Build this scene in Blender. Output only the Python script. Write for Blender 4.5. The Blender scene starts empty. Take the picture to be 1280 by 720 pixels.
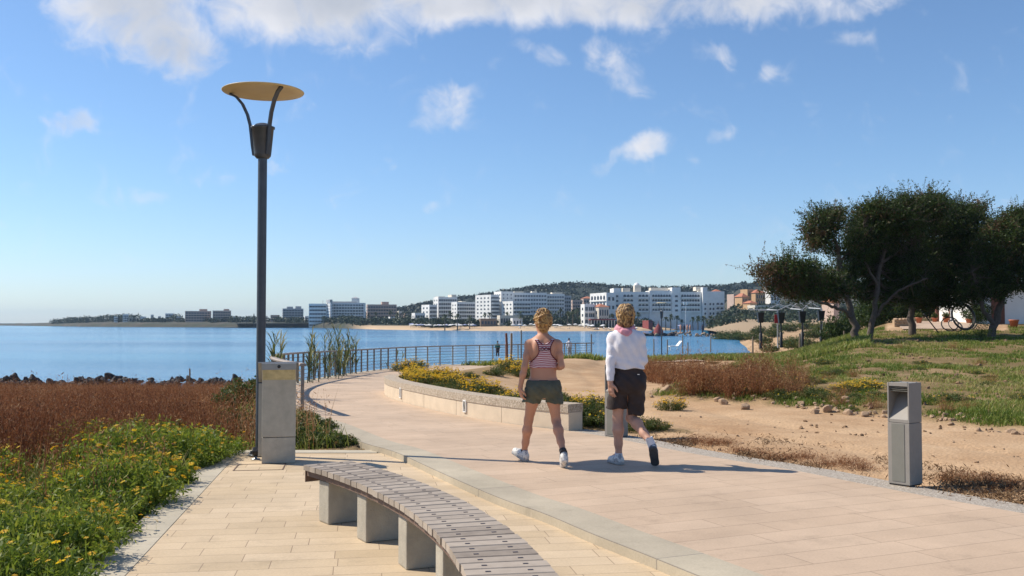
import bpy, bmesh, math, random
import numpy as np
from mathutils import Vector, Matrix

# ---------------------------------------------------------------- camera, sky, sun, exposure
SC = bpy.context.scene
COL = SC.collection
R = math.radians
F = 1240.0
PITCH = math.atan(43.0 / F)
CAM_Z = 1.55
SEA_Z = -3.5

cam_d = bpy.data.cameras.new('camera')
cam_d.sensor_width = 36.0
cam_d.lens = F / 1280.0 * 36.0
cam_d.clip_start = 0.05
cam_d.clip_end = 40000
cam = bpy.data.objects.new('camera', cam_d)
COL.objects.link(cam)
cam.location = (0, 0, CAM_Z)
cam.rotation_euler = (R(90) + PITCH, 0, 0)
SC.camera = cam

SUN_AZ = math.atan2(-4.07, 1.32)      # from +Y towards +X
SUN_EL = R(45)
SUN_V = Vector((math.sin(SUN_AZ) * math.cos(SUN_EL), math.cos(SUN_AZ) * math.cos(SUN_EL), math.sin(SUN_EL)))

SC.view_settings.view_transform = 'Standard'
SC.view_settings.look = 'None'
SC.view_settings.exposure = 0.36
SC.view_settings.gamma = 1.0
SC.view_settings.use_curve_mapping = False
SC.render.engine = 'CYCLES'
SC.cycles.use_denoising = True
SC.cycles.max_bounces = 6
SC.cycles.diffuse_bounces = 3
SC.cycles.glossy_bounces = 3
SC.cycles.transmission_bounces = 4
SC.cycles.volume_bounces = 0
SC.cycles.transparent_max_bounces = 6
SC.cycles.sample_clamp_indirect = 6.0

world = bpy.data.worlds.new("World")
SC.world = world
world.use_nodes = True


def ray(px, py):
    a = (px - 640.0) / F
    b = (360.0 - py) / F
    return Vector((a, math.cos(PITCH) - b * math.sin(PITCH), math.sin(PITCH) + b * math.cos(PITCH)))


def G(px, py, z=0.0):
    d = ray(px, py)
    t = (z - CAM_Z) / d.z
    return Vector((d.x * t, d.y * t, z))


def P(px, py, Y):
    d = ray(px, py)
    t = Y / d.y
    return Vector((d.x * t, Y, CAM_Z + d.z * t))


def build_world():
    nt = world.node_tree
    N, L = nt.nodes, nt.links
    N.clear()
    out = N.new('ShaderNodeOutputWorld')
    sky = N.new('ShaderNodeTexSky')
    sky.sky_type = 'NISHITA'
    sky.sun_disc = False
    sky.sun_elevation = SUN_EL
    sky.sun_rotation = SUN_AZ
    sky.altitude = 0
    sky.air_density = 1.0
    sky.dust_density = 0.2
    sky.ozone_density = 1.6
    bg = N.new('ShaderNodeBackground')
    bg.inputs['Strength'].default_value = 0.097
    hs = N.new('ShaderNodeHueSaturation')
    hs.inputs['Saturation'].default_value = 1.06
    L.new(sky.outputs[0], hs.inputs['Color'])
    tn = N.new('ShaderNodeVectorMath'); tn.operation = 'MULTIPLY'; tn.inputs[1].default_value = (.92, 1.0, 1.10)
    L.new(hs.outputs[0], tn.inputs[0])
    # clearer blue air low down
    tc0 = N.new('ShaderNodeTexCoord'); sp0 = N.new('ShaderNodeSeparateXYZ'); L.new(tc0.outputs['Generated'], sp0.inputs[0])
    lo = N.new('ShaderNodeValToRGB')
    lo.color_ramp.elements[0].position = 0.0; lo.color_ramp.elements[0].color = (.83, .90, 1.10, 1)
    lo.color_ramp.elements[1].position = .42; lo.color_ramp.elements[1].color = (1, 1, 1, 1)
    lo.color_ramp.elements.new(.16).color = (.89, .96, 1.05, 1)
    L.new(sp0.outputs['Z'], lo.inputs[0])
    tm = N.new('ShaderNodeVectorMath'); tm.operation = 'MULTIPLY'
    L.new(tn.outputs[0], tm.inputs[0]); L.new(lo.outputs[0], tm.inputs[1])
    L.new(tm.outputs[0], bg.inputs[0])
    # clouds: soft lobes on the plane of directions in front, broken up by noise
    tc = N.new('ShaderNodeTexCoord')
    sep = N.new('ShaderNodeSeparateXYZ')
    L.new(tc.outputs['Generated'], sep.inputs[0])
    ym = N.new('ShaderNodeMath'); ym.operation = 'MAXIMUM'; ym.inputs[1].default_value = 0.05
    L.new(sep.outputs['Y'], ym.inputs[0])
    du = N.new('ShaderNodeMath'); du.operation = 'DIVIDE'
    dv = N.new('ShaderNodeMath'); dv.operation = 'DIVIDE'
    L.new(sep.outputs['X'], du.inputs[0]); L.new(ym.outputs[0], du.inputs[1])
    L.new(sep.outputs['Z'], dv.inputs[0]); L.new(ym.outputs[0], dv.inputs[1])
    cb = N.new('ShaderNodeCombineXYZ')
    L.new(du.outputs[0], cb.inputs[0]); L.new(dv.outputs[0], cb.inputs[1])
    # warp
    nw = N.new('ShaderNodeTexNoise'); nw.inputs['Scale'].default_value = 9.0; nw.inputs['Detail'].default_value = 5.0
    nw.inputs['Roughness'].default_value = 0.6
    L.new(cb.outputs[0], nw.inputs['Vector'])
    sb = N.new('ShaderNodeVectorMath'); sb.operation = 'SUBTRACT'; sb.inputs[1].default_value = (0.5, 0.5, 0.5)
    L.new(nw.outputs['Color'], sb.inputs[0])
    scl = N.new('ShaderNodeVectorMath'); scl.operation = 'SCALE'; scl.inputs['Scale'].default_value = 0.085
    L.new(sb.outputs[0], scl.inputs[0])
    ad = N.new('ShaderNodeVectorMath'); ad.operation = 'ADD'
    L.new(cb.outputs[0], ad.inputs[0]); L.new(scl.outputs[0], ad.inputs[1])
    lobes = [  # px, py, half width, half height, tilt, strength
        (165, -8, 115, 92, 0, 1.0), (215, 45, 80, 46, -12, .8), (385, -12, 190, 76, -4, 1.0), (430, 38, 100, 40, -6, .7),
        (560, -16, 150, 58, 0, 1.0), (640, -20, 260, 62, 2, .95), (760, -8, 190, 48, 4, .85), (960, -4, 140, 44, 3, .78), (1075, 2, 100, 26, 18, .55),
        (82, 156, 38, 26, 12, .62), (553, 139, 52, 32, 14, .60), (800, 182, 52, 25, 22, .72), (752, 202, 38, 13, 28, .5),
        (775, 80, 62, 30, -28, .60), (738, 60, 28, 26, -40, .5), (188, 236, 42, 22, 8, .5), (266, 229, 36, 15, 6, .46), (910, 158, 28, 16, -10, .42),
        (1065, 57, 42, 18, 4, .42), (370, 142, 24, 20, 30, .42), (535, 265, 24, 14, 0, .42), (425, 304, 20, 9, 0, .38), (680, 62, 44, 17, 0, .46),
        (865, 188, 24, 16, -20, .4), (465, 218, 26, 14, 20, .38), (950, 97, 20, 20, 60, .38), (893, 60, 40, 13, -30, .4), (345, 222, 28, 10, 0, .34), (1230, 262, 70, 14, 0, .34)]
    acc = None
    for (px, py, hw, hh, tilt, st) in lobes:
        d = ray(px, py)
        mp = N.new('ShaderNodeMapping'); mp.vector_type = 'TEXTURE'
        mp.inputs['Location'].default_value = (d.x / d.y, d.z / d.y, 0)
        mp.inputs['Rotation'].default_value = (0, 0, R(tilt))
        mp.inputs['Scale'].default_value = (hw / F, hh / F, 1)
        L.new(ad.outputs[0], mp.inputs['Vector'])
        # flatten z
        fl = N.new('ShaderNodeVectorMath'); fl.operation = 'MULTIPLY'; fl.inputs[1].default_value = (1, 1, 0)
        L.new(mp.outputs[0], fl.inputs[0])
        ln = N.new('ShaderNodeVectorMath'); ln.operation = 'LENGTH'
        L.new(fl.outputs[0], ln.inputs[0])
        mr = N.new('ShaderNodeMapRange'); mr.interpolation_type = 'SMOOTHSTEP'
        mr.inputs['From Min'].default_value = 0.15; mr.inputs['From Max'].default_value = 1.35
        mr.inputs['To Min'].default_value = st * (1.0 if st > .7 else .9); mr.inputs['To Max'].default_value = 0.0
        L.new(ln.outputs['Value'], mr.inputs['Value'])
        if acc is None:
            acc = mr.outputs[0]
        else:
            mx = N.new('ShaderNodeMath'); mx.operation = 'SMOOTH_MAX'; mx.inputs[2].default_value = 0.12
            L.new(acc, mx.inputs[0]); L.new(mr.outputs[0], mx.inputs[1]); acc = mx.outputs[0]
    nf = N.new('ShaderNodeTexNoise'); nf.inputs['Scale'].default_value = 26.0; nf.inputs['Detail'].default_value = 9.0
    nf.inputs['Roughness'].default_value = 0.58; nf.inputs['Distortion'].default_value = 0.6
    L.new(cb.outputs[0], nf.inputs['Vector'])
    s1 = N.new('ShaderNodeMath'); s1.operation = 'MULTIPLY_ADD'; s1.inputs[1].default_value = 1.25; s1.inputs[2].default_value = -0.625
    L.new(nf.outputs['Fac'], s1.inputs[0])
    s2 = N.new('ShaderNodeMath'); s2.operation = 'ADD'
    L.new(acc, s2.inputs[0]); L.new(s1.outputs[0], s2.inputs[1])
    den = N.new('ShaderNodeMapRange'); den.interpolation_type = 'SMOOTHSTEP'
    den.inputs['From Min'].default_value = 0.15; den.inputs['From Max'].default_value = .98
    den.inputs['To Min'].default_value = 0.0; den.inputs['To Max'].default_value = 0.93
    L.new(s2.outputs[0], den.inputs['Value'])
    fr = N.new('ShaderNodeMath'); fr.operation = 'GREATER_THAN'; fr.inputs[1].default_value = 0.1
    L.new(sep.outputs['Y'], fr.inputs[0])
    dm = N.new('ShaderNodeMath'); dm.operation = 'MULTIPLY'
    L.new(den.outputs[0], dm.inputs[0]); L.new(fr.outputs[0], dm.inputs[1])
    # thick middle of a cloud is greyer
    cr = N.new('ShaderNodeValToRGB')
    cr.color_ramp.elements[0].position = 0.5; cr.color_ramp.elements[0].color = (0.93, 0.93, 0.97, 1)
    cr.color_ramp.elements[1].position = 1.25 / 1.3; cr.color_ramp.elements[1].color = (0.56, 0.60, 0.68, 1)
    s3 = N.new('ShaderNodeMath'); s3.operation = 'MULTIPLY_ADD'; s3.inputs[1].default_value = 0.62
    nb = N.new('ShaderNodeTexNoise'); nb.inputs['Scale'].default_value = 7.0; nb.inputs['Detail'].default_value = 4.0
    L.new(cb.outputs[0], nb.inputs['Vector'])
    L.new(acc, s3.inputs[0])
    s4 = N.new('ShaderNodeMath'); s4.operation = 'MULTIPLY_ADD'; s4.inputs[1].default_value = 1.1; s4.inputs[2].default_value = -0.33
    L.new(nb.outputs['Fac'], s4.inputs[0]); L.new(s4.outputs[0], s3.inputs[2])
    L.new(s3.outputs[0], cr.inputs[0])
    bc = N.new('ShaderNodeBackground'); bc.inputs['Strength'].default_value = 0.74
    L.new(cr.outputs[0], bc.inputs[0])
    mixs = N.new('ShaderNodeMixShader')
    L.new(dm.outputs[0], mixs.inputs[0]); L.new(bg.outputs[0], mixs.inputs[1]); L.new(bc.outputs[0], mixs.inputs[2])
    L.new(mixs.outputs[0], out.inputs[0])


build_world()

sun_d = bpy.data.lights.new('sun', 'SUN')
sun_d.energy = 4.7
sun_d.angle = R(0.53)
sun_d.color = (1.0, 0.91, 0.77)
sun = bpy.data.objects.new('sun', sun_d)
COL.objects.link(sun)
sun.rotation_euler = (-SUN_V).to_track_quat('-Z', 'Y').to_euler()
sun.location = SUN_V * 50

# ---------------------------------------------------------------- helpers
RNG = np.random.default_rng(7)
random.seed(5)


def tag(o, label=None, cat=None, group=None, kind=None):
    if label: o['label'] = label
    if cat: o['category'] = cat
    if group: o['group'] = group
    if kind: o['kind'] = kind
    return o


def empty(name, loc=(0, 0, 0), rz=0.0, label=None, cat=None, group=None):
    o = bpy.data.objects.new(name, None)
    COL.objects.link(o)
    o.location = loc
    o.rotation_euler = (0, 0, rz)
    o.empty_display_size = 0.1
    return tag(o, label, cat, group)


def link(name, me, parent=None):
    o = bpy.data.objects.new(name, me)
    COL.objects.link(o)
    if parent is not None:
        o.parent = parent
    return o


def copy_tree(o, parent=None):
    c = o.copy()
    COL.objects.link(c)
    c.parent = parent
    for ch in list(o.children):
        copy_tree(ch, c)
    return c


class MB:
    """collects polygons; build() links them as ONE mesh object"""
    def __init__(s):
        s.v = []; s.f = []; s.m = []; s.sm = []

    def add(s, vs, fs, mi=0, smooth=False):
        b = len(s.v)
        s.v += [tuple(v) for v in vs]
        for f in fs:
            s.f.append(tuple(i + b for i in f)); s.m.append(mi); s.sm.append(smooth)

    def box(s, lo, hi, M=None, mi=0):
        x0, y0, z0 = lo; x1, y1, z1 = hi
        vs = [Vector(c) for c in ((x0, y0, z0), (x1, y0, z0), (x1, y1, z0), (x0, y1, z0), (x0, y0, z1), (x1, y0, z1), (x1, y1, z1), (x0, y1, z1))]
        if M is not None: vs = [M @ v for v in vs]
        s.add(vs, [(0, 3, 2, 1), (4, 5, 6, 7), (0, 1, 5, 4), (1, 2, 6, 5), (2, 3, 7, 6), (3, 0, 4, 7)], mi)

    def tube(s, pts, rad, n=8, mi=0, cap=True, smooth=True):
        pts = [Vector(p) for p in pts]
        if not hasattr(rad, '__len__'): rad = [rad] * len(pts)
        rings = []
        up = Vector((0, 0, 1))
        prev = None
        for i, p in enumerate(pts):
            t = (pts[min(i + 1, len(pts) - 1)] - pts[max(i - 1, 0)])
            if t.length < 1e-9: t = Vector((0, 0, 1))
            t.normalize()
            if prev is None:
                a = t.cross(up)
                if a.length < 1e-3: a = t.cross(Vector((1, 0, 0)))
            else:
                a = prev - t * prev.dot(t)
                if a.length < 1e-4: a = t.cross(up)
            a.normalize(); b = t.cross(a); prev = a
            rings.append([p + (a * math.cos(k * 2 * math.pi / n) + b * math.sin(k * 2 * math.pi / n)) * rad[i] for k in range(n)])
        vs = [v for r_ in rings for v in r_]
        fs = []
        for i in range(len(pts) - 1):
            for k in range(n):
                k2 = (k + 1) % n
                fs.append((i * n + k, i * n + k2, (i + 1) * n + k2, (i + 1) * n + k))
        s.add(vs, fs, mi, smooth)
        if cap:
            s.add(rings[0], [tuple(range(n))[::-1]], mi); s.add(rings[-1], [tuple(range(n))], mi)

    def lathe(s, prof, n=24, M=None, mi=0, smooth=True):
        vs = []
        for (r_, z) in prof:
            for k in range(n):
                a = 2 * math.pi * k / n
                v = Vector((r_ * math.cos(a), r_ * math.sin(a), z))
                vs.append(M @ v if M is not None else v)
        fs = []
        for i in range(len(prof) - 1):
            for k in range(n):
                k2 = (k + 1) % n
                fs.append((i * n + k, i * n + k2, (i + 1) * n + k2, (i + 1) * n + k))
        s.add(vs, fs, mi, smooth)

    def prism(s, poly, z0, z1, M=None, mi=0):
        n = len(poly)
        vs = [Vector((x, y, z0)) for x, y in poly] + [Vector((x, y, z1)) for x, y in poly]
        if M is not None: vs = [M @ v for v in vs]
        fs = [tuple(range(n))[::-1], tuple(range(n, 2 * n))] + [(k, (k + 1) % n, n + (k + 1) % n, n + k) for k in range(n)]
        s.add(vs, fs, mi)

    def mesh(s, name, mats, bevel=0.0):
        me = bpy.data.meshes.new(name)
        me.from_pydata(s.v, [], s.f)
        for m in (mats if isinstance(mats, (list, tuple)) else [mats]):
            me.materials.append(m)
        if me.polygons:
            me.polygons.foreach_set('material_index', s.m)
            me.polygons.foreach_set('use_smooth', s.sm)
        if bevel > 0:
            bm = bmesh.new(); bm.from_mesh(me)
            bmesh.ops.remove_doubles(bm, verts=bm.verts, dist=1e-5)
            es = [e for e in bm.edges if len(e.link_faces) == 2 and e.calc_face_angle(0) > 0.6]
            bmesh.ops.bevel(bm, geom=es, offset=bevel, segments=2, affect='EDGES', profile=0.6, clamp_overlap=True)
            bm.to_mesh(me); bm.free()
        me.update()
        return me

    def build(s, name, mats, parent=None, bevel=0.0):
        return link(name, s.mesh(name, mats, bevel), parent)


def mesh_np(name, V, T, mats, tint=None, mi=None, smooth=False, uv=None):
    """triangles or quads from numpy arrays, with an optional per-vertex 'tint'"""
    me = bpy.data.meshes.new(name)
    V = np.asarray(V, np.float32); T = np.asarray(T, np.int32)
    k = T.shape[1]
    me.vertices.add(len(V)); me.vertices.foreach_set('co', V.ravel())
    me.loops.add(T.size); me.loops.foreach_set('vertex_index', T.ravel())
    me.polygons.add(len(T))
    me.polygons.foreach_set('loop_start', np.arange(0, T.size, k, dtype=np.int32))
    me.polygons.foreach_set('loop_total', np.full(len(T), k, np.int32))
    for m in (mats if isinstance(mats, (list, tuple)) else [mats]): me.materials.append(m)
    if mi is not None: me.polygons.foreach_set('material_index', np.asarray(mi, np.int32))
    me.polygons.foreach_set('use_smooth', np.full(len(T), smooth, bool))
    if tint is not None:
        a = me.attributes.new('tint', 'FLOAT', 'POINT'); a.data.foreach_set('value', np.asarray(tint, np.float32))
    if uv is not None:
        u = me.uv_layers.new(name='UVMap'); u.data.foreach_set('uv', np.asarray(uv, np.float32)[T.ravel()].ravel())
    me.update(); me.validate()
    return me


def sst(a, b, x):
    t = np.clip((np.asarray(x, float) - a) / (b - a), 0, 1)
    return t * t * (3 - 2 * t)


def _hash(i, j, seed):
    h = np.sin(i * 127.1 + j * 311.7 + seed * 74.7) * 43758.5453
    return h - np.floor(h)


def vnoise(x, y, seed=0):
    x = np.asarray(x, float); y = np.asarray(y, float)
    i, j = np.floor(x), np.floor(y)
    fx, fy = x - i, y - j
    fx = fx * fx * (3 - 2 * fx); fy = fy * fy * (3 - 2 * fy)
    return ((_hash(i, j, seed) * (1 - fx) + _hash(i + 1, j, seed) * fx) * (1 - fy) + (_hash(i, j + 1, seed) * (1 - fx) + _hash(i + 1, j + 1, seed) * fx) * fy)


def fbm(x, y, seed=0, oct=4):
    s, a, t = 0, 1.0, 0
    for k in range(oct):
        s = s + a * vnoise(np.asarray(x) * 2 ** k, np.asarray(y) * 2 ** k, seed + k * 13); t += a; a *= .5
    return s / t


# ---------------------------------------------------------------- materials
def new_mat(name):
    m = bpy.data.materials.new(name)
    m.use_nodes = True
    return m, m.node_tree.nodes, m.node_tree.links, m.node_tree.nodes['Principled BSDF']


def col4(c): return (c[0], c[1], c[2], 1)


def mat_plain(name, c, rough=.6, metal=0.0, var=.12, scale=6.0, bump=0.0, bscale=60.0, spec=.5, c2=None, lohi=(.3, .7)):
    """surface with soft tone variation and optional fine relief, in object space"""
    m, N, L, B = new_mat(name)
    tc = N.new('ShaderNodeTexCoord')
    nz = N.new('ShaderNodeTexNoise'); nz.inputs['Scale'].default_value = scale; nz.inputs['Detail'].default_value = 6
    nz.inputs['Roughness'].default_value = .62
    L.new(tc.outputs['Object'], nz.inputs['Vector'])
    cr = N.new('ShaderNodeValToRGB')
    cr.color_ramp.elements[0].position = lohi[0]; cr.color_ramp.elements[1].position = lohi[1]
    lo = c2 if c2 is not None else tuple(x * (1 - var) for x in c)
    hi = c if c2 is not None else tuple(min(1, x * (1 + var)) for x in c)
    cr.color_ramp.elements[0].color = col4(lo); cr.color_ramp.elements[1].color = col4(hi)
    L.new(nz.outputs['Fac'], cr.inputs[0]); L.new(cr.outputs[0], B.inputs['Base Color'])
    B.inputs['Roughness'].default_value = rough; B.inputs['Metallic'].default_value = metal
    B.inputs['Specular IOR Level'].default_value = spec
    if bump > 0:
        n2 = N.new('ShaderNodeTexNoise'); n2.inputs['Scale'].default_value = bscale; n2.inputs['Detail'].default_value = 4
        L.new(tc.outputs['Object'], n2.inputs['Vector'])
        bp = N.new('ShaderNodeBump'); bp.inputs['Strength'].default_value = bump; bp.inputs['Distance'].default_value = .01
        L.new(n2.outputs['Fac'], bp.inputs['Height']); L.new(bp.outputs[0], B.inputs['Normal'])
    return m


def mat_leaf(name, stops, rough=.55, trans=.35, spec=.3):
    """foliage: colour from the per-leaf 'tint' value, some light passing through"""
    m, N, L, B = new_mat(name)
    at = N.new('ShaderNodeAttribute'); at.attribute_name = 'tint'
    cr = N.new('ShaderNodeValToRGB')
    els = cr.color_ramp.elements
    while len(els) < len(stops): els.new(.5)
    for e, (p, c) in zip(els, stops): e.position = p; e.color = col4(c)
    L.new(at.outputs['Fac'], cr.inputs[0])
    L.new(cr.outputs[0], B.inputs['Base Color'])
    B.inputs['Roughness'].default_value = rough; B.inputs['Specular IOR Level'].default_value = spec
    if trans > 0:
        tr = N.new('ShaderNodeBsdfTranslucent')
        hs = N.new('ShaderNodeHueSaturation'); hs.inputs['Value'].default_value = 1.25; hs.inputs['Hue'].default_value = .49
        L.new(cr.outputs[0], hs.inputs['Color']); L.new(hs.outputs[0], tr.inputs[0])
        mx = N.new('ShaderNodeMixShader'); mx.inputs[0].default_value = trans
        L.new(B.outputs[0], mx.inputs[1]); L.new(tr.outputs[0], mx.inputs[2])
        L.new(mx.outputs[0], N['Material Output'].inputs[0])
    return m


def mat_paving(name, c1, c2, mortar, bw, rh, msize, off=.5, bump=.25, rough=.75, blotch=.16):
    """coursed stone slabs laid in UV metres"""
    m, N, L, B = new_mat(name)
    uv = N.new('ShaderNodeUVMap')
    # wobble the courses a little
    br = N.new('ShaderNodeTexBrick')
    br.offset = off; br.offset_frequency = 2; br.squash = 0.72; br.squash_frequency = 3
    br.inputs['Color1'].default_value = col4(c1); br.inputs['Color2'].default_value = col4(c2)
    br.inputs['Mortar'].default_value = col4(mortar)
    br.inputs['Scale'].default_value = 1.0; br.inputs['Mortar Size'].default_value = msize
    br.inputs['Mortar Smooth'].default_value = .35
    br.inputs['Brick Width'].default_value = bw; br.inputs['Row Height'].default_value = rh
    L.new(uv.outputs[0], br.inputs['Vector'])
    tc = N.new('ShaderNodeTexCoord')
    n1 = N.new('ShaderNodeTexNoise'); n1.inputs['Scale'].default_value = .9; n1.inputs['Detail'].default_value = 7; n1.inputs['Roughness'].default_value = .65
    L.new(tc.outputs['Object'], n1.inputs['Vector'])
    n2 = N.new('ShaderNodeTexNoise'); n2.inputs['Scale'].default_value = 55; n2.inputs['Detail'].default_value = 3
    L.new(tc.outputs['Object'], n2.inputs['Vector'])
    mr = N.new('ShaderNodeMapRange'); mr.inputs['From Min'].default_value = .3; mr.inputs['From Max'].default_value = .7
    mr.inputs['To Min'].default_value = 1 - blotch; mr.inputs['To Max'].default_value = 1 + blotch * .6
    L.new(n1.outputs['Fac'], mr.inputs['Value'])
    mr2 = N.new('ShaderNodeMapRange'); mr2.inputs['From Min'].default_value = .3; mr2.inputs['From Max'].default_value = .7
    mr2.inputs['To Min'].default_value = .93; mr2.inputs['To Max'].default_value = 1.05
    L.new(n2.outputs['Fac'], mr2.inputs['Value'])
    n5 = N.new('ShaderNodeTexNoise'); n5.inputs['Scale'].default_value = 2.6; n5.inputs['Detail'].default_value = 9; n5.inputs['Roughness'].default_value = .72
    L.new(tc.outputs['Object'], n5.inputs['Vector'])
    m5 = N.new('ShaderNodeMapRange'); m5.inputs['From Min'].default_value = .54; m5.inputs['From Max'].default_value = .72
    m5.inputs['To Min'].default_value = 1.0; m5.inputs['To Max'].default_value = .80
    L.new(n5.outputs['Fac'], m5.inputs['Value'])
    m6 = N.new('ShaderNodeMath'); m6.operation = 'MULTIPLY'
    L.new(mr.outputs[0], m6.inputs[0]); L.new(m5.outputs[0], m6.inputs[1])
    mu = N.new('ShaderNodeMath'); mu.operation = 'MULTIPLY'
    L.new(m6.outputs[0], mu.inputs[0]); L.new(mr2.outputs[0], mu.inputs[1])
    vm = N.new('ShaderNodeVectorMath'); vm.operation = 'SCALE'
    L.new(br.outputs['Color'], vm.inputs[0]); L.new(mu.outputs[0], vm.inputs['Scale'])
    L.new(vm.outputs[0], B.inputs['Base Color'])
    B.inputs['Roughness'].default_value = rough; B.inputs['Specular IOR Level'].default_value = .3
    ma = N.new('ShaderNodeMath'); ma.operation = 'MULTIPLY_ADD'; ma.inputs[1].default_value = -1.0; ma.inputs[2].default_value = 1.0
    L.new(br.outputs['Fac'], ma.inputs[0])
    mb = N.new('ShaderNodeMath'); mb.operation = 'MULTIPLY_ADD'; mb.inputs[1].default_value = .25
    L.new(n2.outputs['Fac'], mb.inputs[0]); L.new(ma.outputs[0], mb.inputs[2])
    bp = N.new('ShaderNodeBump'); bp.inputs['Strength'].default_value = bump; bp.inputs['Distance'].default_value = .006
    L.new(mb.outputs[0], bp.inputs['Height']); L.new(bp.outputs[0], B.inputs['Normal'])
    return m


def mat_aggregate(name, cols, scale=70, rough=.8, bump=.5):
    m, N, L, B = new_mat(name)
    tc = N.new('ShaderNodeTexCoord')
    vo = N.new('ShaderNodeTexVoronoi'); vo.inputs['Scale'].default_value = scale
    L.new(tc.outputs['Object'], vo.inputs['Vector'])
    cr = N.new('ShaderNodeValToRGB'); els = cr.color_ramp.elements
    while len(els) < len(cols): els.new(.5)
    for i, (e, c) in enumerate(zip(els, cols)): e.position = i / (len(cols) - 1); e.color = col4(c)
    sp = N.new('ShaderNodeSeparateColor'); L.new(vo.outputs['Color'], sp.inputs[0])
    L.new(sp.outputs[0], cr.inputs[0]); L.new(cr.outputs[0], B.inputs['Base Color'])
    B.inputs['Roughness'].default_value = rough
    bp = N.new('ShaderNodeBump'); bp.inputs['Strength'].default_value = bump; bp.inputs['Distance'].default_value = .008; bp.invert = True
    L.new(vo.outputs['Distance'], bp.inputs['Height']); L.new(bp.outputs[0], B.inputs['Normal'])
    return m


M = {}
M['path'] = mat_paving('path_stone', (.525, .395, .285), (.485, .36, .256), (.33, .245, .175), 1.35, .30, .0052, bump=.2)
M['terrace'] = mat_paving('terrace_stone', (.58, .455, .31), (.50, .385, .25), (.30, .22, .15), .62, .225, .0038, bump=.3)
M['kerb'] = mat_paving('kerb_stone', (.46, .40, .30), (.41, .355, .27), (.27, .24, .20), .95, 3.0, .008, off=0, blotch=.2)
M['border'] = mat_paving('border_concrete', (.47, .42, .33), (.43, .385, .30), (.25, .22, .18), .9, 3.0, .008, off=0, blotch=.22)
M['aggregate'] = mat_aggregate('exposed_aggregate', [(.20, .17, .14), (.38, .33, .27), (.30, .25, .20), (.52, .47, .40), (.24, .20, .16)], 75)
M['coping'] = mat_aggregate('coping_aggregate', [(.22, .17, .12), (.42, .34, .25), (.34, .27, .20), (.55, .47, .37), (.30, .24, .17)], 60)
M['wall_block'] = mat_plain('cast_stone', (.60, .49, .36), .8, var=.10, scale=3.5, bump=.25, bscale=90)
M['concrete'] = mat_plain('concrete', (.37, .335, .27), .8, var=.16, scale=7, bump=.35, bscale=80)
M['plinth'] = mat_plain('plinth_concrete', (.47, .42, .335), .8, var=.14, scale=8, bump=.3, bscale=110)
M['plinth_stain'] = mat_plain('stained_concrete', (.50, .43, .25), .8, var=.2, scale=16, bump=.3, bscale=110)
M['steel'] = mat_plain('grey_steel', (.30, .30, .30), .42, .75, var=.08, scale=12)
M['slat'] = None
M['dark_steel'] = mat_plain('painted_dark_steel', (.075, .085, .10), .42, .35, var=.15, scale=9)
M['disc'] = mat_plain('cream_lamp_disc', (.62, .50, .28), .5, var=.06, scale=5)
M['rail'] = mat_plain('rail_steel', (.23, .205, .185), .5, .5, var=.15, scale=9)
M['rail_wood'] = mat_plain('handrail_timber', (.30, .25, .215), .7, var=.2, scale=14)
M['bollard'] = mat_plain('bollard_alloy', (.25, .23, .205), .6, .0, var=.06, scale=9, bump=.05, bscale=200)
M['bollard_panel'] = mat_plain('bollard_panel', (.18, .175, .15), .65, .0, var=.06, scale=9)
M['black'] = mat_plain('black_plastic', (.015, .015, .017), .5, var=.1)
M['rust'] = mat_plain('rusty_edge', (.15, .095, .07), .75, .1, var=.3, scale=12)
M['skin'] = mat_plain('skin_tan', (.52, .255, .16), .55, var=.07, scale=9, spec=.4)
M['skin_b'] = mat_plain('skin_pink', (.52, .285, .20), .55, var=.09, scale=11, spec=.4)
M['white_knit'] = mat_plain('white_knit', (.74, .72, .76), .9, var=.05, scale=10, bump=.3, bscale=40)
M['hair_light'] = mat_plain('hair_strand_light', (.58, .36, .13), .45, var=.2, scale=30)
M['hair_dark'] = mat_plain('hair_strand_dark', (.16, .08, .03), .45, var=.2, scale=30)
M['pink'] = mat_plain('pink_cotton', (.62, .28, .34), .9, var=.15, scale=14, bump=.4, bscale=40)
M['olive'] = mat_plain('olive_cotton', (.085, .09, .065), .9, var=.25, scale=9, bump=.5, bscale=30)
M['brown_cloth'] = mat_plain('dark_brown_cotton', (.040, .028, .026), .92, var=.25, scale=7, bump=.5, bscale=26)
M['shoe'] = mat_plain('shoe_white', (.66, .64, .60), .6, scale=26, c2=(.30, .30, .31), lohi=(.42, .50))
M['shoe_grey'] = mat_plain('shoe_grey', (.50, .50, .52), .6, scale=30, c2=(.10, .11, .13), lohi=(.45, .53))
M['sole'] = mat_plain('shoe_sole_dark', (.055, .06, .07), .7, var=.3, scale=30)
M['sole_grey'] = mat_plain('shoe_sole_grey', (.34, .33, .32), .7, var=.2, scale=30)
M['sock'] = mat_plain('sock_white', (.66, .66, .70), .95, var=.06, scale=20)
M['sock_dark'] = mat_plain('sock_dark', (.03, .03, .035), .95, var=.1)
M['hair'] = mat_plain('blond_hair', (.52, .30, .10), .5, scale=34, c2=(.17, .075, .025), bump=.9, bscale=60, lohi=(.38, .6))
M['hair_b'] = mat_plain('streaked_hair', (.46, .28, .12), .5, scale=26, c2=(.06, .03, .014), bump=.9, bscale=60, lohi=(.42, .6))
M['white_paint'] = mat_plain('white_paint', (.78, .77, .74), .6, var=.12, scale=.25)
M['cream_paint'] = mat_plain('cream_paint', (.66, .60, .50), .7, var=.06, scale=.3)
M['pink_paint'] = mat_plain('pink_render', (.50, .37, .30), .8, var=.08, scale=.3)
M['grey_paint'] = mat_plain('grey_render', (.40, .41, .42), .8, var=.08, scale=.3)
M['ochre'] = mat_plain('ochre_render', (.50, .31, .16), .8, var=.10, scale=.3)
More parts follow.
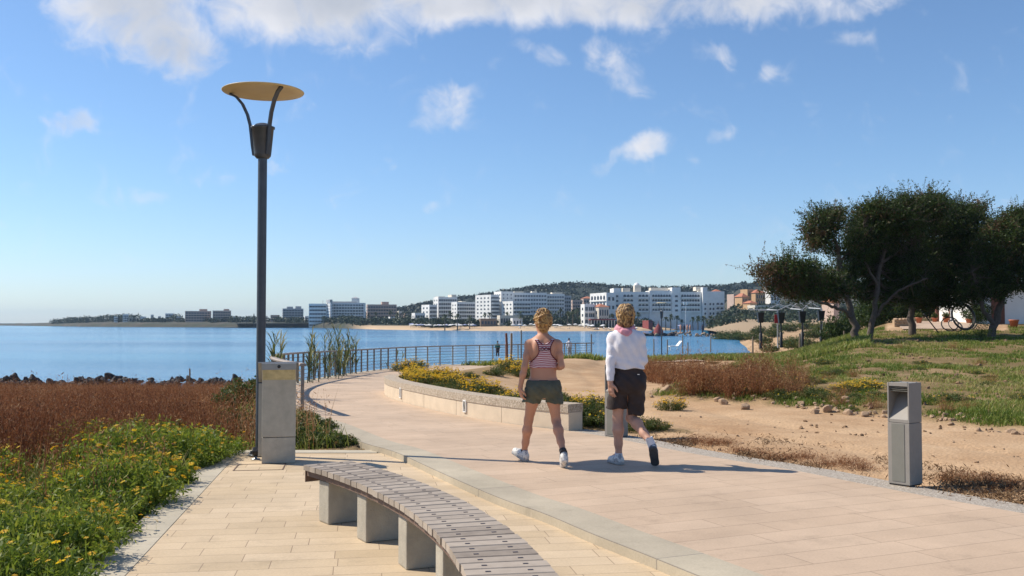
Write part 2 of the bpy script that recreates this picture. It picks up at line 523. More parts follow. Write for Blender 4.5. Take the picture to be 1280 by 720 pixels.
M['pane'] = mat_plain('dark_window', (.035, .05, .075), .2, var=.3, scale=.6)
M['roof_tile'] = mat_plain('terracotta_tile', (.40, .15, .08), .8, var=.2, scale=1.2)
M['terracotta'] = mat_plain('terracotta', (.42, .14, .07), .8, var=.12, scale=9)
M['timber'] = mat_plain('weathered_timber', (.23, .17, .12), .8, var=.25, scale=8, bump=.3)
M['red_timber'] = mat_plain('red_timber', (.16, .06, .035), .7, var=.2, scale=8)
M['bark'] = mat_plain('bark', (.10, .078, .062), .9, var=.35, scale=9, bump=.9, bscale=24)
M['stone'] = mat_plain('field_stone', (.36, .245, .155), .85, var=.3, scale=5, bump=.7, bscale=18)
M['clod'] = mat_plain('earth_clod', (.24, .15, .085), .95, var=.3, scale=6, bump=.8, bscale=20)
M['rock_dark'] = mat_plain('dark_shore_rock', (.045, .038, .036), .8, var=.45, scale=1.3, bump=1.0, bscale=5)
M['rock_tan'] = mat_plain('tan_shore_rock', (.30, .21, .14), .9, var=.35, scale=.6, bump=.8, bscale=3)
M['canvas_blue'] = mat_plain('blue_canvas', (.32, .36, .58), .9, var=.1)
M['canvas_white'] = mat_plain('white_canvas', (.72, .72, .72), .9, var=.05)
M['canvas_red'] = mat_plain('red_canvas', (.22, .05, .05), .9, var=.15)
M['teal_cloth'] = mat_plain('teal_cloth', (.02, .15, .16), .9)
M['red_cloth'] = mat_plain('red_cloth', (.42, .03, .03), .9)
M['dark_cloth'] = mat_plain('dark_cloth', (.04, .04, .06), .9)
M['sand_mound'] = mat_plain('sandy_earth', (.42, .29, .18), .95, var=.2, scale=.15)

def mat_slat():
    m, N, L, B = new_mat('weathered_slat')
    tc = N.new('ShaderNodeTexCoord')
    at = N.new('ShaderNodeAttribute'); at.attribute_name = 'tint'
    nz = N.new('ShaderNodeTexNoise'); nz.inputs['Scale'].default_value = 14; nz.inputs['Detail'].default_value = 6
    L.new(tc.outputs['Object'], nz.inputs['Vector'])
    ad = N.new('ShaderNodeMath'); ad.operation = 'MULTIPLY_ADD'; ad.inputs[1].default_value = .6
    L.new(nz.outputs['Fac'], ad.inputs[0])
    m2 = N.new('ShaderNodeMath'); m2.operation = 'MULTIPLY'; m2.inputs[1].default_value = .5
    L.new(at.outputs['Fac'], m2.inputs[0]); L.new(m2.outputs[0], ad.inputs[2])
    cr = N.new('ShaderNodeValToRGB')
    cr.color_ramp.elements[0].position = .15; cr.color_ramp.elements[0].color = (.20, .16, .125, 1)
    cr.color_ramp.elements[1].position = .85; cr.color_ramp.elements[1].color = (.40, .335, .27, 1)
    L.new(ad.outputs[0], cr.inputs[0]); L.new(cr.outputs[0], B.inputs['Base Color'])
    B.inputs['Roughness'].default_value = .7
    return m
M['slat'] = mat_slat()

def mat_stripes():
    m, N, L, B = new_mat('striped_jersey')
    tc = N.new('ShaderNodeTexCoord'); sp = N.new('ShaderNodeSeparateXYZ')
    L.new(tc.outputs['Object'], sp.inputs[0])
    nz = N.new('ShaderNodeTexNoise'); nz.inputs['Scale'].default_value = 8
    L.new(tc.outputs['Object'], nz.inputs['Vector'])
    a = N.new('ShaderNodeMath'); a.operation = 'MULTIPLY_ADD'; a.inputs[1].default_value = .03
    L.new(nz.outputs['Fac'], a.inputs[0]); L.new(sp.outputs['Z'], a.inputs[2])
    b = N.new('ShaderNodeMath'); b.operation = 'MULTIPLY'; b.inputs[1].default_value = 2 * math.pi / .0215
    L.new(a.outputs[0], b.inputs[0])
    s = N.new('ShaderNodeMath'); s.operation = 'SINE'; L.new(b.outputs[0], s.inputs[0])
    cr = N.new('ShaderNodeValToRGB')
    cr.color_ramp.elements[0].position = .42; cr.color_ramp.elements[0].color = (.33, .055, .08, 1)
    cr.color_ramp.elements[1].position = .6; cr.color_ramp.elements[1].color = (.66, .55, .58, 1)
    mr = N.new('ShaderNodeMapRange'); mr.inputs['From Min'].default_value = -1
    L.new(s.outputs[0], mr.inputs['Value']); L.new(mr.outputs[0], cr.inputs[0])
    L.new(cr.outputs[0], B.inputs['Base Color']); B.inputs['Roughness'].default_value = .9
    return m
M['stripes'] = mat_stripes()
M['trim_red'] = mat_plain('dark_red_trim', (.10, .012, .025), .9)

M['leaf_green'] = mat_leaf('daisy_leaf', [(0, (.065, .11, .014)), (.5, (.14, .205, .024)), (1, (.27, .29, .04))], trans=.42)
M['petal'] = mat_leaf('yellow_petal', [(0, (.58, .30, .01)), (1, (.82, .62, .03))], trans=.3)
M['dry'] = mat_leaf('dry_stalk', [(0, (.11, .042, .018)), (.4, (.23, .095, .036)), (.75, (.38, .20, .085)), (1, (.52, .36, .19))], rough=.8, trans=.25)
M['grass'] = mat_leaf('field_grass', [(0, (.085, .14, .02)), (.4, (.165, .215, .035)), (.7, (.27, .28, .075)), (1, (.42, .33, .15))], trans=.35)
M['shrub'] = mat_leaf('shrub_leaf', [(0, (.03, .06, .012)), (.5, (.07, .10, .022)), (.8, (.13, .13, .03)), (1, (.20, .13, .05))], trans=.3)
M['reed'] = mat_leaf('reed_leaf', [(0, (.05, .08, .03)), (.5, (.12, .15, .05)), (1, (.30, .26, .13))], trans=.3)
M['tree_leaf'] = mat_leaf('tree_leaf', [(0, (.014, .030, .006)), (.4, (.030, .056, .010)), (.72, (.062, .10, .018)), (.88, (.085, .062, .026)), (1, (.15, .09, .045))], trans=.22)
M['far_leaf'] = mat_leaf('far_leaf', [(0, (.014, .030, .014)), (.6, (.03, .052, .022)), (1, (.07, .085, .035))], trans=.1)
M['hill_leaf'] = mat_leaf('hill_leaf', [(0, (.006, .015, .010)), (.6, (.011, .024, .014)), (1, (.02, .036, .018))], trans=.05)
M['palm_leaf'] = mat_leaf('palm_leaf', [(0, (.03, .055, .02)), (1, (.10, .12, .045))], trans=.2)
M['litter'] = mat_leaf('dry_litter', [(0, (.09, .05, .025)), (.6, (.20, .12, .06)), (1, (.36, .26, .15))], trans=.1, rough=.9)

# ---------------------------------------------------------------- plan curves (metres)
def smooth_line(pts, n, passes=2):
    """resample a polyline evenly and round it off"""
    p = np.array([(v[0], v[1]) for v in pts], float)
    for _ in range(passes):
        q = [p[0]]
        for a, b in zip(p[:-1], p[1:]): q += [a * .75 + b * .25, a * .25 + b * .75]
        q.append(p[-1]); p = np.array(q)
    s = np.r_[0, np.cumsum(np.hypot(*np.diff(p, axis=0).T))]
    t = np.linspace(0, s[-1], n)
    return np.c_[np.interp(t, s, p[:, 0]), np.interp(t, s, p[:, 1])]


def offset_line(p, d):
    t = np.gradient(p, axis=0); t /= np.hypot(t[:, 0], t[:, 1])[:, None]
    return p + np.c_[t[:, 1], -t[:, 0]] * d      # to the right of travel


kerb_px = [(821, 699), (774, 680.6), (735, 665.6), (679, 641), (637.5, 628), (596, 611), (538, 585), (491, 563), (456, 555), (425.5, 541), (400.5, 529.5)]
kerb_pts = [tuple(G(x, y)[:2]) for x, y in kerb_px]
near_dir = np.array(kerb_pts[0]) - np.array(kerb_pts[3]); near_dir /= np.hypot(*near_dir)
kerb_near = [tuple(np.array(kerb_pts[0]) + near_dir * t) for t in (6.0, 4.0, 2.0)]
RAIL_PTS = [(-3.52, 16.75), (-4.35, 18.6), (-5.15, 21.2), (-5.62, 23.8), (-5.88, 26.5), (-5.92, 29), (-5.86, 33), (-5.6, 37), (-4.7, 41), (-2.9, 43.6), (-.2, 45.9), (2.2, 48.2), (4.1, 49.9)]
LEFT = kerb_near + kerb_pts + [(-3.72, 16.6), (-4.6, 18.6), (-5.4, 21.2), (-5.87, 23.8), (-6.13, 26.5), (-6.17, 29), (-6.1, 33), (-5.85, 37.1), (-4.85, 41.2), (-3.0, 43.85), (-.3, 46.15), (3.4, 49.7), (8.4, 53.7)]
LEFT_C = smooth_line(LEFT, 420)
wall_px = [(710, 538), (639, 530.5), (564, 518), (520, 507), (487, 497)]
WALL = [tuple(G(x, y)[:2]) for x, y in wall_px] + [(-2.93, 22.4), (-2.9, 23.6)]
right_px = [(1280, 641), (1115, 613), (991, 586.5), (885, 571), (800, 554), (738, 541.5)]
RIGHT = [tuple(G(x, y)[:2]) for x, y in right_px]
rd = np.array(RIGHT[0]) - np.array(RIGHT[2]); rd /= np.hypot(*rd)
RIGHT_NEAR = [tuple(np.array(RIGHT[0]) + rd * t) for t in (6.5, 4.0, 2.0)]
RIGHT_C = smooth_line(RIGHT_NEAR + RIGHT + [(.72, 14.35)] + WALL[1:] + [(-2.7, 25.5), (-2.3, 29), (-1.6, 33), (-.5, 37), (1.6, 41), (4.6, 44.8), (9.5, 48.8)], 420)
WALL_C = smooth_line([WALL[0]] + WALL[1:], 90)
RAIL_C = smooth_line(RAIL_PTS, 260)

def zpath(y): return -.32 * sst(17, 41, y)
TERR_Z = -.07

_o = np.argsort(LEFT_C[:, 1]); XL_Y, XL_X = LEFT_C[_o, 1], LEFT_C[_o, 0]
def xl(y): return np.interp(y, np.r_[XL_Y, 58, 70], np.r_[XL_X, 12, 20])
_o = np.argsort(RIGHT_C[:, 1]); XR_Y, XR_X = RIGHT_C[_o, 1], RIGHT_C[_o, 0]
def xr(y): return np.interp(y, np.r_[XR_Y, 56, 70], np.r_[XR_X, 17, 26])
def xw(y): return np.interp(y, np.r_[WALL_C[:, 1], 25.5, 29, 33, 37, 41], np.r_[WALL_C[:, 0], -2.6, -2.2, -1.5, -.4, 1.7])
def coast(x): return np.interp(x, [-200, -60, -30, -18, -13, -9, -5, 0, 6, 12, 18, 24, 40, 60, 80, 100, 400], [100, 84, 82, 79, 68, 56, 53, 57, 64, 74, 90, 114, 192, 288, 372, 450, 1900])


def track_x(y): return np.interp(y, [2, 8, 11, 14, 17, 22, 30, 40, 52], [9.2, 6.7, 5.2, 4.2, 3.2, 1.6, 1.4, 2.6, 6.0])


def bank_x(y): return np.interp(y, [2, 8, 10, 14, 16.5, 19, 20.3, 21.6, 24, 30, 36, 48, 56], [11, 9.3, 8.6, 7.2, 6.3, 4.9, 3.95, 2.9, 3.2, 5.0, 7.0, 11.6, 15])


def zland(x, y):
    x = np.asarray(x, float); y = np.asarray(y, float)
    zl = -.13 - .052 * np.clip(y - 12, 0, 75)
    t = sst(xl(y) - 1.3, xl(y) - .05, x)
    zp = zpath(y) - .05
    rise = .020 * np.clip(y - 15, 0, 38) * sst(0, 6.0, x - bank_x(y)) + .13 * sst(-.1, 1.0, x - bank_x(y)) * (y < 54)
    zr = zp + rise + .05 * sst(.55, 1.2, x - xr(y)) * (y < 14.1)
    # the bed behind the low wall
    dw = x - xw(y)
    bed = .31 * sst(.22, .45, dw) * (1 - sst(.9, 3.6, dw)) * sst(14.3, 16.8, y) * (1 - sst(30, 44, y))
    zr = zr + bed
    zr = zr + .42 * sst(.15, 1.6, x - xr(y)) * (1 - .9 * sst(2.5, 6, x - xr(y))) * (1 - sst(.07, .15, x / np.maximum(y, 1))) * sst(27, 38, y) * (1 - sst(54, 66, y)) + .42 * sst(.27, .36, x / np.maximum(y, 1)) * sst(24, 44, y)
    z = zl * (1 - t) + zr * t
    u = x / np.maximum(y, 1)
    drop = sst(53, 84, y) * (1 - sst(.33, .37, u)) * (t > .5)
    zfar = -1.9 + .0042 * np.clip(y - 120, 0, 600) * sst(.215, .30, u) + .5 * (fbm(x * .06, y * .03, 3) - .5)
    z = z * (1 - drop) + zfar * drop
    bank = sst(46, 64, y) * sst(.34, .385, u)
    z = z + bank * (.75 + .012 * np.clip(y - 64, 0, 300))
    D = y - coast(x)
    c = sst(0, 1, (D + 11 + 60 * sst(16, 40, x)) / (15 + 60 * sst(16, 40, x)))
    z = z * (1 - c) + (-4.4) * c
    # wheel ruts of the dirt track
    for o_ in (-.85, .75):
        z = z - .035 * np.exp(-((x - track_x(y) - o_ - .25 * np.sin(y * .7)) / .22) ** 2) * (y > 5) * (y < 50)
    # small relief
    amp = .02 + .09 * sst(0, 2, x - bank_x(y)) * (y < 55) + .05 * sst(0, 3, xl(y) - 1.5 - x)
    z = z + amp * (fbm(x * .9, y * .9, 11) - .5) + amp * .5 * (fbm(x * 4, y * 4, 17, 3) - .5)
    return z


def in_paved(x, y):
    p = (x > xl(y) - .06) & (x < xr(y) + .0) & (y < 46)
    e = -3.02 - .155 * (y - 10) + .0
    q = (x > term_left(y) - .32) & (x < xl(y) + .05) & (y < 12.6)
    return p | q


def term_left(y):   # inner edge of the terrace's concrete border
    return np.interp(y, [2.0, 6.37, 8.85, 12.55], [-1.80, -2.47, -2.85, -3.42])


# ---------------------------------------------------------------- ground
def build_ground():
    ang = np.r_[np.linspace(-180, -46, 40, endpoint=False), np.linspace(-46, 46, 470, endpoint=False), np.linspace(46, 180, 41)]
    rad = np.r_[np.geomspace(.8, 90, 330), np.geomspace(93, 900, 90)]
    A, Rr = np.meshgrid(np.radians(ang), rad)
    X, Y = np.sin(A) * Rr, np.cos(A) * Rr
    Z = zland(X, Y)
    # under the paving the earth stays out of sight
    pv = in_paved(X, Y)
    Z = np.where(pv, np.minimum(Z, zpath(Y) - .17), Z)
    back = Y < 1.5
    Z = np.where(back, -.2, Z)
    n, m = X.shape
    V = np.c_[X.ravel(), Y.ravel(), Z.ravel()]
    i = np.arange(n * m).reshape(n, m)
    T = np.stack([i[:-1, :-1], i[:-1, 1:], i[1:, 1:], i[1:, :-1]], -1).reshape(-1, 4)[:, ::-1]
    gm = green_mask(X, Y).ravel()
    me = mesh_np('ground', V, T, ground_mat(), tint=gm, smooth=True)
    tag(link('ground', me), kind='structure')


def green_mask(x, y):
    """share of ground that is grown over (0 bare sand, 1 grass)"""
    n = fbm(x * .55, y * .35, 23); n2 = fbm(x * 1.6, y * 1.1, 29, 3)
    right = sst(-.2, .6, x - bank_x(y) + (n2 - .5) * 1.0)
    far = sst(46, 52, y + (n - .5) * 6)
    right = np.maximum(right, .0)
    patch = sst(.30, .52, n * .6 + n2 * .4)
    g = right * (.72 + .28 * patch)
    g = np.where((x < xl(y)), .75, g)
    bed = (x > xw(y)) & (x < xw(y) + 1.9 + (n - .5) * 2.2) & (y > 14.4) & (y < 44)
    g = np.where(bed, .7, g)
    rim = sst(48, 51, y + 7 * (1 - sst(.11, .17, x / np.maximum(y, 1))) - (n - .5) * 5) * (1 - sst(70, 90, y)) * (x > xl(y))
    g = np.maximum(g, rim * .95)
    u = x / np.maximum(y, 1)
    patio = (u > .375) & (u < .50) & (y > 52) & (y < 66)
    g = np.where(patio, 0, g)
    g = np.where(y > 95, .25 * sst(.45, .6, n), g)
    return g


def ground_mat():
    m, N, L, B = new_mat('earth')
    tc = N.new('ShaderNodeTexCoord')
    at = N.new('ShaderNodeAttribute'); at.attribute_name = 'tint'
    n1 = N.new('ShaderNodeTexNoise'); n1.inputs['Scale'].default_value = .5; n1.inputs['Detail'].default_value = 10; n1.inputs['Roughness'].default_value = .7
    L.new(tc.outputs['Object'], n1.inputs['Vector'])
    sand = N.new('ShaderNodeValToRGB')
    sand.color_ramp.elements[0].position = .32; sand.color_ramp.elements[0].color = (.36, .22, .12, 1)
    sand.color_ramp.elements[1].position = .68; sand.color_ramp.elements[1].color = (.54, .38, .235, 1)
    L.new(n1.outputs['Fac'], sand.inputs[0])
    # pebbles and crumbs
    vo = N.new('ShaderNodeTexVoronoi'); vo.inputs['Scale'].default_value = 24
    L.new(tc.outputs['Object'], vo.inputs['Vector'])
    n3 = N.new('ShaderNodeTexNoise'); n3.inputs['Scale'].default_value = 30; n3.inputs['Detail'].default_value = 4
    L.new(tc.outputs['Object'], n3.inputs['Vector'])
    mr = N.new('ShaderNodeMapRange'); mr.inputs['From Min'].default_value = .25; mr.inputs['From Max'].default_value = .75
    mr.inputs['To Min'].default_value = .72; mr.inputs['To Max'].default_value = 1.22
    L.new(n3.outputs['Fac'], mr.inputs['Value'])
    vm = N.new('ShaderNodeVectorMath'); vm.operation = 'SCALE'
    L.new(sand.outputs[0], vm.inputs[0]); L.new(mr.outputs[0], vm.inputs['Scale'])
    soil = N.new('ShaderNodeValToRGB')
    soil.color_ramp.elements[0].position = .35; soil.color_ramp.elements[0].color = (.10, .085, .03, 1)
    soil.color_ramp.elements[1].position = .7; soil.color_ramp.elements[1].color = (.27, .175, .09, 1)
    L.new(n3.outputs['Fac'], soil.inputs[0])
    mx = N.new('ShaderNodeMixRGB')
    L.new(at.outputs['Fac'], mx.inputs[0]); L.new(vm.outputs[0], mx.inputs[1]); L.new(soil.outputs[0], mx.inputs[2])
    L.new(mx.outputs[0], B.inputs['Base Color'])
    B.inputs['Roughness'].default_value = .95; B.inputs['Specular IOR Level'].default_value = .15
    bp = N.new('ShaderNodeBump'); bp.inputs['Strength'].default_value = .4; bp.inputs['Distance'].default_value = .03
    ad = N.new('ShaderNodeMath'); ad.operation = 'MULTIPLY_ADD'; ad.inputs[1].default_value = -.5
    L.new(vo.outputs['Distance'], ad.inputs[0]); L.new(n3.outputs['Fac'], ad.inputs[2])
    L.new(ad.outputs[0], bp.inputs['Height']); L.new(bp.outputs[0], B.inputs['Normal'])
    return m


# ---------------------------------------------------------------- paved surfaces
def strip(name, a, b, za, zb, nlat, mat, kind='structure', uvw=None, skirt=0.0, side='both'):
    """ribbon between two lines a and b with n points each; u across, v along; optional skirts down both sides"""
    n = len(a)
    t = np.linspace(0, 1, nlat)
    V, UV = [], []
    mid = (a + b) / 2
    s = np.r_[0, np.cumsum(np.hypot(*np.diff(mid, axis=0).T))]
    for k in range(nlat):
        p = a * (1 - t[k]) + b * t[k]
        z = za * (1 - t[k]) + zb * t[k]
        V.append(np.c_[p, z])
        w = np.hypot(*(b - a).T)
        UV.append(np.c_[t[k] * w, s])
    if skirt > 0:
        V = [np.c_[V[0][:, :2], V[0][:, 2] - skirt]] + V + [np.c_[V[-1][:, :2], V[-1][:, 2] - skirt]]
        UV = [UV[0] - np.array([skirt, 0])] + UV + [UV[-1] + np.array([skirt, 0])]
    k = len(V)
    V = np.concatenate(V); UV = np.concatenate(UV)
    i = np.arange(k * n).reshape(k, n)
    T = np.stack([i[:-1, :-1], i[1:, :-1], i[1:, 1:], i[:-1, 1:]], -1).reshape(-1, 4)
    me = mesh_np(name, V, T, mat, uv=UV, smooth=False)
    o = link(name, me)
    tag(o, kind=kind)
    return o


KERB_W = .37
KERB_IN = offset_line(LEFT_C, KERB_W)
def build_paving():
    zl_ = zpath(LEFT_C[:, 1])
    strip('kerb', LEFT_C, KERB_IN, zl_ + .004, zl_ + .004, 3, M['kerb'], skirt=.16)
    # path: pair stations of the two edges by arclength-matched cross sections
    n = 420
    kin = KERB_IN
    # match: for each station of the left edge, the right-edge point furthest along the perpendicular
    t = np.gradient(kin, axis=0); t /= np.hypot(*t.T)[:, None]
    ti = np.linspace(0, 1, n)
    strip('path', kin, match_edge(kin, t, RIGHT_C), zpath(kin[:, 1]), zpath(match_edge(kin, t, RIGHT_C)[:, 1]), 10, M['path'])
    near = RIGHT_C[RIGHT_C[:, 1] < 14.3]
    g = smooth_line(near, 120, 0)
    g2 = offset_line(g, .42)
    wob = .05 * (fbm(g2[:, 0] * 2, g2[:, 1] * 2, 4) - .5)
    strip('gravel_strip', g, g2 + np.c_[wob, wob], np.full(120, -.006), np.full(120, -.012), 4, M['aggregate'])
    # terrace on the seaward side
    ys = np.linspace(1.6, 12.35, 80)
    a = np.c_[term_left(ys), ys]
    b = np.c_[np.minimum(xl(ys) + .02, 9), ys]
    th = math.atan2(.95, 6.18)
    V, UV = [], []
    for k in np.linspace(0, 1, 12):
        p = a * (1 - k) + b * k
        V.append(np.c_[p, np.full(80, TERR_Z)])
        UV.append(np.c_[p[:, 0] * math.cos(th) + p[:, 1] * math.sin(th) + 20, -p[:, 0] * math.sin(th) + p[:, 1] * math.cos(th)])
    V = np.concatenate(V); UV = np.concatenate(UV)
    i = np.arange(12 * 80).reshape(12, 80)
    T = np.stack([i[:-1, :-1], i[1:, :-1], i[1:, 1:], i[:-1, 1:]], -1).reshape(-1, 4)
    tag(link('terrace', mesh_np('terrace', V, T, M['terrace'], uv=UV)), kind='structure')
    ys = np.linspace(1.6, 12.62, 80)
    bi = np.c_[term_left(ys), ys]
    bo = bi - np.array([.29, .03])
    strip('concrete_border', bo, bi, np.full(80, TERR_Z + .004), np.full(80, TERR_Z + .004), 2, M['border'], skirt=.14)
    xa, xb = float(term_left(12.36)) - .0, float(xl(12.5)) + .05
    xs = np.linspace(xa + .002, xb, 20)
    strip('concrete_edging', np.c_[xs, 12.352 + .0 * xs], np.c_[xs, 12.62 + .0 * xs], np.full(20, TERR_Z + .006), np.full(20, TERR_Z + .006), 2, M['border'], skirt=.14)
    # access cover let into the terrace
    c = [G(292, 588, TERR_Z), G(350, 588, TERR_Z), G(357, 580, TERR_Z), G(301, 580, TERR_Z)]
    mb = MB(); th_ = math.atan2(.95, 6.18)
    Mx = Matrix.Translation(((c[0] + c[2]) / 2)) @ Matrix.Rotation(th_, 4, 'Z')
    w, d, e = .27, .25, .014
    for lo, hi in (((-w, -d, 0), (w, -d + e, .004)), ((-w, d - e, 0), (w, d, .004)), ((-w, -d + e, 0), (-w + e, d - e, .004)), ((w - e, -d + e, 0), (w, d - e, .004))):
        mb.box(lo, hi, Mx)
    o = mb.build('access_cover', M['rust'])
    tag(o, 'flat square access cover frame set in the terrace paving before the lectern', 'access cover')


def match_edge(a, t, line):
    """for every station of a, where its perpendicular meets the other edge"""
    nrm = np.c_[t[:, 1], -t[:, 0]]
    out = []
    last = 0
    for i in range(len(a)):
        rel = line - a[i]
        along = rel @ t[i]; across = rel @ nrm[i]
        ok = np.where((across > .5) & (across < 9))[0]
        if len(ok):
            j = ok[np.argmin(np.abs(along[ok]))]
        else:
            j = last
        j = max(j, last)
        last = j
        out.append(line[j])
    out = np.array(out)
    k = np.ones(9) / 9
    for c in (0, 1):
        pad = np.r_[np.full(4, out[0, c]), out[:, c], np.full(4, out[-1, c])]
        out[:, c] = np.convolve(pad, k, 'valid')
    return out


# ---------------------------------------------------------------- sea, far coast, hill
def sea_mat():
    m, N, L, B = new_mat('sea_water')
    tc = N.new('ShaderNodeTexCoord')
    mp = N.new('ShaderNodeMapping'); mp.inputs['Scale'].default_value = (.22, 1, 1)
    L.new(tc.outputs['Object'], mp.inputs[0])
    n1 = N.new('ShaderNodeTexNoise'); n1.inputs['Scale'].default_value = .012; n1.inputs['Detail'].default_value = 6
    L.new(mp.outputs[0], n1.inputs['Vector'])
    cr = N.new('ShaderNodeValToRGB')
    cr.color_ramp.elements[0].position = .42; cr.color_ramp.elements[0].color = (.02, .15, .33, 1)
    cr.color_ramp.elements[1].position = .60; cr.color_ramp.elements[1].color = (.05, .25, .44, 1)
    L.new(n1.outputs['Fac'], cr.inputs[0]); L.new(cr.outputs[0], B.inputs['Base Color'])
    B.inputs['Roughness'].default_value = .12; B.inputs['IOR'].default_value = 1.33
    n2 = N.new('ShaderNodeTexNoise'); n2.inputs['Scale'].default_value = .9; n2.inputs['Detail'].default_value = 5; n2.inputs['Roughness'].default_value = .6
    L.new(mp.outputs[0], n2.inputs['Vector'])
    n4 = N.new('ShaderNodeTexNoise'); n4.inputs['Scale'].default_value = .03; n4.inputs['Detail'].default_value = 4
    L.new(mp.outputs[0], n4.inputs['Vector'])
    mr = N.new('ShaderNodeMapRange'); mr.inputs['From Min'].default_value = .35; mr.inputs['From Max'].default_value = .65
    mr.inputs['To Min'].default_value = .35; mr.inputs['To Max'].default_value = 1.0
    L.new(n4.outputs['Fac'], mr.inputs['Value'])
    bp = N.new('ShaderNodeBump'); bp.inputs['Distance'].default_value = .5
    L.new(mr.outputs[0], bp.inputs['Strength'])
    L.new(n2.outputs['Fac'], bp.inputs['Height']); L.new(bp.outputs[0], B.inputs['Normal'])
    return m


FAR_SHORE = [(-420, 406.6), (-200, 406.8), (0, 407.0), (60, 407.6), (100, 408.3), (170, 408.7), (250, 409.0), (330, 409.3), (400, 409.8), (432, 410.4), (470, 411.8), (520, 412.6), (600, 413.4), (700, 414.0), (800, 413.6), (900, 411.5), (1000, 410), (1150, 409), (1400, 408.5)]
def shore_Y(px): return np.interp(px, [p[0] for p in FAR_SHORE], [F * (CAM_Z - SEA_Z) / (p[1] - 403.0) for p in FAR_SHORE])


def zfar(px, Y):
    """height of the far shore's land at picture column px and distance Y"""
    d = Y - shore_Y(px)
    beach = sst(428, 470, px)
    flat = np.interp(d, [-40, 0, 6, 40, 90, 200, 420], [-1.5, 0, .9, 2.2, 4.2, 6.5, 9]) 
    rocky = np.interp(d, [-40, 0, 5, 20, 60, 200, 420], [-1.5, .3, 3.0, 5.0, 6.0, 8, 9])
    pt = sst(20, 150, px)
    h = rocky * (1 - beach) * (.35 + .65 * pt) + flat * beach
    return SEA_Z + h


def build_far():
    o = link('sea', mesh_np('sea', [(-9000, 30, SEA_Z), (9000, 30, SEA_Z), (9000, 7000, SEA_Z), (-9000, 7000, SEA_Z)], [(0, 1, 2, 3)], sea_mat()))
    tag(o, kind='structure')
    px = np.r_[np.linspace(-420, 0, 12, endpoint=False), np.linspace(0, 1400, 420)]
    ds = np.array([-25, 0, 2, 4, 6, 10, 16, 25, 40, 60, 90, 130, 200, 300, 420, 700.])
    PX, D = np.meshgrid(px, ds)
    Y = shore_Y(PX) + D + 6 * (fbm(PX * .07, D * 0 + 1, 5) - .5) * (D < 30)
    Xx = (PX - 640) / F * Y
    Z = zfar(PX, shore_Y(PX) + D) + (fbm(Xx * .05, Y * .05, 9) - .5) * np.where(D > 3, 1.4, .2) * (PX < 440)
    n, m = PX.shape
    i = np.arange(n * m).reshape(n, m)
    T = np.stack([i[:-1, :-1], i[:-1, 1:], i[1:, 1:], i[1:, :-1]], -1).reshape(-1, 4)
    beach = sst(428, 470, PX) * (D < 45) + .0
    me = mesh_np('far_coast', np.c_[Xx.ravel(), Y.ravel(), Z.ravel()], T, coast_mat(), tint=beach.ravel(), smooth=True)
    tag(link('far_coast', me), kind='structure')
    # wooded hill behind the hotels
    top = [(380, 402), (440, 397), (490, 389), (515, 383), (540, 378), (565, 374), (590, 370), (615, 367), (640, 362.5), (665, 358.5), (690, 356), (715, 354.5), (740, 355), (765, 357), (800, 360), (850, 359.5), (885, 358.5), (905, 356), (930, 354), (960, 352), (1000, 350), (1060, 352), (1150, 358), (1300, 366), (1500, 380)]
    HY = 1350.0
    px = np.linspace(380, 1500, 260)
    tz = np.array([P(640, y, HY).z for _, y in top])
    zt = np.interp(px, [t[0] for t in top], tz)
    prof = [(-420, .02), (-330, .12), (-240, .32), (-150, .62), (-80, .85), (0, 1.0), (90, .8), (200, .4), (320, .05)]
    V = []
    for dy, k in prof:
        Yc = HY + dy
        xx = (px - 640) / F * HY
        z = (SEA_Z + 4) + (zt - SEA_Z - 4) * k + (fbm(px * .03, np.full_like(px, dy * .01), 3) - .5) * 6 * k
        if dy == 0: z = np.minimum(z, zt)
        V.append(np.c_[xx, np.full_like(px, Yc), z])
    V = np.concatenate(V)
    i = np.arange(len(V)).reshape(len(prof), len(px))
    T = np.stack([i[:-1, :-1], i[:-1, 1:], i[1:, 1:], i[1:, :-1]], -1).reshape(-1, 4)
    tag(link('hill', mesh_np('hill', V, T, mat_plain('hill_scrub', (.012, .022, .013), .95, var=.4, scale=.03), smooth=True)), kind='structure')
    # the wood that covers it, one mass
    n = 5200
    pxs = RNG.uniform(400, 1450, n); dy = RNG.uniform(-330, 60, n)
    k = np.interp(dy, [p[0] for p in prof], [p[1] for p in prof])
    zz = (SEA_Z + 4) + (np.interp(pxs, px, zt) - SEA_Z - 4) * k - 1.5
    C = np.c_[(pxs - 640) / F * HY, HY + dy, zz]
    keep = np.interp(pxs, px, zt) > SEA_Z + 9
    me = crowns_mesh('hill_wood', C[keep], RNG.uniform(4.0, 8.0, n)[keep], RNG.uniform(.1, .9, n)[keep], 40, 2.8, M['hill_leaf'])
    tag(link('hill_wood', me), 'dark wood of low trees covering the long hill behind the hotels', 'wood', kind='stuff')


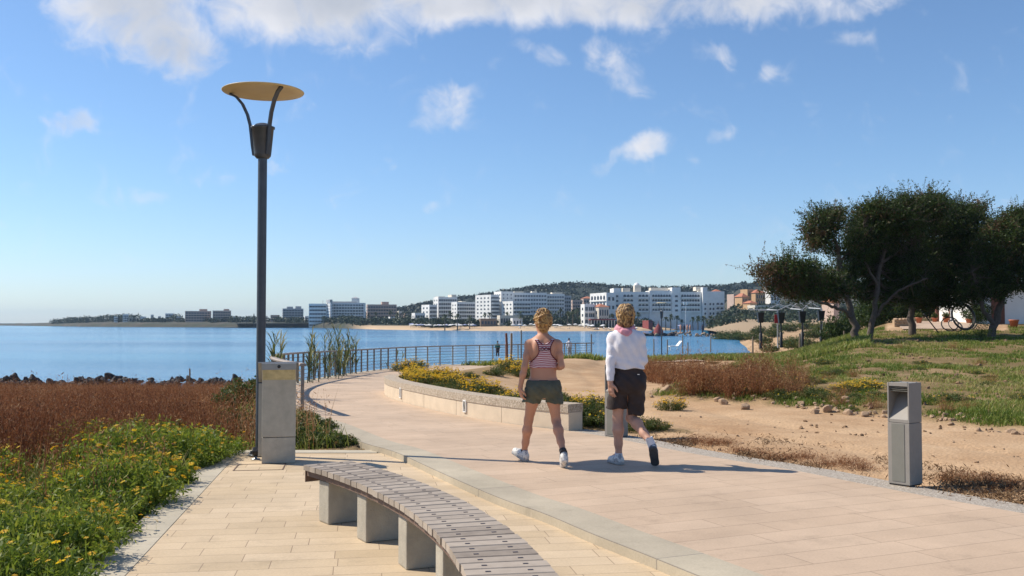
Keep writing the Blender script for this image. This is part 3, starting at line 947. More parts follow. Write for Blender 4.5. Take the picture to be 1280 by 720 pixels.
def coast_mat():
    m, N, L, B = new_mat('coast_earth')
    tc = N.new('ShaderNodeTexCoord')
    at = N.new('ShaderNodeAttribute'); at.attribute_name = 'tint'
    nz = N.new('ShaderNodeTexNoise'); nz.inputs['Scale'].default_value = .05; nz.inputs['Detail'].default_value = 8; nz.inputs['Roughness'].default_value = .65
    L.new(tc.outputs['Object'], nz.inputs['Vector'])
    cr = N.new('ShaderNodeValToRGB')
    e = cr.color_ramp.elements
    e[0].position = .35; e[0].color = (.022, .034, .016, 1)
    e[1].position = .72; e[1].color = (.10, .075, .048, 1)
    e.new(.55).color = (.05, .045, .028, 1)
    L.new(nz.outputs['Fac'], cr.inputs[0])
    mx = N.new('ShaderNodeMixRGB'); mx.inputs[2].default_value = (.50, .36, .22, 1)
    L.new(at.outputs['Fac'], mx.inputs[0]); L.new(cr.outputs[0], mx.inputs[1])
    L.new(mx.outputs[0], B.inputs['Base Color']); B.inputs['Roughness'].default_value = .95
    return m


def leaf_quads(C, size, asp, rng, up=0.0):
    """one diamond-shaped leaf at every centre, random facing; returns verts, tris"""
    n = len(C)
    d = rng.normal(size=(n, 3)); d[:, 2] += up
    d /= np.linalg.norm(d, axis=1)[:, None]
    a = rng.normal(size=(n, 3)); a -= d * (a * d).sum(1)[:, None]; a /= np.linalg.norm(a, axis=1)[:, None]
    s = (size * np.ones(n))[:, None]
    V = np.stack([C - d * s * .5, C + a * s * asp * .5, C + d * s * .5, C - a * s * asp * .5], 1).reshape(-1, 3)
    b = np.arange(n)[:, None] * 4
    T = np.concatenate([b + np.array([[0, 1, 2]]), b + np.array([[0, 2, 3]])])
    return V, T


def crowns_mesh(name, C, rad, tone, per, leaf, mat, flat=.75, rng=None):
    rng = rng or np.random.default_rng(3)
    n = len(C)
    d = rng.normal(size=(n, per, 3)); d /= np.linalg.norm(d, axis=2)[..., None]
    rr = rng.uniform(.55, 1.05, (n, per, 1))
    p = C[:, None, :] + d * rr * rad[:, None, None] * np.array([1, 1, flat])
    V, T = leaf_quads(p.reshape(-1, 3), leaf * rng.uniform(.6, 1.3, n * per), .7, rng)
    t = np.clip(tone[:, None] + rng.normal(0, .18, (n, per)), 0, 1).ravel()
    return mesh_np(name, V, T, mat, tint=np.repeat(t, 4))


build_ground()
build_paving()
build_far()

# ---------------------------------------------------------------- smooth solids from distance fields (people, shoes)
def _seg(p, a, b):
    a = np.asarray(a, float); b = np.asarray(b, float)
    d = b - a
    t = np.clip(((p - a) @ d) / max(d @ d, 1e-12), 0, 1)
    return np.linalg.norm(p - a - t[..., None] * d, axis=-1), t


class Field:
    """primitives blended smoothly on a grid"""
    def __init__(s, lo, hi, h):
        s.h = h
        s.ax = [np.arange(l, u + h, h) for l, u in zip(lo, hi)]
        s.org = np.array([a[0] for a in s.ax])
        s.V = np.full([len(a) for a in s.ax], .3)

    def pts(s):
        return np.stack(np.meshgrid(*s.ax, indexing='ij'), -1)

    def _put(s, lo, hi, fn, k):
        sl = []
        for a, l, u in zip(s.ax, lo, hi):
            i0 = max(0, np.searchsorted(a, l) - 1); i1 = min(len(a), np.searchsorted(a, u) + 1)
            if i1 <= i0: return
            sl.append(slice(i0, i1))
        p = np.stack(np.meshgrid(*[a[q] for a, q in zip(s.ax, sl)], indexing='ij'), -1)
        d = fn(p); v = s.V[tuple(sl)]
        if k > 0:
            hh = np.clip(.5 + .5 * (v - d) / k, 0, 1)
            r = v * (1 - hh) + d * hh - k * hh * (1 - hh)
        else:
            r = np.minimum(v, d)
        s.V[tuple(sl)] = r

    def cap(s, a, b, ra, rb=None, k=.03, sq=(1, 1, 1)):
        rb = ra if rb is None else rb
        sq = np.array(sq, float); a = np.array(a, float); b = np.array(b, float)
        m = max(ra, rb) * 1.15 / sq.min() + 2 * k + .03
        lo = np.minimum(a, b) - m; hi = np.maximum(a, b) + m
        def fn(p):
            d, t = _seg(p * sq, a * sq, b * sq)
            return (d - (ra + (rb - ra) * t)) / sq.max()
        s._put(lo, hi, fn, k)
        return s

    def ell(s, c, r, k=.03, rot=None):
        c = np.array(c, float); r = np.array(r, float)
        m = r.max() + 2 * k + .03
        Q = np.array(rot.to_3x3()) if rot is not None else np.eye(3)
        def fn(p):
            q = (p - c) @ Q
            k0 = np.linalg.norm(q / r, axis=-1); k1 = np.linalg.norm(q / (r * r), axis=-1)
            return k0 * (k0 - 1) / np.maximum(k1, 1e-6)
        s._put(c - m, c + m, fn, k)
        return s

    def chain(s, pts, rads, k=.03, sq=(1, 1, 1)):
        for i in range(len(pts) - 1): s.cap(pts[i], pts[i + 1], rads[i], rads[i + 1], k, sq)
        return s

    def cut(s, n, d):
        """keep the side where n.p < d"""
        p = s.pts(); s.V = np.maximum(s.V, p @ np.asarray(n, float) - d); return s

    def mesh(s, name, mat, smooth_it=1):
        V = s.V; S = V < 0
        nx, ny, nz = V.shape
        c = np.zeros((nx - 1, ny - 1, nz - 1), np.int8)
        offs = [(i, j, k) for i in (0, 1) for j in (0, 1) for k in (0, 1)]
        for (i, j, k) in offs: c += S[i:nx - 1 + i, j:ny - 1 + j, k:nz - 1 + k]
        act = (c > 0) & (c < 8)
        ids = np.argwhere(act)
        idx = np.full(act.shape, -1, np.int64); idx[act] = np.arange(len(ids))
        acc = np.zeros((len(ids), 3)); cnt = np.zeros(len(ids))
        vals = {o: V[ids[:, 0] + o[0], ids[:, 1] + o[1], ids[:, 2] + o[2]] for o in offs}
        for a in offs:
            for ax in range(3):
                if a[ax] == 0:
                    b = list(a); b[ax] = 1; b = tuple(b)
                    va, vb = vals[a], vals[b]
                    m = (va < 0) != (vb < 0)
                    t = np.where(m, va / np.where(m, va - vb, 1), 0)
                    p = np.array(a, float)[None] + t[:, None] * (np.array(b, float) - np.array(a, float))[None]
                    acc[m] += p[m]; cnt += m
        P_ = s.org + s.h * (ids + acc / np.maximum(cnt, 1)[:, None])
        quads = []
        for ax in range(3):
            sl0 = [slice(None)] * 3; sl1 = [slice(None)] * 3
            sl0[ax] = slice(0, -1); sl1[ax] = slice(1, None)
            A = S[tuple(sl0)]; Bq = S[tuple(sl1)]
            e = np.argwhere(A != Bq)
            o1, o2 = (ax + 1) % 3, (ax + 2) % 3
            ok = (e[:, o1] > 0) & (e[:, o2] > 0) & (e[:, o1] < V.shape[o1] - 1) & (e[:, o2] < V.shape[o2] - 1)
            e = e[ok]
            def cell(d1, d2):
                q = e.copy(); q[:, o1] -= d1; q[:, o2] -= d2
                return idx[q[:, 0], q[:, 1], q[:, 2]]
            Q = np.stack([cell(1, 1), cell(0, 1), cell(0, 0), cell(1, 0)], 1)
            flip = ~A[e[:, 0], e[:, 1], e[:, 2]]
            Q[flip] = Q[flip][:, ::-1]
            quads.append(Q)
        Q = np.concatenate(quads)
        for _ in range(smooth_it):
            su = np.zeros_like(P_); n = np.zeros(len(P_))
            for a, b in ((0, 1), (1, 2), (2, 3), (3, 0)):
                np.add.at(su, Q[:, a], P_[Q[:, b]]); np.add.at(n, Q[:, a], 1)
            P_ = .5 * P_ + .5 * su / np.maximum(n, 1)[:, None]
        return mesh_np(name, P_, Q, mat, smooth=True)


def v3(*a): return np.array(a, float)


def hand(f, wrist, d, palm, curl=.5, side=1, s=1.0):
    """palm and five bent fingers; d = pointing direction, palm = direction the palm faces, side = thumb side sign"""
    d = np.asarray(d, float); d /= np.linalg.norm(d)
    n = np.asarray(palm, float); n -= d * (n @ d); n /= np.linalg.norm(n)
    w = np.cross(d, n) * side
    a = np.asarray(wrist, float)
    f.cap(a, a + d * .03 * s, .024 * s, .026 * s, .02)
    for q in (-.026, -.009, .009, .024):
        f.cap(a + d * .02 * s + w * q * .6 * s, a + d * .085 * s + w * q * s, .014 * s, .0125 * s, .012)
    L = {-.028: .058, -.0095: .074, .0095: .078, .0275: .07}
    for q, l in L.items():
        r = a + d * .085 * s + w * q * s
        k1 = r + (d * math.cos(curl * .6) + n * math.sin(curl * .6)) * l * .5 * s + w * q * .12
        k2 = k1 + (d * math.cos(curl * 1.5) + n * math.sin(curl * 1.5)) * l * .32 * s
        k3 = k2 + (d * math.cos(curl * 2.3) + n * math.sin(curl * 2.3)) * l * .24 * s
        f.chain([r, k1, k2, k3], [.0098 * s, .0092 * s, .0085 * s, .0075 * s], .003)
    t0 = a + d * .03 * s + w * .024 * s
    t1 = t0 + (d * .6 + w * .62 + n * .35) * .04 * s
    t2 = t1 + (d * .85 + w * .25 + n * .4) * .03 * s
    t3 = t2 + (d * .95 + w * .05 + n * .4) * .022 * s
    f.chain([t0, t1, t2, t3], [.015 * s, .012 * s, .0105 * s, .009 * s], .008)


def head(f, c, yaw, r=(.073, .094, .112)):
    """skull with face parts; yaw turns it (0 looks along +Y, positive to the viewer's left)"""
    c = np.asarray(c, float)
    cy, sy = math.cos(yaw), math.sin(yaw)
    fw = v3(-sy, cy, 0); rt = v3(cy, sy, 0); up = v3(0, 0, 1)
    rot = Matrix.Rotation(yaw, 4, 'Z')
    f.ell(c + up * .018, (r[0], r[1], r[2] * .86), .03, rot)
    f.ell(c + fw * .022 - up * .045, (r[0] * .82, r[1] * .78, r[2] * .66), .03, rot)      # jaw
    f.cap(c + fw * .086 + up * .012, c + fw * .104 - up * .022, .010, .014, .012)             # nose
    f.cap(c + fw * .083 - up * .052 - rt * .018, c + fw * .083 - up * .052 + rt * .018, .009, .009, .012)   # lips
    f.cap(c + fw * .076 - up * .088, c + fw * .08 - up * .086, .016, .014, .02)               # chin
    f.cap(c + fw * .08 + up * .035 - rt * .03, c + fw * .084 + up * .035 + rt * .03, .012, .012, .015)      # brow
    for s in (-1, 1):
        f.ell(c + rt * s * (r[0] + .002) - up * .01 - fw * .006, (.010, .020, .031), .006, rot)    # ears
    return fw, rt


def eyes(name, c, yaw, parent):
    cy, sy = math.cos(yaw), math.sin(yaw)
    fw = v3(-sy, cy, 0); rt = v3(cy, sy, 0)
    for s in (-1, 1):
        mb = MB()
        mb.lathe([(.0001, -.010), (.006, -.008), (.010, 0), (.006, .008), (.0001, .010)], 10, Matrix.Translation(Vector(np.asarray(c) + fw * .079 + rt * s * .031 + v3(0, 0, .012))))
        mb.build('eye', M['white_paint'], parent)


def shoe(root, heel, toe, up, mat, sole_mat, wid=.042):
    heel = np.asarray(heel, float); toe = np.asarray(toe, float)
    fw = toe - heel; L = np.linalg.norm(fw); fw /= L
    up = np.asarray(up, float); up -= fw * (up @ fw); up /= np.linalg.norm(up)
    lo = np.minimum(heel, toe) - .16; hi = np.maximum(heel, toe) + .16
    f = Field(lo, hi, .006)
    f.cap(heel + up * .045 + fw * .03, heel + up * .05 + fw * L * .4, wid * .95, wid, .02)
    f.cap(heel + up * .045 + fw * L * .35, heel + up * .034 + fw * (L - .035), wid, wid * .92, .02)
    f.cap(heel + up * .07 + fw * .035, heel + up * .095 + fw * .05, wid * .8, wid * .74, .02)
    f.cap(heel + up * .072 + fw * .06, heel + up * .06 + fw * L * .6, wid * .72, wid * .72, .02)
    f.cut(-up, -(heel @ up) - .022)
    f.cut(up, heel @ up + .118)
    o = link('shoe', f.mesh('shoe', mat), root)
    g = Field(lo, hi, .006)
    g.cap(heel + fw * .035 + up * .014, heel + fw * L * .45 + up * .014, wid * 1.06, wid * .95, .02)
    g.cap(heel + fw * L * .4 + up * .014, heel + fw * (L - .035) + up * .014, wid * 1.0, wid * 1.06, .02)
    g.cut(-up, -(heel @ up) - .0); g.cut(up, heel @ up + .034)
    s = link('sole', g.mesh('sole', sole_mat), o)
    return o


def walker_a():
    base = v3((679 - 640) / F * 10.87, 10.87, 0)
    root = empty('person', base, 0, 'woman in striped racerback top and olive shorts striding away with her fair hair pinned up', 'person', 'two women walking along the path')
    hL, kL, aL = v3(-.085, 0, .865), v3(-.158, .15, .47), v3(-.205, .27, .105)
    hR, kR, aR = v3(.088, 0, .865), v3(.142, .035, .475), v3(.20, -.235, .185)
    sL, eL, wL = v3(-.156, .0, 1.308), v3(-.206, -.07, 1.065), v3(-.252, -.045, .845)
    sR, eR, wR = v3(.160, .0, 1.308), v3(.196, -.07, 1.075), v3(.155, .13, 1.05)

    def torso(f, g=0.0):
        f.cap((0, .005, 1.20), (0, .0, 1.30), .142 + g, .130 + g, .04, (1, 1.42, 1))
        f.cap((0, .005, 1.20), (0, .01, 1.03), .142 + g, .124 + g, .04, (1, 1.40, 1))
        f.cap((0, .01, 1.03), (0, .0, .87), .124 + g, .158 + g, .05, (1, 1.32, 1))
        for s in (-1, 1):
            f.ell((s * .07, .075, 1.20), (.062 + g, .058 + g, .06 + g), .03)
            f.ell((s * .058, -.07, 1.27), (.055 + g, .034 + g, .085 + g), .035)      # shoulder blades
            f.ell((s * .078, -.055, .835), (.088 + g, .085 + g, .09 + g), .03)
        f.cap((-.04, .0, 1.345), (-.14, .0, 1.31), .045 + g, .043 + g, .05)
        f.cap((.04, .0, 1.345), (.144, .0, 1.31), .045 + g, .043 + g, .05)
        return f

    f = Field((-.42, -.42, .0), (.40, .50, 1.70), .0068)
    torso(f)
    f.cap((0, .0, 1.34), (-.004, .012, 1.47), .052, .046, .03)
    hc = v3(-.005, .02, 1.535)
    head(f, hc, .30)
    for h, kn, an in ((hL, kL, aL), (hR, kR, aR)):
        f.chain([h, h * .55 + kn * .45, kn], [.088, .071, .048], .03)
        bk = v3(0, -.022, 0)
        f.chain([kn, kn * .68 + an * .32 + bk, kn * .3 + an * .7, an], [.046, .052, .038, .031], .03)
    f.cap(aL, v3(-.255, .36, .075), .032, .028, .02)
    f.cap(aR, v3(.205, -.20, .06), .032, .028, .02)
    for s_, e, w in ((sL, eL, wL), (sR, eR, wR)):
        f.ell(s_, (.048, .047, .048), .035)
        f.chain([s_, s_ * .5 + e * .5, e, e * .65 + w * .35, w], [.043, .038, .032, .034, .0235], .025)
    hand(f, wL, (.10, .03, -1), (.85, .35, 0), .55, 1, .95)
    hand(f, wR, (-.35, .8, .35), (-.8, -.4, 0), .9, -1, .95)
    body = link('body', f.mesh('body', M['skin'], 2), root)
    eyes('eye', hc, .30, root)

    # striped top: the torso, let out a little and trimmed to a racerback
    t = torso(Field((-.24, -.22, 1.02), (.24, .22, 1.42), .0068), .004)
    t.cap((-.05, .0, 1.36), (-.155, .0, 1.325), .050, .050, .05)
    p = t.pts(); X, Yp, Z = p[..., 0] - .012, p[..., 1], p[..., 2]
    wid = np.interp(Z, [1.06, 1.10, 1.17, 1.23, 1.29, 1.33, 1.38], [.20, .18, .095, .062, .066, .085, .115])
    wid = np.where(Yp > .03, np.interp(Z, [1.06, 1.2, 1.3, 1.38], [.2, .15, .09, .11]), wid)
    inn = np.interp(Z, [1.20, 1.305, 1.34, 1.40], [-.2, -.02, .055, .085])
    t.V = np.maximum.reduce([t.V - .006, (np.abs(X) - wid) * .7, (inn - np.abs(X)) * .6, 1.055 + .0 * Z - Z, Z - 1.372])
    top = link('racerback_top', t.mesh('racerback_top', M['stripes'], 1), root)
    # dark red edging and the letters across the shoulders
    mb = MB()
    def edge(pts): mb.tube(pts, .0048, 6)
    yb = lambda x, z: -.105 - .012 * math.cos(x * 9)
    for s in (-1, 1):
        pts = []
        for z, w_ in ((1.115, .150), (1.14, .128), (1.17, .097), (1.20, .075), (1.23, .062), (1.26, .062), (1.29, .066), (1.315, .076), (1.34, .090), (1.36, .104)):
            pts.append((s * w_ + .012, surf_y(t, s * w_ * .97 + .012, z), z))
        edge(pts)
    pts = [( .012 + s_, surf_y(t, .012 + s_ * 1.08, z) , z) for s_, z in ((-.075, 1.36), (-.06, 1.34), (-.04, 1.322), (-.015, 1.31), (.015, 1.31), (.04, 1.322), (.06, 1.34), (.075, 1.36))]
    edge(pts)
    mb.build('edging', M['trim_red'], top)
    cu = bpy.data.curves.new('lettering', 'FONT'); cu.body = 'LOOK'; cu.size = .05; cu.align_x = 'CENTER'; cu.extrude = .002; cu.offset = .0015
    tmp = bpy.data.objects.new('lettering_tmp', cu)
    dg = bpy.context.evaluated_depsgraph_get()
    COL.objects.link(tmp); dg.update()
    me = bpy.data.meshes.new_from_object(tmp.evaluated_get(bpy.context.evaluated_depsgraph_get()))
    bpy.data.objects.remove(tmp)
    me.materials.clear(); me.materials.append(M['trim_red'])
    lt = link('lettering', me, top)
    lt.location = (.012, surf_y(t, .012, 1.265) - .006, 1.245)
    lt.rotation_euler = (R(90 - 6), 0, 0)

    # shorts
    g = Field((-.28, -.24, .58), (.28, .24, .98), .0068)
    g.cap((0, .005, .97), (0, .0, .86), .139, .167, .04, (1, 1.29, 1))
    for s in (-1, 1): g.ell((s * .075, -.05, .835), (.101, .103, .105), .03)
    for h, kn in ((hL, kL), (hR, kR)):
        m = h * .42 + kn * .58
        q = h + (m - h) * 1.05
        side = np.sign(h[0]) * v3(.008, 0, 0)
        g.cap(h + side * .3, q + side, .104, .103, .03)
    g.cut((0, 0, 1), .922)
    pt = g.pts()
    hem = .668 + .008 * np.sin(pt[..., 0] * 26) + .005 * np.sin(pt[..., 0] * 61 + pt[..., 1] * 30) + .06 * (np.abs(pt[..., 0]) < .02)
    g.V = np.maximum(g.V + .0035 * np.sin(pt[..., 2] * 70 + pt[..., 0] * 75) * (pt[..., 2] < .86), hem - pt[..., 2])
    sh = link('shorts', g.mesh('shorts', M['olive'], 1), root)
    wb = MB(); wb.lathe([(.143, .900), (.146, .903), (.146, .924), (.141, .926)], 28, Matrix.Diagonal((1, .775, 1, 1)))
    wb.build('waistband', M['dark_cloth'], sh)
    # hair pinned up in loose curls
    hf = Field(hc - .2, hc + .22, .0065)
    cyw = .30
    back = v3(math.sin(cyw), -math.cos(cyw), 0)
    hf.ell(hc + v3(0, 0, .03) + back * .012, (.080, .098, .100), .02, Matrix.Rotation(cyw, 4, 'Z'))
    hf.ell(hc + v3(0, 0, -.035) + back * .03, (.064, .07, .07), .02)
    q = hf.pts()
    face = (q - hc) @ (-back)
    hf.V = np.maximum(hf.V, np.minimum(face - .045, .05) - np.clip((q[..., 2] - hc[2] - .05) * 1.2, 0, .2))
    rg = np.random.default_rng(4)
    for i in range(34):
        a = rg.uniform(0, 6.28); el = rg.uniform(-.55, 1.3)
        dr = v3(math.cos(a) * math.cos(el), math.sin(a) * math.cos(el), math.sin(el))
        if dr @ -back > .45: continue
        c = hc + v3(0, 0, .035) + dr * v3(.078, .091, .092) + back * .012
        t2 = np.cross(dr, rg.normal(size=3)); t2 /= np.linalg.norm(t2)
        hf.chain([c - t2 * .025, c + dr * .016, c + t2 * .025], [.011, .016, .010], .008)
    for i in range(9):
        a = rg.uniform(0, 6.28)
        c = hc + v3(.004, 0, .118) + back * .03 + v3(math.cos(a), math.sin(a), 0) * .032
        hf.cap(c, c + v3(rg.normal() * .018, rg.normal() * .018, .014), .02, .015, .008)
    hr = link('hair', hf.mesh('hair', M['hair'], 0), root)
    # curls and loose ends over the pinned mass
    mb = MB()
    for i in range(170):
        a = rg.uniform(0, 6.28); el = rg.uniform(-.6, 1.45)
        dr = v3(math.cos(a) * math.cos(el), math.sin(a) * math.cos(el), math.sin(el))
        if dr @ -back > .5: continue
        c = hc + v3(0, 0, .035) + dr * v3(.091, .102, .106) + back * .012
        if el > .8: c = c + v3(0, 0, .02)
        t2 = np.cross(dr, rg.normal(size=3)); t2 /= np.linalg.norm(t2); t3 = np.cross(dr, t2)
        k = rg.uniform(.014, .03); tw_ = rg.uniform(-2, 2)
        pts = [c + t2 * k * (u * 1.6 - .8) * 1.5 + t3 * k * .6 * math.sin(u * 4 + tw_) + dr * .012 * math.sin(u * 3.14) for u in np.linspace(0, 1, 6)]
        mb.tube(pts, [.0018, .0036, .0042, .004, .003, .001], 5, int(rg.uniform() < .38), cap=False)
    for i in range(14):
        a = rg.uniform(-.7, .7)
        p0 = hc + back * .075 + v3(math.sin(a) * .055, 0, -.055)
        mb.tube([p0, p0 + v3(rg.normal() * .008, -.006, -.025), p0 + v3(rg.normal() * .012, -.002, -.05)], [.0022, .0018, .0006], 4, 0, cap=False)
    mb.build('curls', [M['hair_light'], M['hair_dark']], hr)
    # feet
    for an, toe, heel, up in ((aL, v3(-.325, .43, .075), v3(-.178, .225, .003), (.12, -.25, 1)), (aR, v3(.212, -.165, .002), v3(.205, -.285, .185), (0, -.85, .42))):
        s = MB(); fw = (toe - heel) / np.linalg.norm(toe - heel)
        pth = [an + v3(0, 0, .035), an, an * .6 + (heel + fw * .05) * .4]
        s.tube([an + (an - (heel + fw * .05)) * .28, an, heel + fw * .05 + np.array(up) * .05], [.040, .040, .042], 12)
        s.build('sock', M['sock_dark'], root)
        shoe(root, heel, toe, up, M['shoe'], M['sole_grey'])
    return root


def surf_y(f, x, z):
    """where a field's surface meets the ray coming from behind at (x, z)"""
    i = int(np.clip(round((x - f.org[0]) / f.h), 0, f.V.shape[0] - 1)); k = int(np.clip(round((z - f.org[2]) / f.h), 0, f.V.shape[2] - 1))
    col = f.V[max(0, i - 1):i + 2, :, max(0, k - 1):k + 2].min(axis=(0, 2))
    j = np.where(col < 0)[0]
    return float(f.org[1] + f.h * (j[0] - .5)) if len(j) else -.1


def walker_b():
    base = v3(145.4 / F * 10.9, 10.9, 0)
    root = empty('person', base, 0, 'woman in white long-sleeved jumper and dark brown knee shorts walking beside her friend', 'person', 'two women walking along the path')
    hL, kL, aL = v3(-.10, 0, .93), v3(-.118, .035, .50), v3(-.11, .01, .105)
    hR, kR, aR = v3(.10, 0, .93), v3(.03, .06, .50), v3(.195, -.27, .285)
    sL, eL, wL = v3(-.178, .0, 1.37), v3(-.205, -.07, 1.12), v3(-.212, -.115, .905)
    sR, eR, wR = v3(.128, .0, 1.37), v3(.160, -.02, 1.13), v3(.13, .19, 1.06)
    cx = -.025
    f = Field((-.42, -.52, .0), (.40, .50, 1.80), .0072)
    def torso(f, g):
        f.cap((cx, .005, 1.22), (cx, .0, 1.335), .138 + g, .128 + g, .04, (1, 1.30, 1))
        f.cap((cx, .005, 1.22), (-.005, .01, 1.07), .138 + g, .132 + g, .04, (1, 1.30, 1))
        f.cap((-.005, .01, 1.07), (0, .0, .92), .138 + g, .166 + g, .05, (1, 1.3, 1))
        for s in (-1, 1):
            f.ell((cx + s * .075, .085, 1.22), (.068 + g, .06 + g, .066 + g), .03)
            f.ell((cx + s * .06, -.07, 1.29), (.06 + g, .036 + g, .09 + g), .04)
        f.cap((cx - .05, 0, 1.415), (sL[0] + .03, 0, 1.385), .055 + g, .05 + g, .06)
        f.cap((cx + .05, 0, 1.415), (sR[0] - .03, 0, 1.385), .055 + g, .05 + g, .06)
    torso(f, -.012)
    for s in (-1, 1): f.ell((s * .08, -.055, .88), (.095, .09, .10), .03)
    f.cap((cx, .0, 1.40), (cx - .002, .012, 1.54), .058, .052, .04)
    hc = v3(cx - .002, .02, 1.615)
    head(f, hc, -.25)
    for h, kn, an in ((hL, kL, aL), (hR, kR, aR)):
        f.chain([h, h * .55 + kn * .45, kn], [.094, .078, .054], .03)
        ax = (an - kn) / np.linalg.norm(an - kn)
        bk = np.cross(ax, v3(1, 0, 0)); bk = -bk / np.linalg.norm(bk) * .02
        if bk[1] > 0: bk = -bk
        f.chain([kn, kn * .68 + an * .32 + bk, kn * .3 + an * .7, an], [.052, .060, .043, .035], .03)
    f.cap(aL, v3(-.16, .10, .06), .034, .03, .02)
    f.cap(aR, v3(.23, -.22, .12), .034, .03, .02)
    for e, w in ((eL, wL), (eR, wR)):
        f.chain([e, e * .5 + w * .5, w], [.034, .033, .026], .02)
    hand(f, wL, (.06, -.02, -1), (.75, .6, .0), .4, 1, 1.08)
    hand(f, wR, (-.4, .75, .3), (-.8, -.4, 0), .8, -1, 1.0)
    link('body', f.mesh('body', M['skin_b'], 2), root)
    eyes('eye', hc, -.25, root)
    # jumper with soft folds
    j = Field((-.34, -.26, .98), (.32, .40, 1.48), .0072)
    torso(j, .014)
    j.cap((-.005, .0, 1.10), (-.005, .0, 1.0), .150, .150, .05, (1, 1.25, 1))
    for s_, e, w in ((sL, eL, wL), (sR, eR, wR)):
        j.ell(s_, (.056, .056, .055), .05)
        j.chain([s_, s_ * .5 + e * .5, e], [.053, .050, .045], .03)
        d = (w - e)
        j.chain([e, e + d * .5, e + d * .97], [.045, .042, .038], .02)
    jl = Field((-.34, -.30, .85), (-.1, .2, 1.2), .0072)
    jl.chain([eL + v3(0, 0, .03), eL, eL * .5 + wL * .5, wL + v3(0, 0, .012)], [.05, .049, .045, .038], .02)
    n0 = len(j.ax[2])
    p = j.pts()
    j.V = j.V + .0045 * np.sin(p[..., 2] * 62 + p[..., 0] * 22) * sst(1.22, 1.05, p[..., 2]) + .003 * np.sin(p[..., 0] * 70 + p[..., 2] * 40)
    j.V = np.maximum(j.V, 1.045 + .008 * np.sin(p[..., 0] * 30) + np.where(p[..., 0] < -.17, -.2, 0) - p[..., 2])
    jm = link('jumper', j.mesh('jumper', M['white_knit'], 1), root)
    jl.cut((0, 0, -1), -.915)
    link('sleeve', jl.mesh('sleeve', M['white_knit'], 1), jm)
    # pink collar rolled round the neck
    c = Field((-.24, -.2, 1.36), (.2, .2, 1.58), .0068)
    for k in range(16):
        a0, a1 = k / 16 * 6.283, (k + 1) / 16 * 6.283
        def pt(a, rr, z): return (cx - .01 + rr * math.cos(a) * 1.08, .01 + rr * math.sin(a), z + .028 * math.sin(a))
        c.cap(pt(a0, .088, 1.465), pt(a1, .088, 1.465), .024 + .006 * math.sin(3 * a0), .024 + .006 * math.sin(3 * a1), .012)
        c.cap(pt(a0, .076, 1.497), pt(a1, .076, 1.497), .02 + .005 * math.sin(2 * a0 + 1), .02 + .005 * math.sin(2 * a1 + 1), .012)
    for k in range(5):
        c.cap((cx - .05 + .02 * k, -.085, 1.455), (cx - .02 + .008 * k, -.105, 1.415), .022, .012, .012)
    link('collar', c.mesh('collar', M['pink'], 1), root)
    # knee shorts
    g = Field((-.30, -.28, .46), (.30, .27, 1.12), .0072)
    g.cap((0, .005, 1.09), (0, .0, .92), .142, .168, .05, (1, 1.25, 1))
    for s in (-1, 1): g.ell((s * .078, -.058, .88), (.104, .106, .115), .04)
    for h, kn in ((hL, kL), (hR, kR)):
        side = v3(-.035, 0, 0) if h[0] < 0 else v3(.035, 0, 0)
        q = h + (kn - h) * (.96 if h[0] > 0 else .88) + side
        g.cap(h + v3(-.012 * np.sign(h[0]), 0, 0), q, .106, .104, .03)
    g.cut((0, 0, 1), 1.066)
    p = g.pts()
    hem = np.where(p[..., 0] < -.012, .605, .535) + .008 * np.sin(p[..., 0] * 40)
    g.V = np.maximum(g.V + .005 * np.sin(p[..., 2] * 48 + p[..., 0] * 45) * (p[..., 2] < 1.0), hem - p[..., 2])
    # crease between the legs
    g.V = np.maximum(g.V, (.004 - np.abs(p[..., 0] + .012)) * 2 * (p[..., 2] < .76) - .2 * (p[..., 2] >= .76))
    sh = link('shorts', g.mesh('shorts', M['brown_cloth'], 1), root)
    bt = MB(); bt.box((.075, -.178, .985), (.098, -.166, .992)); bt.build('pocket_tag', M['white_paint'], sh)
    # streaked bob
    hf = Field(hc - .2, hc + .22, .0065)
    yw = -.25; back = v3(math.sin(yw), -math.cos(yw), 0)
    hf.ell(hc + v3(0, 0, .03) + back * .012, (.092, .106, .107), .02, Matrix.Rotation(yw, 4, 'Z'))
    hf.ell(hc + v3(0, 0, -.055) + back * .03, (.092, .075, .075), .03)
    q = hf.pts(); fc = (q - hc) @ (-back)
    hf.V = np.maximum(hf.V, fc - .04 - np.clip((q[..., 2] - hc[2] - .04) * 1.3, 0, .2))
    rg = np.random.default_rng(9)
    for i in range(46):
        a = rg.uniform(0, 6.28); el = rg.uniform(-.3, 1.2)
        dr = v3(math.cos(a) * math.cos(el), math.sin(a) * math.cos(el), math.sin(el))
        if dr @ -back > .4: continue
        c0 = hc + v3(0, 0, .03) + dr * v3(.084, .096, .101) + back * .012
        dn = v3(0, 0, -1) - dr * (v3(0, 0, -1) @ dr)
        c1 = c0 + dn * .04 + dr * .006; c2 = c1 + dn * .03 - dr * .012 + v3(rg.normal() * .006, 0, -.01)
        hf.chain([c0, c1, c2], [.010, .013, .009], .012)
    hr = link('hair', hf.mesh('hair', M['hair_b'], 0), root)
    mb = MB()
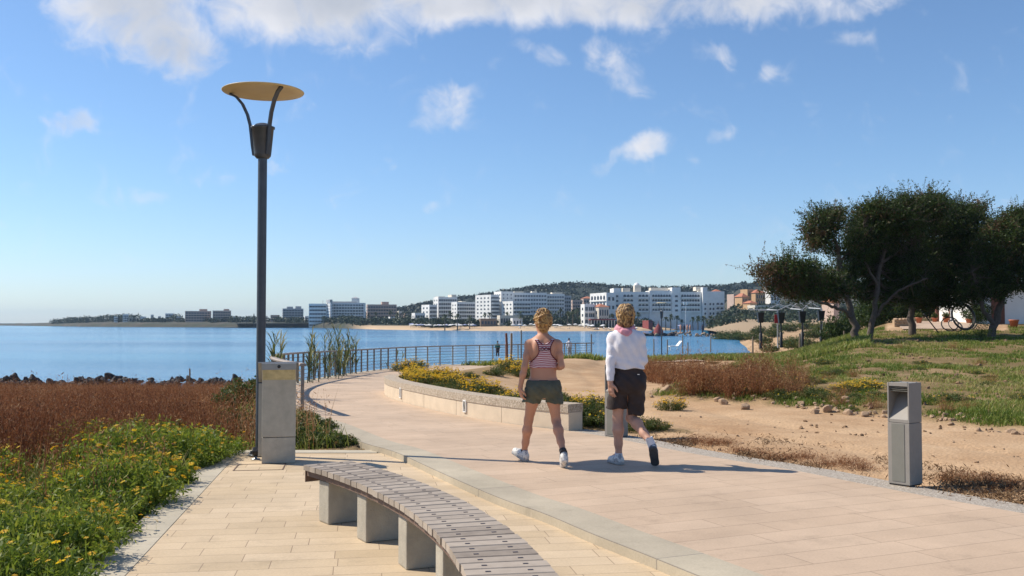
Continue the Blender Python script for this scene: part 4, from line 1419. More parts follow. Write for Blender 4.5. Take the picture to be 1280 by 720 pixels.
    for i in range(330):
        a = rg.uniform(0, 6.28); el = rg.uniform(-.25, 1.35)
        dr = v3(math.cos(a) * math.cos(el), math.sin(a) * math.cos(el), math.sin(el))
        if dr @ -back > .45: continue
        ax_ = v3(.097, .110, .112); o_ = hc + v3(0, 0, .03) + back * .012
        pts = []; n_ = 7; L_ = rg.uniform(.07, .15); ph = rg.uniform(0, 6)
        for u in range(n_):
            e2 = el - L_ * u / (n_ - 1) / .115
            wv = .10 * math.sin(u * 1.3 + ph)
            if e2 < -.45:
                dd = v3(math.cos(a + wv) * math.cos(-.45), math.sin(a + wv) * math.cos(-.45), math.sin(-.45)); pts.append(o_ + dd * ax_ * (1.02 + .03 * (e2 + .45)) + v3(0, 0, (e2 + .45) * .1))
            else:
                dd = v3(math.cos(a + wv) * math.cos(e2), math.sin(a + wv) * math.cos(e2), math.sin(e2)); pts.append(o_ + dd * ax_ * 1.03)
        mb.tube(pts, [.002, .0042, .005, .005, .0045, .0035, .001], 5, int(rg.uniform() < .5), cap=False)
    mb.build('strands', [M['hair_light'], M['hair_dark']], hr)
    for an, toe, heel, up, sm in ((aL, v3(-.195, .165, .002), v3(-.085, -.065, .002), (0, 0, 1), M['sole_grey']), (aR, v3(.262, -.185, .012), v3(.212, -.345, .215), (.1, .80, .55), M['sole'])):
        s = MB(); fw = (toe - heel) / np.linalg.norm(toe - heel)
        inn = heel + fw * .05 + np.array(up) / np.linalg.norm(up) * .05
        s.tube([an + (an - inn) * .45, an, inn], [.041, .042, .044], 12)
        s.build('sock', M['sock'], root)
        shoe(root, heel, toe, up, M['shoe'] if sm is not M['sole'] else M['shoe_grey'], sm, .044)
    return root


walker_a()
walker_b()


def small_person(loc, rz, label, shirt, legs, hair_c, pose='stand', scale=1.0):
    """a figure seen far off: one body, with shirt, trousers and hair as clothing"""
    root = empty('person', loc, rz, label, 'person')
    root.scale = (scale,) * 3
    h = .022
    f = Field((-.5, -.35, 0), (.5, .4, 1.8), h)
    ln = -.12 if pose == 'lean' else 0
    f.cap((0, 0, .95), (0, -ln, 1.3), .14, .15, .05, (1, 1.35, 1))
    f.cap((0, -ln, 1.36), (0, -ln * 1.3, 1.52), .055, .05, .04)
    f.ell((0, -ln * 1.4 + .01, 1.62), (.075, .095, .115), .03)
    st = .14 if pose == 'walk' else .03
    for s in (-1, 1):
        f.chain([(s * .09, 0, .9), (s * .1, s * st * .5 + .02, .48), (s * .11, s * st, .08)], [.1, .065, .045], .03)
        f.cap((s * .11, s * st, .04), (s * .12, s * st + .13, .035), .04, .03, .02)
        f.chain([(s * .18, -ln, 1.34), (s * .23, -ln - .03, 1.08), (s * .2, -ln + .1, .9)], [.05, .042, .032], .03)
        f.cap((s * .2, -ln + .1, .9), (s * .2, -ln + .14, .8), .035, .02, .02)
    link('body', f.mesh('body', M['skin'], 1), root)
    j = Field((-.4, -.35, .85), (.4, .4, 1.5), h)
    j.cap((0, 0, .98), (0, -ln, 1.31), .165, .17, .05, (1, 1.3, 1))
    for s in (-1, 1): j.chain([(s * .17, -ln, 1.34), (s * .23, -ln - .03, 1.08), (s * .215, -ln + .04, .99)], [.07, .065, .055], .03)
    j.cut((0, 0, -1), -.9)
    link('shirt', j.mesh('shirt', shirt, 1), root)
    g = Field((-.3, -.25, 0), (.3, .3, 1.0), h)
    g.cap((0, 0, .97), (0, 0, .88), .15, .165, .04, (1, 1.25, 1))
    for s in (-1, 1): g.chain([(s * .09, 0, .88), (s * .1, s * st * .5 + .02, .48), (s * .11, s * st, .12)], [.115, .085, .065], .03)
    link('trousers', g.mesh('trousers', legs, 1), root)
    q = Field((-.2, -.3, 1.4), (.2, .3, 1.85), h)
    q.ell((0, -ln * 1.4 - .015, 1.65), (.09, .1, .105), .02)
    link('hair', q.mesh('hair', hair_c, 1), root)
    return root

# ---------------------------------------------------------------- street furniture
def street_lamp(loc, label, rz=0.0, group=None):
    root = empty('street_lamp', loc, rz, label, 'street lamp', group)
    p = MB(); p.tube([(0, 0, 0), (0, 0, 3.58)], .055, 20); p.build('pole', M['dark_steel'], root)
    b = MB(); b.lathe([(.001, 0), (.14, 0), (.14, .014), (.13, .02), (.07, .02), (.066, .09), (.057, .1)], 24)
    for k in range(4):
        a = k * math.pi / 2 + .4
        b.tube([(.105 * math.cos(a), .105 * math.sin(a), .018), (.105 * math.cos(a), .105 * math.sin(a), .055)], .013, 6)
    b.build('base_plate', M['dark_steel'], root)
    c = MB(); c.lathe([(.001, 3.545), (.075, 3.545), (.098, 3.57), (.104, 3.60), (.132, 3.90), (.146, 3.905), (.146, 3.925), (.118, 3.93), (.001, 3.925)], 28)
    c.build('collar', M['dark_steel'], root)
    lens = MB(); lens.lathe([(.108, 3.932), (.09, 3.955), (.05, 3.968), (.001, 3.97)], 20)
    lens.build('lens', M['grey_paint'], root)
    d = MB(); d.lathe([(.001, 4.385), (.35, 4.380), (.485, 4.362), (.497, 4.354), (.49, 4.346), (.35, 4.352), (.001, 4.356)], 56)
    d.build('disc', M['disc'], root)
    for a in (R(172), R(-46)):
        m = MB(); ca, sa = math.cos(a), math.sin(a)
        prof = [(.112, 3.585), (.132, 3.70), (.146, 3.82), (.163, 3.95), (.20, 4.08), (.265, 4.21), (.345, 4.30), (.43, 4.344)]
        pts = [Vector((r_ * ca, r_ * sa, z)) for r_, z in prof]
        n = Vector((-sa, ca, 0))
        vs, fs = [], []
        for i, q in enumerate(pts):
            t = (pts[min(i + 1, len(pts) - 1)] - pts[max(i - 1, 0)]).normalized()
            o = t.cross(n) * .014
            for u, w in ((-1, -1), (1, -1), (1, 1), (-1, 1)): vs.append(q + n * .022 * u + o * w)
        for i in range(len(pts) - 1):
            for k in range(4): fs.append((i * 4 + k, i * 4 + (k + 1) % 4, i * 4 + 4 + (k + 1) % 4, i * 4 + 4 + k))
        fs += [(3, 2, 1, 0), tuple(len(vs) - 4 + k for k in range(4))]
        m.add(vs, fs); m.build('arm', M['dark_steel'], root)
    return root


LAMP_S = 1.024
lamp_loc = G(325, 569.5, TERR_Z)
lamp = street_lamp((lamp_loc.x, lamp_loc.y, TERR_Z + .004), 'tall street lamp with a cream disc on curved arms, rising behind the concrete lectern')
lamp.scale = (1, 1, LAMP_S)
far_lamp = copy_tree(lamp)
fl = P(827, 437, 92)
far_lamp.location = (fl.x, fl.y, float(zland(fl.x, fl.y)) - .05)
far_lamp.rotation_euler = (0, 0, .8)
far_lamp['label'] = 'distant street lamp with a flat disc standing at the water beyond the sand'
far_lamp.scale = (1, 1, (P(827, 378, fl.y).z - far_lamp.location.z) / 4.385)
for o in (lamp, far_lamp): o['group'] = 'street lamps of one design'


def lectern():
    a, b = G(327, 579.5, TERR_Z), G(369, 579, TERR_Z)
    w = (b - a).length / 2
    root = empty('lectern', ((a.x + b.x) / 2, (a.y + b.y) / 2, TERR_Z + .002), R(12), 'waist-high pale concrete lectern on the terrace before the lamp post', 'lectern')
    prof = [(0, .30), (0, .955), (-.075, 1.075), (-.075, 1.135), (.06, 1.135), (.25, .93), (.25, .30)]
    def ext(prof, x0, x1, mats=None):
        n = len(prof)
        m = MB()
        vs = [(x0, y, z) for y, z in prof] + [(x1, y, z) for y, z in prof]
        m.add(vs, [tuple(range(n)), tuple(range(n, 2 * n))[::-1]])
        for k in range(n): m.add([vs[k], vs[(k + 1) % n], vs[n + (k + 1) % n], vs[n + k]], [(0, 3, 2, 1)], 1 if k == 1 and mats else 0)
        return m
    m = ext(prof, -w, w, True); m.build('body', [M['plinth'], M['plinth_stain']], root, .006)
    m = MB(); m.box((-w + .002, .004, 0), (w - .002, .246, .293)); m.build('base', M['plinth'], root, .004)
    m = ext([(-.083, 1.075), (-.083, 1.150), (.062, 1.150), (.062, 1.138), (-.078, 1.138)][:2] + [(.065, 1.150), (.065, 1.137), (-.077, 1.137), (-.077, 1.075)], -w - .004, w + .004)
    m.build('cap_plate', M['steel'], root)
    m = MB(); Mx = Matrix.Translation((.0, -.083, 1.112)) @ Matrix.Rotation(R(90), 4, 'X')
    m.lathe([(.001, .006), (.014, .006), (.019, .002), (.019, 0)], 18, Mx); m.build('lock', M['black'], root)
    # reading board on the sea side, a thin tilted metal tray a little wider than the block
    m = ext([(.07, 1.148), (.30, .915), (.313, .927), (.083, 1.160)], -w - .05, w + .03); m.build('reading_board', M['steel'], root)
    m = ext([(.262, .05), (.262, .90), (.285, .90), (.285, .05)], -w - .05, w - .02); m.build('back_plate', M['steel'], root)
    return root
lectern()


def floor_spot():
    c = G(322, 575, TERR_Z)
    root = empty('ground_spotlight', (c.x - .03, c.y + .02, TERR_Z), .4, 'small black ground spotlight at the foot of the lectern', 'spotlight')
    m = MB(); m.lathe([(.001, 0), (.055, 0), (.055, .012), (.02, .018), (.014, .05)], 16); m.build('base', M['steel'], root)
    m = MB(); m.lathe([(.001, -.05), (.03, -.05), (.042, -.02), (.045, .05), (.04, .052), (.001, .046)], 16, Matrix.Translation((0, 0, .085)) @ Matrix.Rotation(R(35), 4, 'X')); m.build('lamp_head', M['black'], root)
floor_spot()


def bench():
    cx, cy, r0, r1 = -8.5, 3.3, 8.40, 8.825
    zt = TERR_Z + .44
    root = empty('curved_bench', (-.7, 6.6, TERR_Z), 0, 'long curved bench of grey weathered slats on concrete blocks', 'bench')
    def w2(r_, a, z): return Vector((cx + r_ * math.cos(a) + .7, cy + r_ * math.sin(a) - 6.6, z - TERR_Z))
    n = 52; a1 = R(36.3); pitch = .1225 / 8.6
    V, T, tint = [], [], []
    bolts = []
    rg = random.Random(3)
    def slat(am, half):
        t = rg.random(); dz = rg.uniform(-.0015, .0015); dr = rg.uniform(-.004, .004)
        e = .006; b = len(V)
        ring = [(-half, zt - .042), (-half, zt - e), (-half + e / 8.6, zt), (half - e / 8.6, zt), (half, zt - e), (half, zt - .042)]
        for rr in (r0 + dr, r1 + dr):
            for da, z in ring: V.append(w2(rr, am + da, z + dz)); tint.append(t)
        for k in range(6):
            k2 = (k + 1) % 6
            T.append((b + k, b + k2, b + 6 + k2, b + 6 + k))
        T.append((b + 0, b + 1, b + 4, b + 5)[::-1]); T.append((b + 1, b + 2, b + 3, b + 4)[::-1])
        T.append((b + 6, b + 7, b + 10, b + 11)); T.append((b + 7, b + 8, b + 9, b + 10))
        for rr in (r0 + .11, r1 - .11):
            c = w2(rr, am, zt + dz)
            Mx = Matrix.Translation(c) @ Matrix.Rotation(am, 4, 'Z')
            if len(bolts) < 98: bolts.append(Mx)
    for i in range(n): slat(a1 - pitch * (i + .5), .0555 / 8.6)
    me = mesh_np('seat', V, T, M['slat'], tint=tint)
    seat = link('seat', me, root)
    bm_ = MB(); bm_.box((-.013, -.007, -.001), (.013, .007, .0025)); bm_ = bm_.mesh('bolt', M['dark_cloth'])
    for Mx in bolts:
        o = link('bolt', bm_, seat); o.matrix_local = Mx
    # steel runners under the slats
    for rr in (r0 + .03, r1 - .06):
        m = MB(); st = 60
        vs, fs = [], []
        for i in range(st + 1):
            a = a1 - .001 - (pitch * n - .002) * i / st
            for r_, z in ((rr, zt - .092), (rr + .03, zt - .092), (rr + .03, zt - .044), (rr, zt - .044)): vs.append(w2(r_, a, z))
        for i in range(st):
            for k in range(4): fs.append((i * 4 + k, i * 4 + (k + 1) % 4, i * 4 + 4 + (k + 1) % 4, i * 4 + 4 + k))
        fs += [(0, 1, 2, 3), tuple(st * 4 + k for k in (3, 2, 1, 0))]
        m.add(vs, fs); m.build('runner', M['rust'], root)
    # curved steel end plate
    m = MB(); vs = []
    for i in range(9):
        r_ = r0 + .02 + (r1 - r0 - .05) * i / 8
        dz = .115 - .02 * math.sin(i / 8 * math.pi) if 0 else .10
        for a, z in ((a1 + .0012, zt - .044), (a1 + .0012, zt - .044 - dz), (a1 + .0002, zt - .044 - dz), (a1 + .0002, zt - .044)): vs.append(w2(r_, a, z))
    fs = [(i * 4 + k, i * 4 + (k + 1) % 4, i * 4 + 4 + (k + 1) % 4, i * 4 + 4 + k) for i in range(8) for k in range(4)]
    m.add(vs, fs + [(0, 1, 2, 3), (35, 34, 33, 32)]); m.build('end_plate', M['rust'], root)
    for a in (34.4, 29.2, 23.2, 17.2, 11.2, 5.2):
        a = R(a); m = MB()
        Mx = Matrix.Translation(w2(0, 0, TERR_Z) * 0 + Vector((cx + .7, cy - 6.6, 0))) @ Matrix.Rotation(a, 4, 'Z')
        m.box((r0 + .055, -.095, .001), (r1 - .06, .095, zt - TERR_Z - .106), Mx)
        m.build('support', M['concrete'], root, .012)
bench()


def bollard(loc, rz, label):
    root = empty('bollard_light', loc, rz, label, 'bollard', 'square bollard lights along the gravel strip')
    w, h = .112, .98
    m = MB(); m.box((-w + .006, -w + .006, .0), (w - .006, w - .006, .012)); m.build('base', M['black'], root)
    # head: an open box with a sloped chute, made of walls
    e = .014; z0 = .60
    m = MB()
    m.box((-w, -w, .012), (w, w, z0 - .004))
    body = m.build('body', M['bollard'], root, .004)
    m = MB(); m.box((-w + .042, -w - .004, .04), (w - .05, -w + .001, z0 - .012)); m.build('front_panel', M['bollard_panel'], body)
    m = MB()
    m.box((-w, -w, z0), (-w + e, w, h)); m.box((w - e, -w, z0), (w, w, h))
    m.box((-w + e, w - e, z0), (w - e, w, h))
    m.box((-w + e, -w, h - .034), (w - e, w - e, h))
    m.add([(-w + e, -w, z0), (w - e, -w, z0), (w - e, -w, z0 + .03), (-w + e, -w, z0 + .03), (-w + e, w - e, z0), (w - e, w - e, z0), (w - e, w - e, h - .07), (-w + e, w - e, h - .07)],
          [(0, 1, 2, 3), (2, 6, 7, 3), (0, 4, 5, 1)])
    m.build('head', M['bollard'], root, .0025)
    m = MB()
    for k in range(3): m.box((-w + e + .001, -w + .012 + .004 * k, h - .048 - .017 * k), (w - e - .001, -w + .09, h - .043 - .017 * k))
    m.build('louvre', M['bollard_panel'], root)
    for k in range(4):
        m = MB(); m.tube([((-1) ** k * .08, (1 if k > 1 else -1) * .08, h), ((-1) ** k * .08, (1 if k > 1 else -1) * .08, h + .006)], .008, 8)
        m.build('screw', M['steel'], root)
    return root
bl = G(1135, 606.5, -.006)
b1 = bollard((bl.x, bl.y + .06, -.008), R(-52), 'grey square bollard light standing alone at the right of the path with its chute open')
bl = G(771, 546, -.01)
b2 = copy_tree(b1)
b2.location = (bl.x, bl.y + .05, -.012); b2.rotation_euler = (0, 0, R(-46))
b2['label'] = 'grey bollard light half hidden behind the woman in white, near the wall end'


def curve_pts(line, z_of, dz): return [Vector((x, y, float(z_of(y)) + dz)) for x, y in line]


def low_wall():
    root = empty('low_wall', (WALL[0][0], WALL[0][1], 0), 0, 'low curved stone wall with a pebbled coping beside the path', 'wall')
    org = np.array(WALL[0])
    L = WALL_C - org
    zp = zpath(WALL_C[:, 1])
    def ribbon(name, off0, off1, z0, z1, mat, e=0.0):
        a = offset_line(WALL_C, off0) - org; b = offset_line(WALL_C, off1) - org
        n = len(a); vs, fs = [], []
        for i in range(n):
            for p, z in ((a, z0), (b, z0), (b, z1), (a, z1)): vs.append((p[i, 0], p[i, 1], zp[i] + z))
        for i in range(n - 1):
            for k in range(4): fs.append((i * 4 + k, i * 4 + (k + 1) % 4, i * 4 + 4 + (k + 1) % 4, i * 4 + 4 + k))
        fs += [(3, 2, 1, 0), tuple((n - 1) * 4 + k for k in range(4))]
        m = MB(); m.add(vs, fs); return m.build(name, mat, root)
    ribbon('blocks', .012, .31, -.1, .248, M['wall_block'])
    ribbon('coping', .0, .325, .25, .372, M['coping'])
    # joints: thin dark lines between the cast blocks
    s = np.r_[0, np.cumsum(np.hypot(*np.diff(WALL_C, axis=0).T))]
    t = np.gradient(WALL_C, axis=0); t /= np.hypot(*t.T)[:, None]
    for d in np.arange(1.45, s[-1] - .3, 1.55):
        i = int(np.argmin(abs(s - d)))
        m = MB(); a = math.atan2(t[i, 1], t[i, 0])
        Mx = Matrix.Translation((L[i, 0], L[i, 1], zp[i])) @ Matrix.Rotation(a, 4, 'Z')
        m.box((-.003, -.014, .0), (.003, -.0105, .246), Mx)
        m.build('joint', M['rust'], root)
    for px in (500.5, 581):
        # little louvred light set in the face
        want = (px - 640) / F
        i = int(np.argmin(abs(WALL_C[:, 0] / WALL_C[:, 1] - want)))
        a = math.atan2(t[i, 1], t[i, 0])
        Mx = Matrix.Translation((L[i, 0], L[i, 1], zp[i])) @ Matrix.Rotation(a, 4, 'Z')
        m = MB(); w = .052
        for lo, hi in (((-w, -.03, .07), (-w + .014, .012, .27)), ((w - .014, -.03, .07), (w, .012, .27)), ((-w + .014, -.03, .25), (w - .014, .012, .27)), ((-w + .014, -.03, .07), (w - .014, .012, .085))): m.box(lo, hi, Mx)
        fr = m.build('wall_light', M['white_paint'], root)
        m = MB(); m.add([Mx @ Vector(v) for v in ((-w + .014, -.022, .085), (w - .014, -.022, .085), (w - .014, .008, .19), (-w + .014, .008, .19), (-w + .014, .010, .25), (w - .014, .010, .25))], [(0, 1, 2, 3), (3, 2, 5, 4)])
        m.build('chute', M['bollard_panel'], fr)
low_wall()


def railing():
    root = empty('railing', (RAIL_PTS[0][0], RAIL_PTS[0][1], 0), 0, 'long curving sea railing of dark posts, wires and a flat handrail', 'railing')
    org = Vector((RAIL_PTS[0][0], RAIL_PTS[0][1], 0))
    s = np.r_[0, np.cumsum(np.hypot(*np.diff(RAIL_C, axis=0).T))]
    H = .84
    t = np.gradient(RAIL_C, axis=0); t /= np.hypot(*t.T)[:, None]
    pm = None
    d = 0.04
    while d < s[-1]:
        x, y = np.interp(d, s, RAIL_C[:, 0]), np.interp(d, s, RAIL_C[:, 1])
        i = int(np.argmin(abs(s - d)))
        if pm is None:
            m = MB(); m.box((-.028, -.012, -.3), (.028, .012, H - .03)); m.box((-.05, -.035, .0), (.05, .035, .012))
            pm = m.mesh('post', M['rail'])
        o = link('post', pm, root)
        o.location = Vector((x, y, float(zpath(y)) + .004)) - org
        o.rotation_euler = (0, 0, math.atan2(t[i, 1], t[i, 0]) + R(90))
        d += .78
    pts = [p - org for p in curve_pts(RAIL_C, zpath, H)]
    m = MB(); vs, fs = [], []
    for i, p in enumerate(pts):
        nn = Vector((t[i, 1], -t[i, 0], 0))
        for a, z in ((-.055, -.028), (.055, -.028), (.062, .0), (.04, .02), (-.04, .02), (-.062, .0)): vs.append(p + nn * a + Vector((0, 0, z)))
    k = 6
    for i in range(len(pts) - 1):
        for j in range(k): fs.append((i * k + j, i * k + (j + 1) % k, i * k + k + (j + 1) % k, i * k + k + j))
    fs += [tuple(range(k))[::-1], tuple((len(pts) - 1) * k + j for j in range(k))]
    m.add(vs, fs); m.build('handrail', M['rail_wood'], root)
    for z in (.12, .24, .36, .48, .60, .72):
        m = MB(); m.tube([p - org for p in curve_pts(RAIL_C[::3], zpath, z)], .009, 5); m.build('wire', M['rail'], root)
railing()


def stake(px, py_top, py_base, Y, label, mat, r=.03, lean=0.0, cat='stake', name='wooden_stake', group=None):
    x = (px - 640) / F * Y
    z0 = P(px, py_base, Y).z; z1 = P(px, py_top, Y).z
    root = empty(name, (x, Y, z0), 0, label, cat, group)
    rg = random.Random(int(px))
    m = MB(); h = z1 - z0
    m.tube([(0, 0, -.4), (lean * .3 * h, 0, h * .3), (lean * .65 * h + .01, .01, h * .65), (lean * h, 0, h)], [r, r * .96, r * .9, r * .85], 8)
    m.build('shaft', mat, root)
    m = MB(); m.tube([(lean * h, 0, h), (lean * h + .002, 0, h + .02)], [r * .86, r * .5], 8); m.build('tip', mat, root)
    return root
stake(634, 417, 459, 37, 'dark leaning wooden stake in the planted bed beside a paler one', M['red_timber'], .05, -.03)
stake(638.5, 417, 461, 36, 'pale straight wooden stake in the planted bed beside a dark one', M['timber'], .045, .02)
stake(651.5, 413, 440, 52, 'thin tall metal pole by the railing just beyond the pair of stakes', M['rail'], .04, 0, 'pole', 'metal_pole')
stake(739, 418, 442, 60, 'thin grey pole beside the railing end behind the walkers', M['rail'], .045, 0, 'pole', 'metal_pole')
stake(510.5, 454, 477, 24, 'thin dark rod standing in the yellow flowers behind the low wall', M['dark_steel'], .02, 0, 'rod', 'metal_rod')
stake(238, 461, 480, 55, 'lone thin post on the shore above the brown dry grass', M['timber'], .05, 0, 'post', 'wooden_post')
for px, a, b, Y, w in ((940.5, 421, 431, 56, 'short'), (999, 417, 429.5, 57, 'tallest'), (1054.5, 414, 424, 58, 'slim')):
    nb = {'short': 'short pale fence stake in the grass under the leftmost dark lantern', 'tallest': 'thickest pale fence stake in the grass below the third dark lantern', 'slim': 'slim pale fence stake in the grass left of the first tree trunk'}[w]
    stake(px, a, b + 2, Y, nb, M['timber'], .05, .01, 'fence stake', 'fence_stake', 'fence stakes on the far grass edge')
for px, a, b, Y, lab in ((817, 424, 438, 85, 'dark mooring post just left of the distant street lamp'), (834, 424.5, 438, 85, 'dark mooring post just right of the distant street lamp'), (853, 419, 434, 90, 'dark mooring post by the white lounger, the taller one'),
                         (859.5, 428, 435, 90, 'stubby mooring post beside the taller post near the white lounger'), (888, 418, 432, 95, 'thin pale mooring post before the end of the rock jetty')):
    stake(px, a, b + 3, Y, lab, M['timber'], .055, 0, 'post', 'mooring_post', 'posts along the inlet')


# tapered lantern posts on the far grass
def lantern(px, pt, pm_, pb, Y, label, proto=None):
    x = (px - 640) / F * Y
    z0, z1, zm = P(px, pb, Y).z, P(px, pt, Y).z, P(px, pm_, Y).z
    root = empty('lantern_post', (x, Y, z0), 0, label, 'lantern post', 'dark lantern posts by the far path')
    h, hm = z1 - z0, zm - z0
    m = MB(); m.tube([(0, 0, -.5), (0, 0, hm + .02)], .045 * Y / 60, 10)
    m.lathe([(.10 * Y / 60, -.5), (.10 * Y / 60, hm * .42), (.05 * Y / 60, hm * .46)], 10)
    m.build('post', M['black'], root)
    m = MB(); s = Y / 60 * 1.0
    q = [(-.13 * s, -.13 * s), (.13 * s, -.13 * s), (.13 * s, .13 * s), (-.13 * s, .13 * s)]
    vs = [(x_, y_, hm) for x_, y_ in q] + [(x_ * 1.5, y_ * 1.5, h) for x_, y_ in q]
    m.add(vs, [(3, 2, 1, 0), (4, 5, 6, 7)] + [(k, (k + 1) % 4, 4 + (k + 1) % 4, 4 + k) for k in range(4)])
    m.build('lantern_box', M['black'], root)
    m = MB(); m.box((-.22 * s, -.22 * s, h), (.22 * s, .22 * s, h + .03)); m.build('lid', M['dark_steel'], root)
lantern(950.5, 391, 403.5, 427, 70, 'leftmost dark tapered lantern post, slim stem, before the sandy point')
lantern(976, 391, 404, 424.5, 62, 'dark tapered lantern post with a red sign showing behind it')
lantern(1002.5, 389.5, 403.5, 424.5, 62, 'dark tapered lantern post right of the red one, before a bush')
lantern(1026, 389, 401, 422, 62, 'dark tapered lantern post nearest the trees beside the walking people')


def red_sign():
    c = P(972, 399, 64)
    root = empty('notice_board', (c.x, c.y, P(972, 425, 64).z), 0, 'red notice board on a post behind the second dark lantern', 'sign')
    m = MB(); h = c.z - root.location.z
    m.tube([(0, 0, -.3), (0, 0, h)], .03, 8); m.build('post', M['rail'], root)
    m = MB(); m.box((-.2, -.03, h - .25), (.2, .0, h + .3)); m.build('board', M['red_cloth'], root, .01)
red_sign()


def shade_frame():
    """white steel frame with a folded roof seen behind the lanterns"""
    Y = 78
    root = empty('shade_frame', (P(1000, 425, Y).x, Y, P(1000, 425, Y).z), 0, 'white zigzag steel frame standing behind the dark lantern posts', 'frame')
    o = root.location
    pts = [P(948, 388, Y) - o, P(972, 388, Y) - o, P(988, 381, Y) - o, P(1003, 387, Y) - o, P(1013, 378, Y) - o, P(1027, 386, Y) - o]
    m = MB(); m.tube(pts, .04, 6); m.build('front_beam', M['grey_paint'], root)
    q = [p + Vector((.2, 4, .12)) for p in pts]
    m = MB(); m.tube(q, .04, 6); m.build('rear_beam', M['grey_paint'], root)
    for i in (1, 3, 5):
        m = MB(); m.tube([pts[i], Vector((pts[i].x, pts[i].y, -.6))], .06, 6); m.build('leg', M['grey_paint'], root)
        m = MB(); m.tube([pts[i], q[i]], .05, 6); m.build('cross_bar', M['grey_paint'], root)
shade_frame()


def lounger():
    c = P(843, 436, 88)
    root = empty('sun_lounger', (c.x, c.y, float(zland(c.x, c.y))), R(20), 'white plastic lounger with raised back at the edge of the inlet', 'lounger')
    m = MB(); m.box((-.7, -.3, .42), (.35, .3, .50)); m.build('seat', M['white_paint'], root, .02)
    m = MB(); m.box((0, -.3, -.03), (.75, .3, .04), Matrix.Translation((.33, 0, .47)) @ Matrix.Rotation(R(-48), 4, 'Y')); m.build('backrest', M['white_paint'], root, .02)
    for x in (-.6, .5):
        for y in (-.26, .26):
            m = MB(); m.tube([(x, y, 0), (x, y, .42)], .035, 6); m.build('leg', M['white_paint'], root)
    root.location.z = P(843, 438, 88).z; root.scale = (.8, .8, .8)
lounger()
c = P(712, 444, 56); small_person((c.x, c.y, P(712, 446.5, 56).z), .3, 'person in white shirt leaning at the railing between the two walkers', M['white_knit'], M['grey_paint'], M['dark_cloth'], 'lean', .62)
c = P(622, 446, 47.5); small_person((c.x, c.y, P(622, 446, 47.5).z), -.2, 'person in teal top by the railing left of the wooden stakes', M['teal_cloth'], M['dark_cloth'], M['black'], 'stand', .44)
c = P(1035, 421, 95); small_person((c.x, c.y, P(1035, 423.5, 95).z), .2, 'person in red shirt walking on the far path by the trees', M['red_cloth'], M['dark_cloth'], M['black'], 'walk', .62)
c = P(1027, 421, 97); small_person((c.x, c.y, P(1027.5, 423.5, 97).z), .1, 'person in dark clothes beside the one in red on the far path', M['dark_cloth'], M['dark_cloth'], M['black'], 'walk', .6)

# ---------------------------------------------------------------- plants
def rot_z(V, a, s=1.0):
    c, s_ = math.cos(a), math.sin(a)
    return np.c_[V[:, 0] * c - V[:, 1] * s_, V[:, 0] * s_ + V[:, 1] * c, V[:, 2]] * s


def blades(pos, h, w, lean, rng, tint, bend=.5):
    """tapering bent blades: 5 points, 3 triangles each"""
    n = len(pos)
    a = rng.uniform(0, 2 * np.pi, n)
    side = np.c_[np.cos(a), np.sin(a), np.zeros(n)] * (w * np.ones(n))[:, None] * .5
    b = rng.uniform(0, 2 * np.pi, n)
    ln = np.c_[np.cos(b), np.sin(b), np.zeros(n)] * (lean * rng.uniform(.2, 1, n))[:, None] * (h * np.ones(n))[:, None]
    up = np.c_[np.zeros(n), np.zeros(n), h * np.ones(n)]
    m = pos + up * .55 + ln * .3; t = pos + up * (1 - .12 * lean * bend)[:, None] + ln
    V = np.stack([pos - side, pos + side, m + side * .75, m - side * .75, t], 1).reshape(-1, 3)
    i = np.arange(n)[:, None] * 5
    T = np.concatenate([i + [[0, 1, 2]], i + [[0, 2, 3]], i + [[3, 2, 4]]])
    return V, T, np.repeat(tint, 5)


def merge(parts):
    Vs, Ts, ts = [], [], []; b = 0
    for V, T, t in parts:
        Vs.append(V); Ts.append(T + b); ts.append(t); b += len(V)
    return np.concatenate(Vs), np.concatenate(Ts), np.concatenate(ts)


def stalk_plants(pos, h, rng, bits=10, tone=(.45, .2), w=.008, leaf=.05):
    """dry upright weeds: a stem with small curled leaves and seed heads along its upper two thirds"""
    n = len(pos)
    tint = np.clip(rng.normal(tone[0], tone[1], n), 0, 1)
    parts = [blades(pos, h, w, np.full(n, .22), rng, tint)]
    f = rng.uniform(.25, 1.02, (n, bits))
    c = pos[:, None, :] + np.stack([rng.normal(0, .035, (n, bits)) * (.4 + f), rng.normal(0, .035, (n, bits)) * (.4 + f), f * h[:, None]], -1)
    V, T = leaf_quads(c.reshape(-1, 3), leaf * rng.uniform(.5, 1.5, n * bits), .2, rng, 1.5)
    tt = np.clip(np.repeat(tint, bits) + rng.normal(0, .15, n * bits), 0, 1)
    parts.append((V, T, np.repeat(tt, 4)))
    return merge(parts)


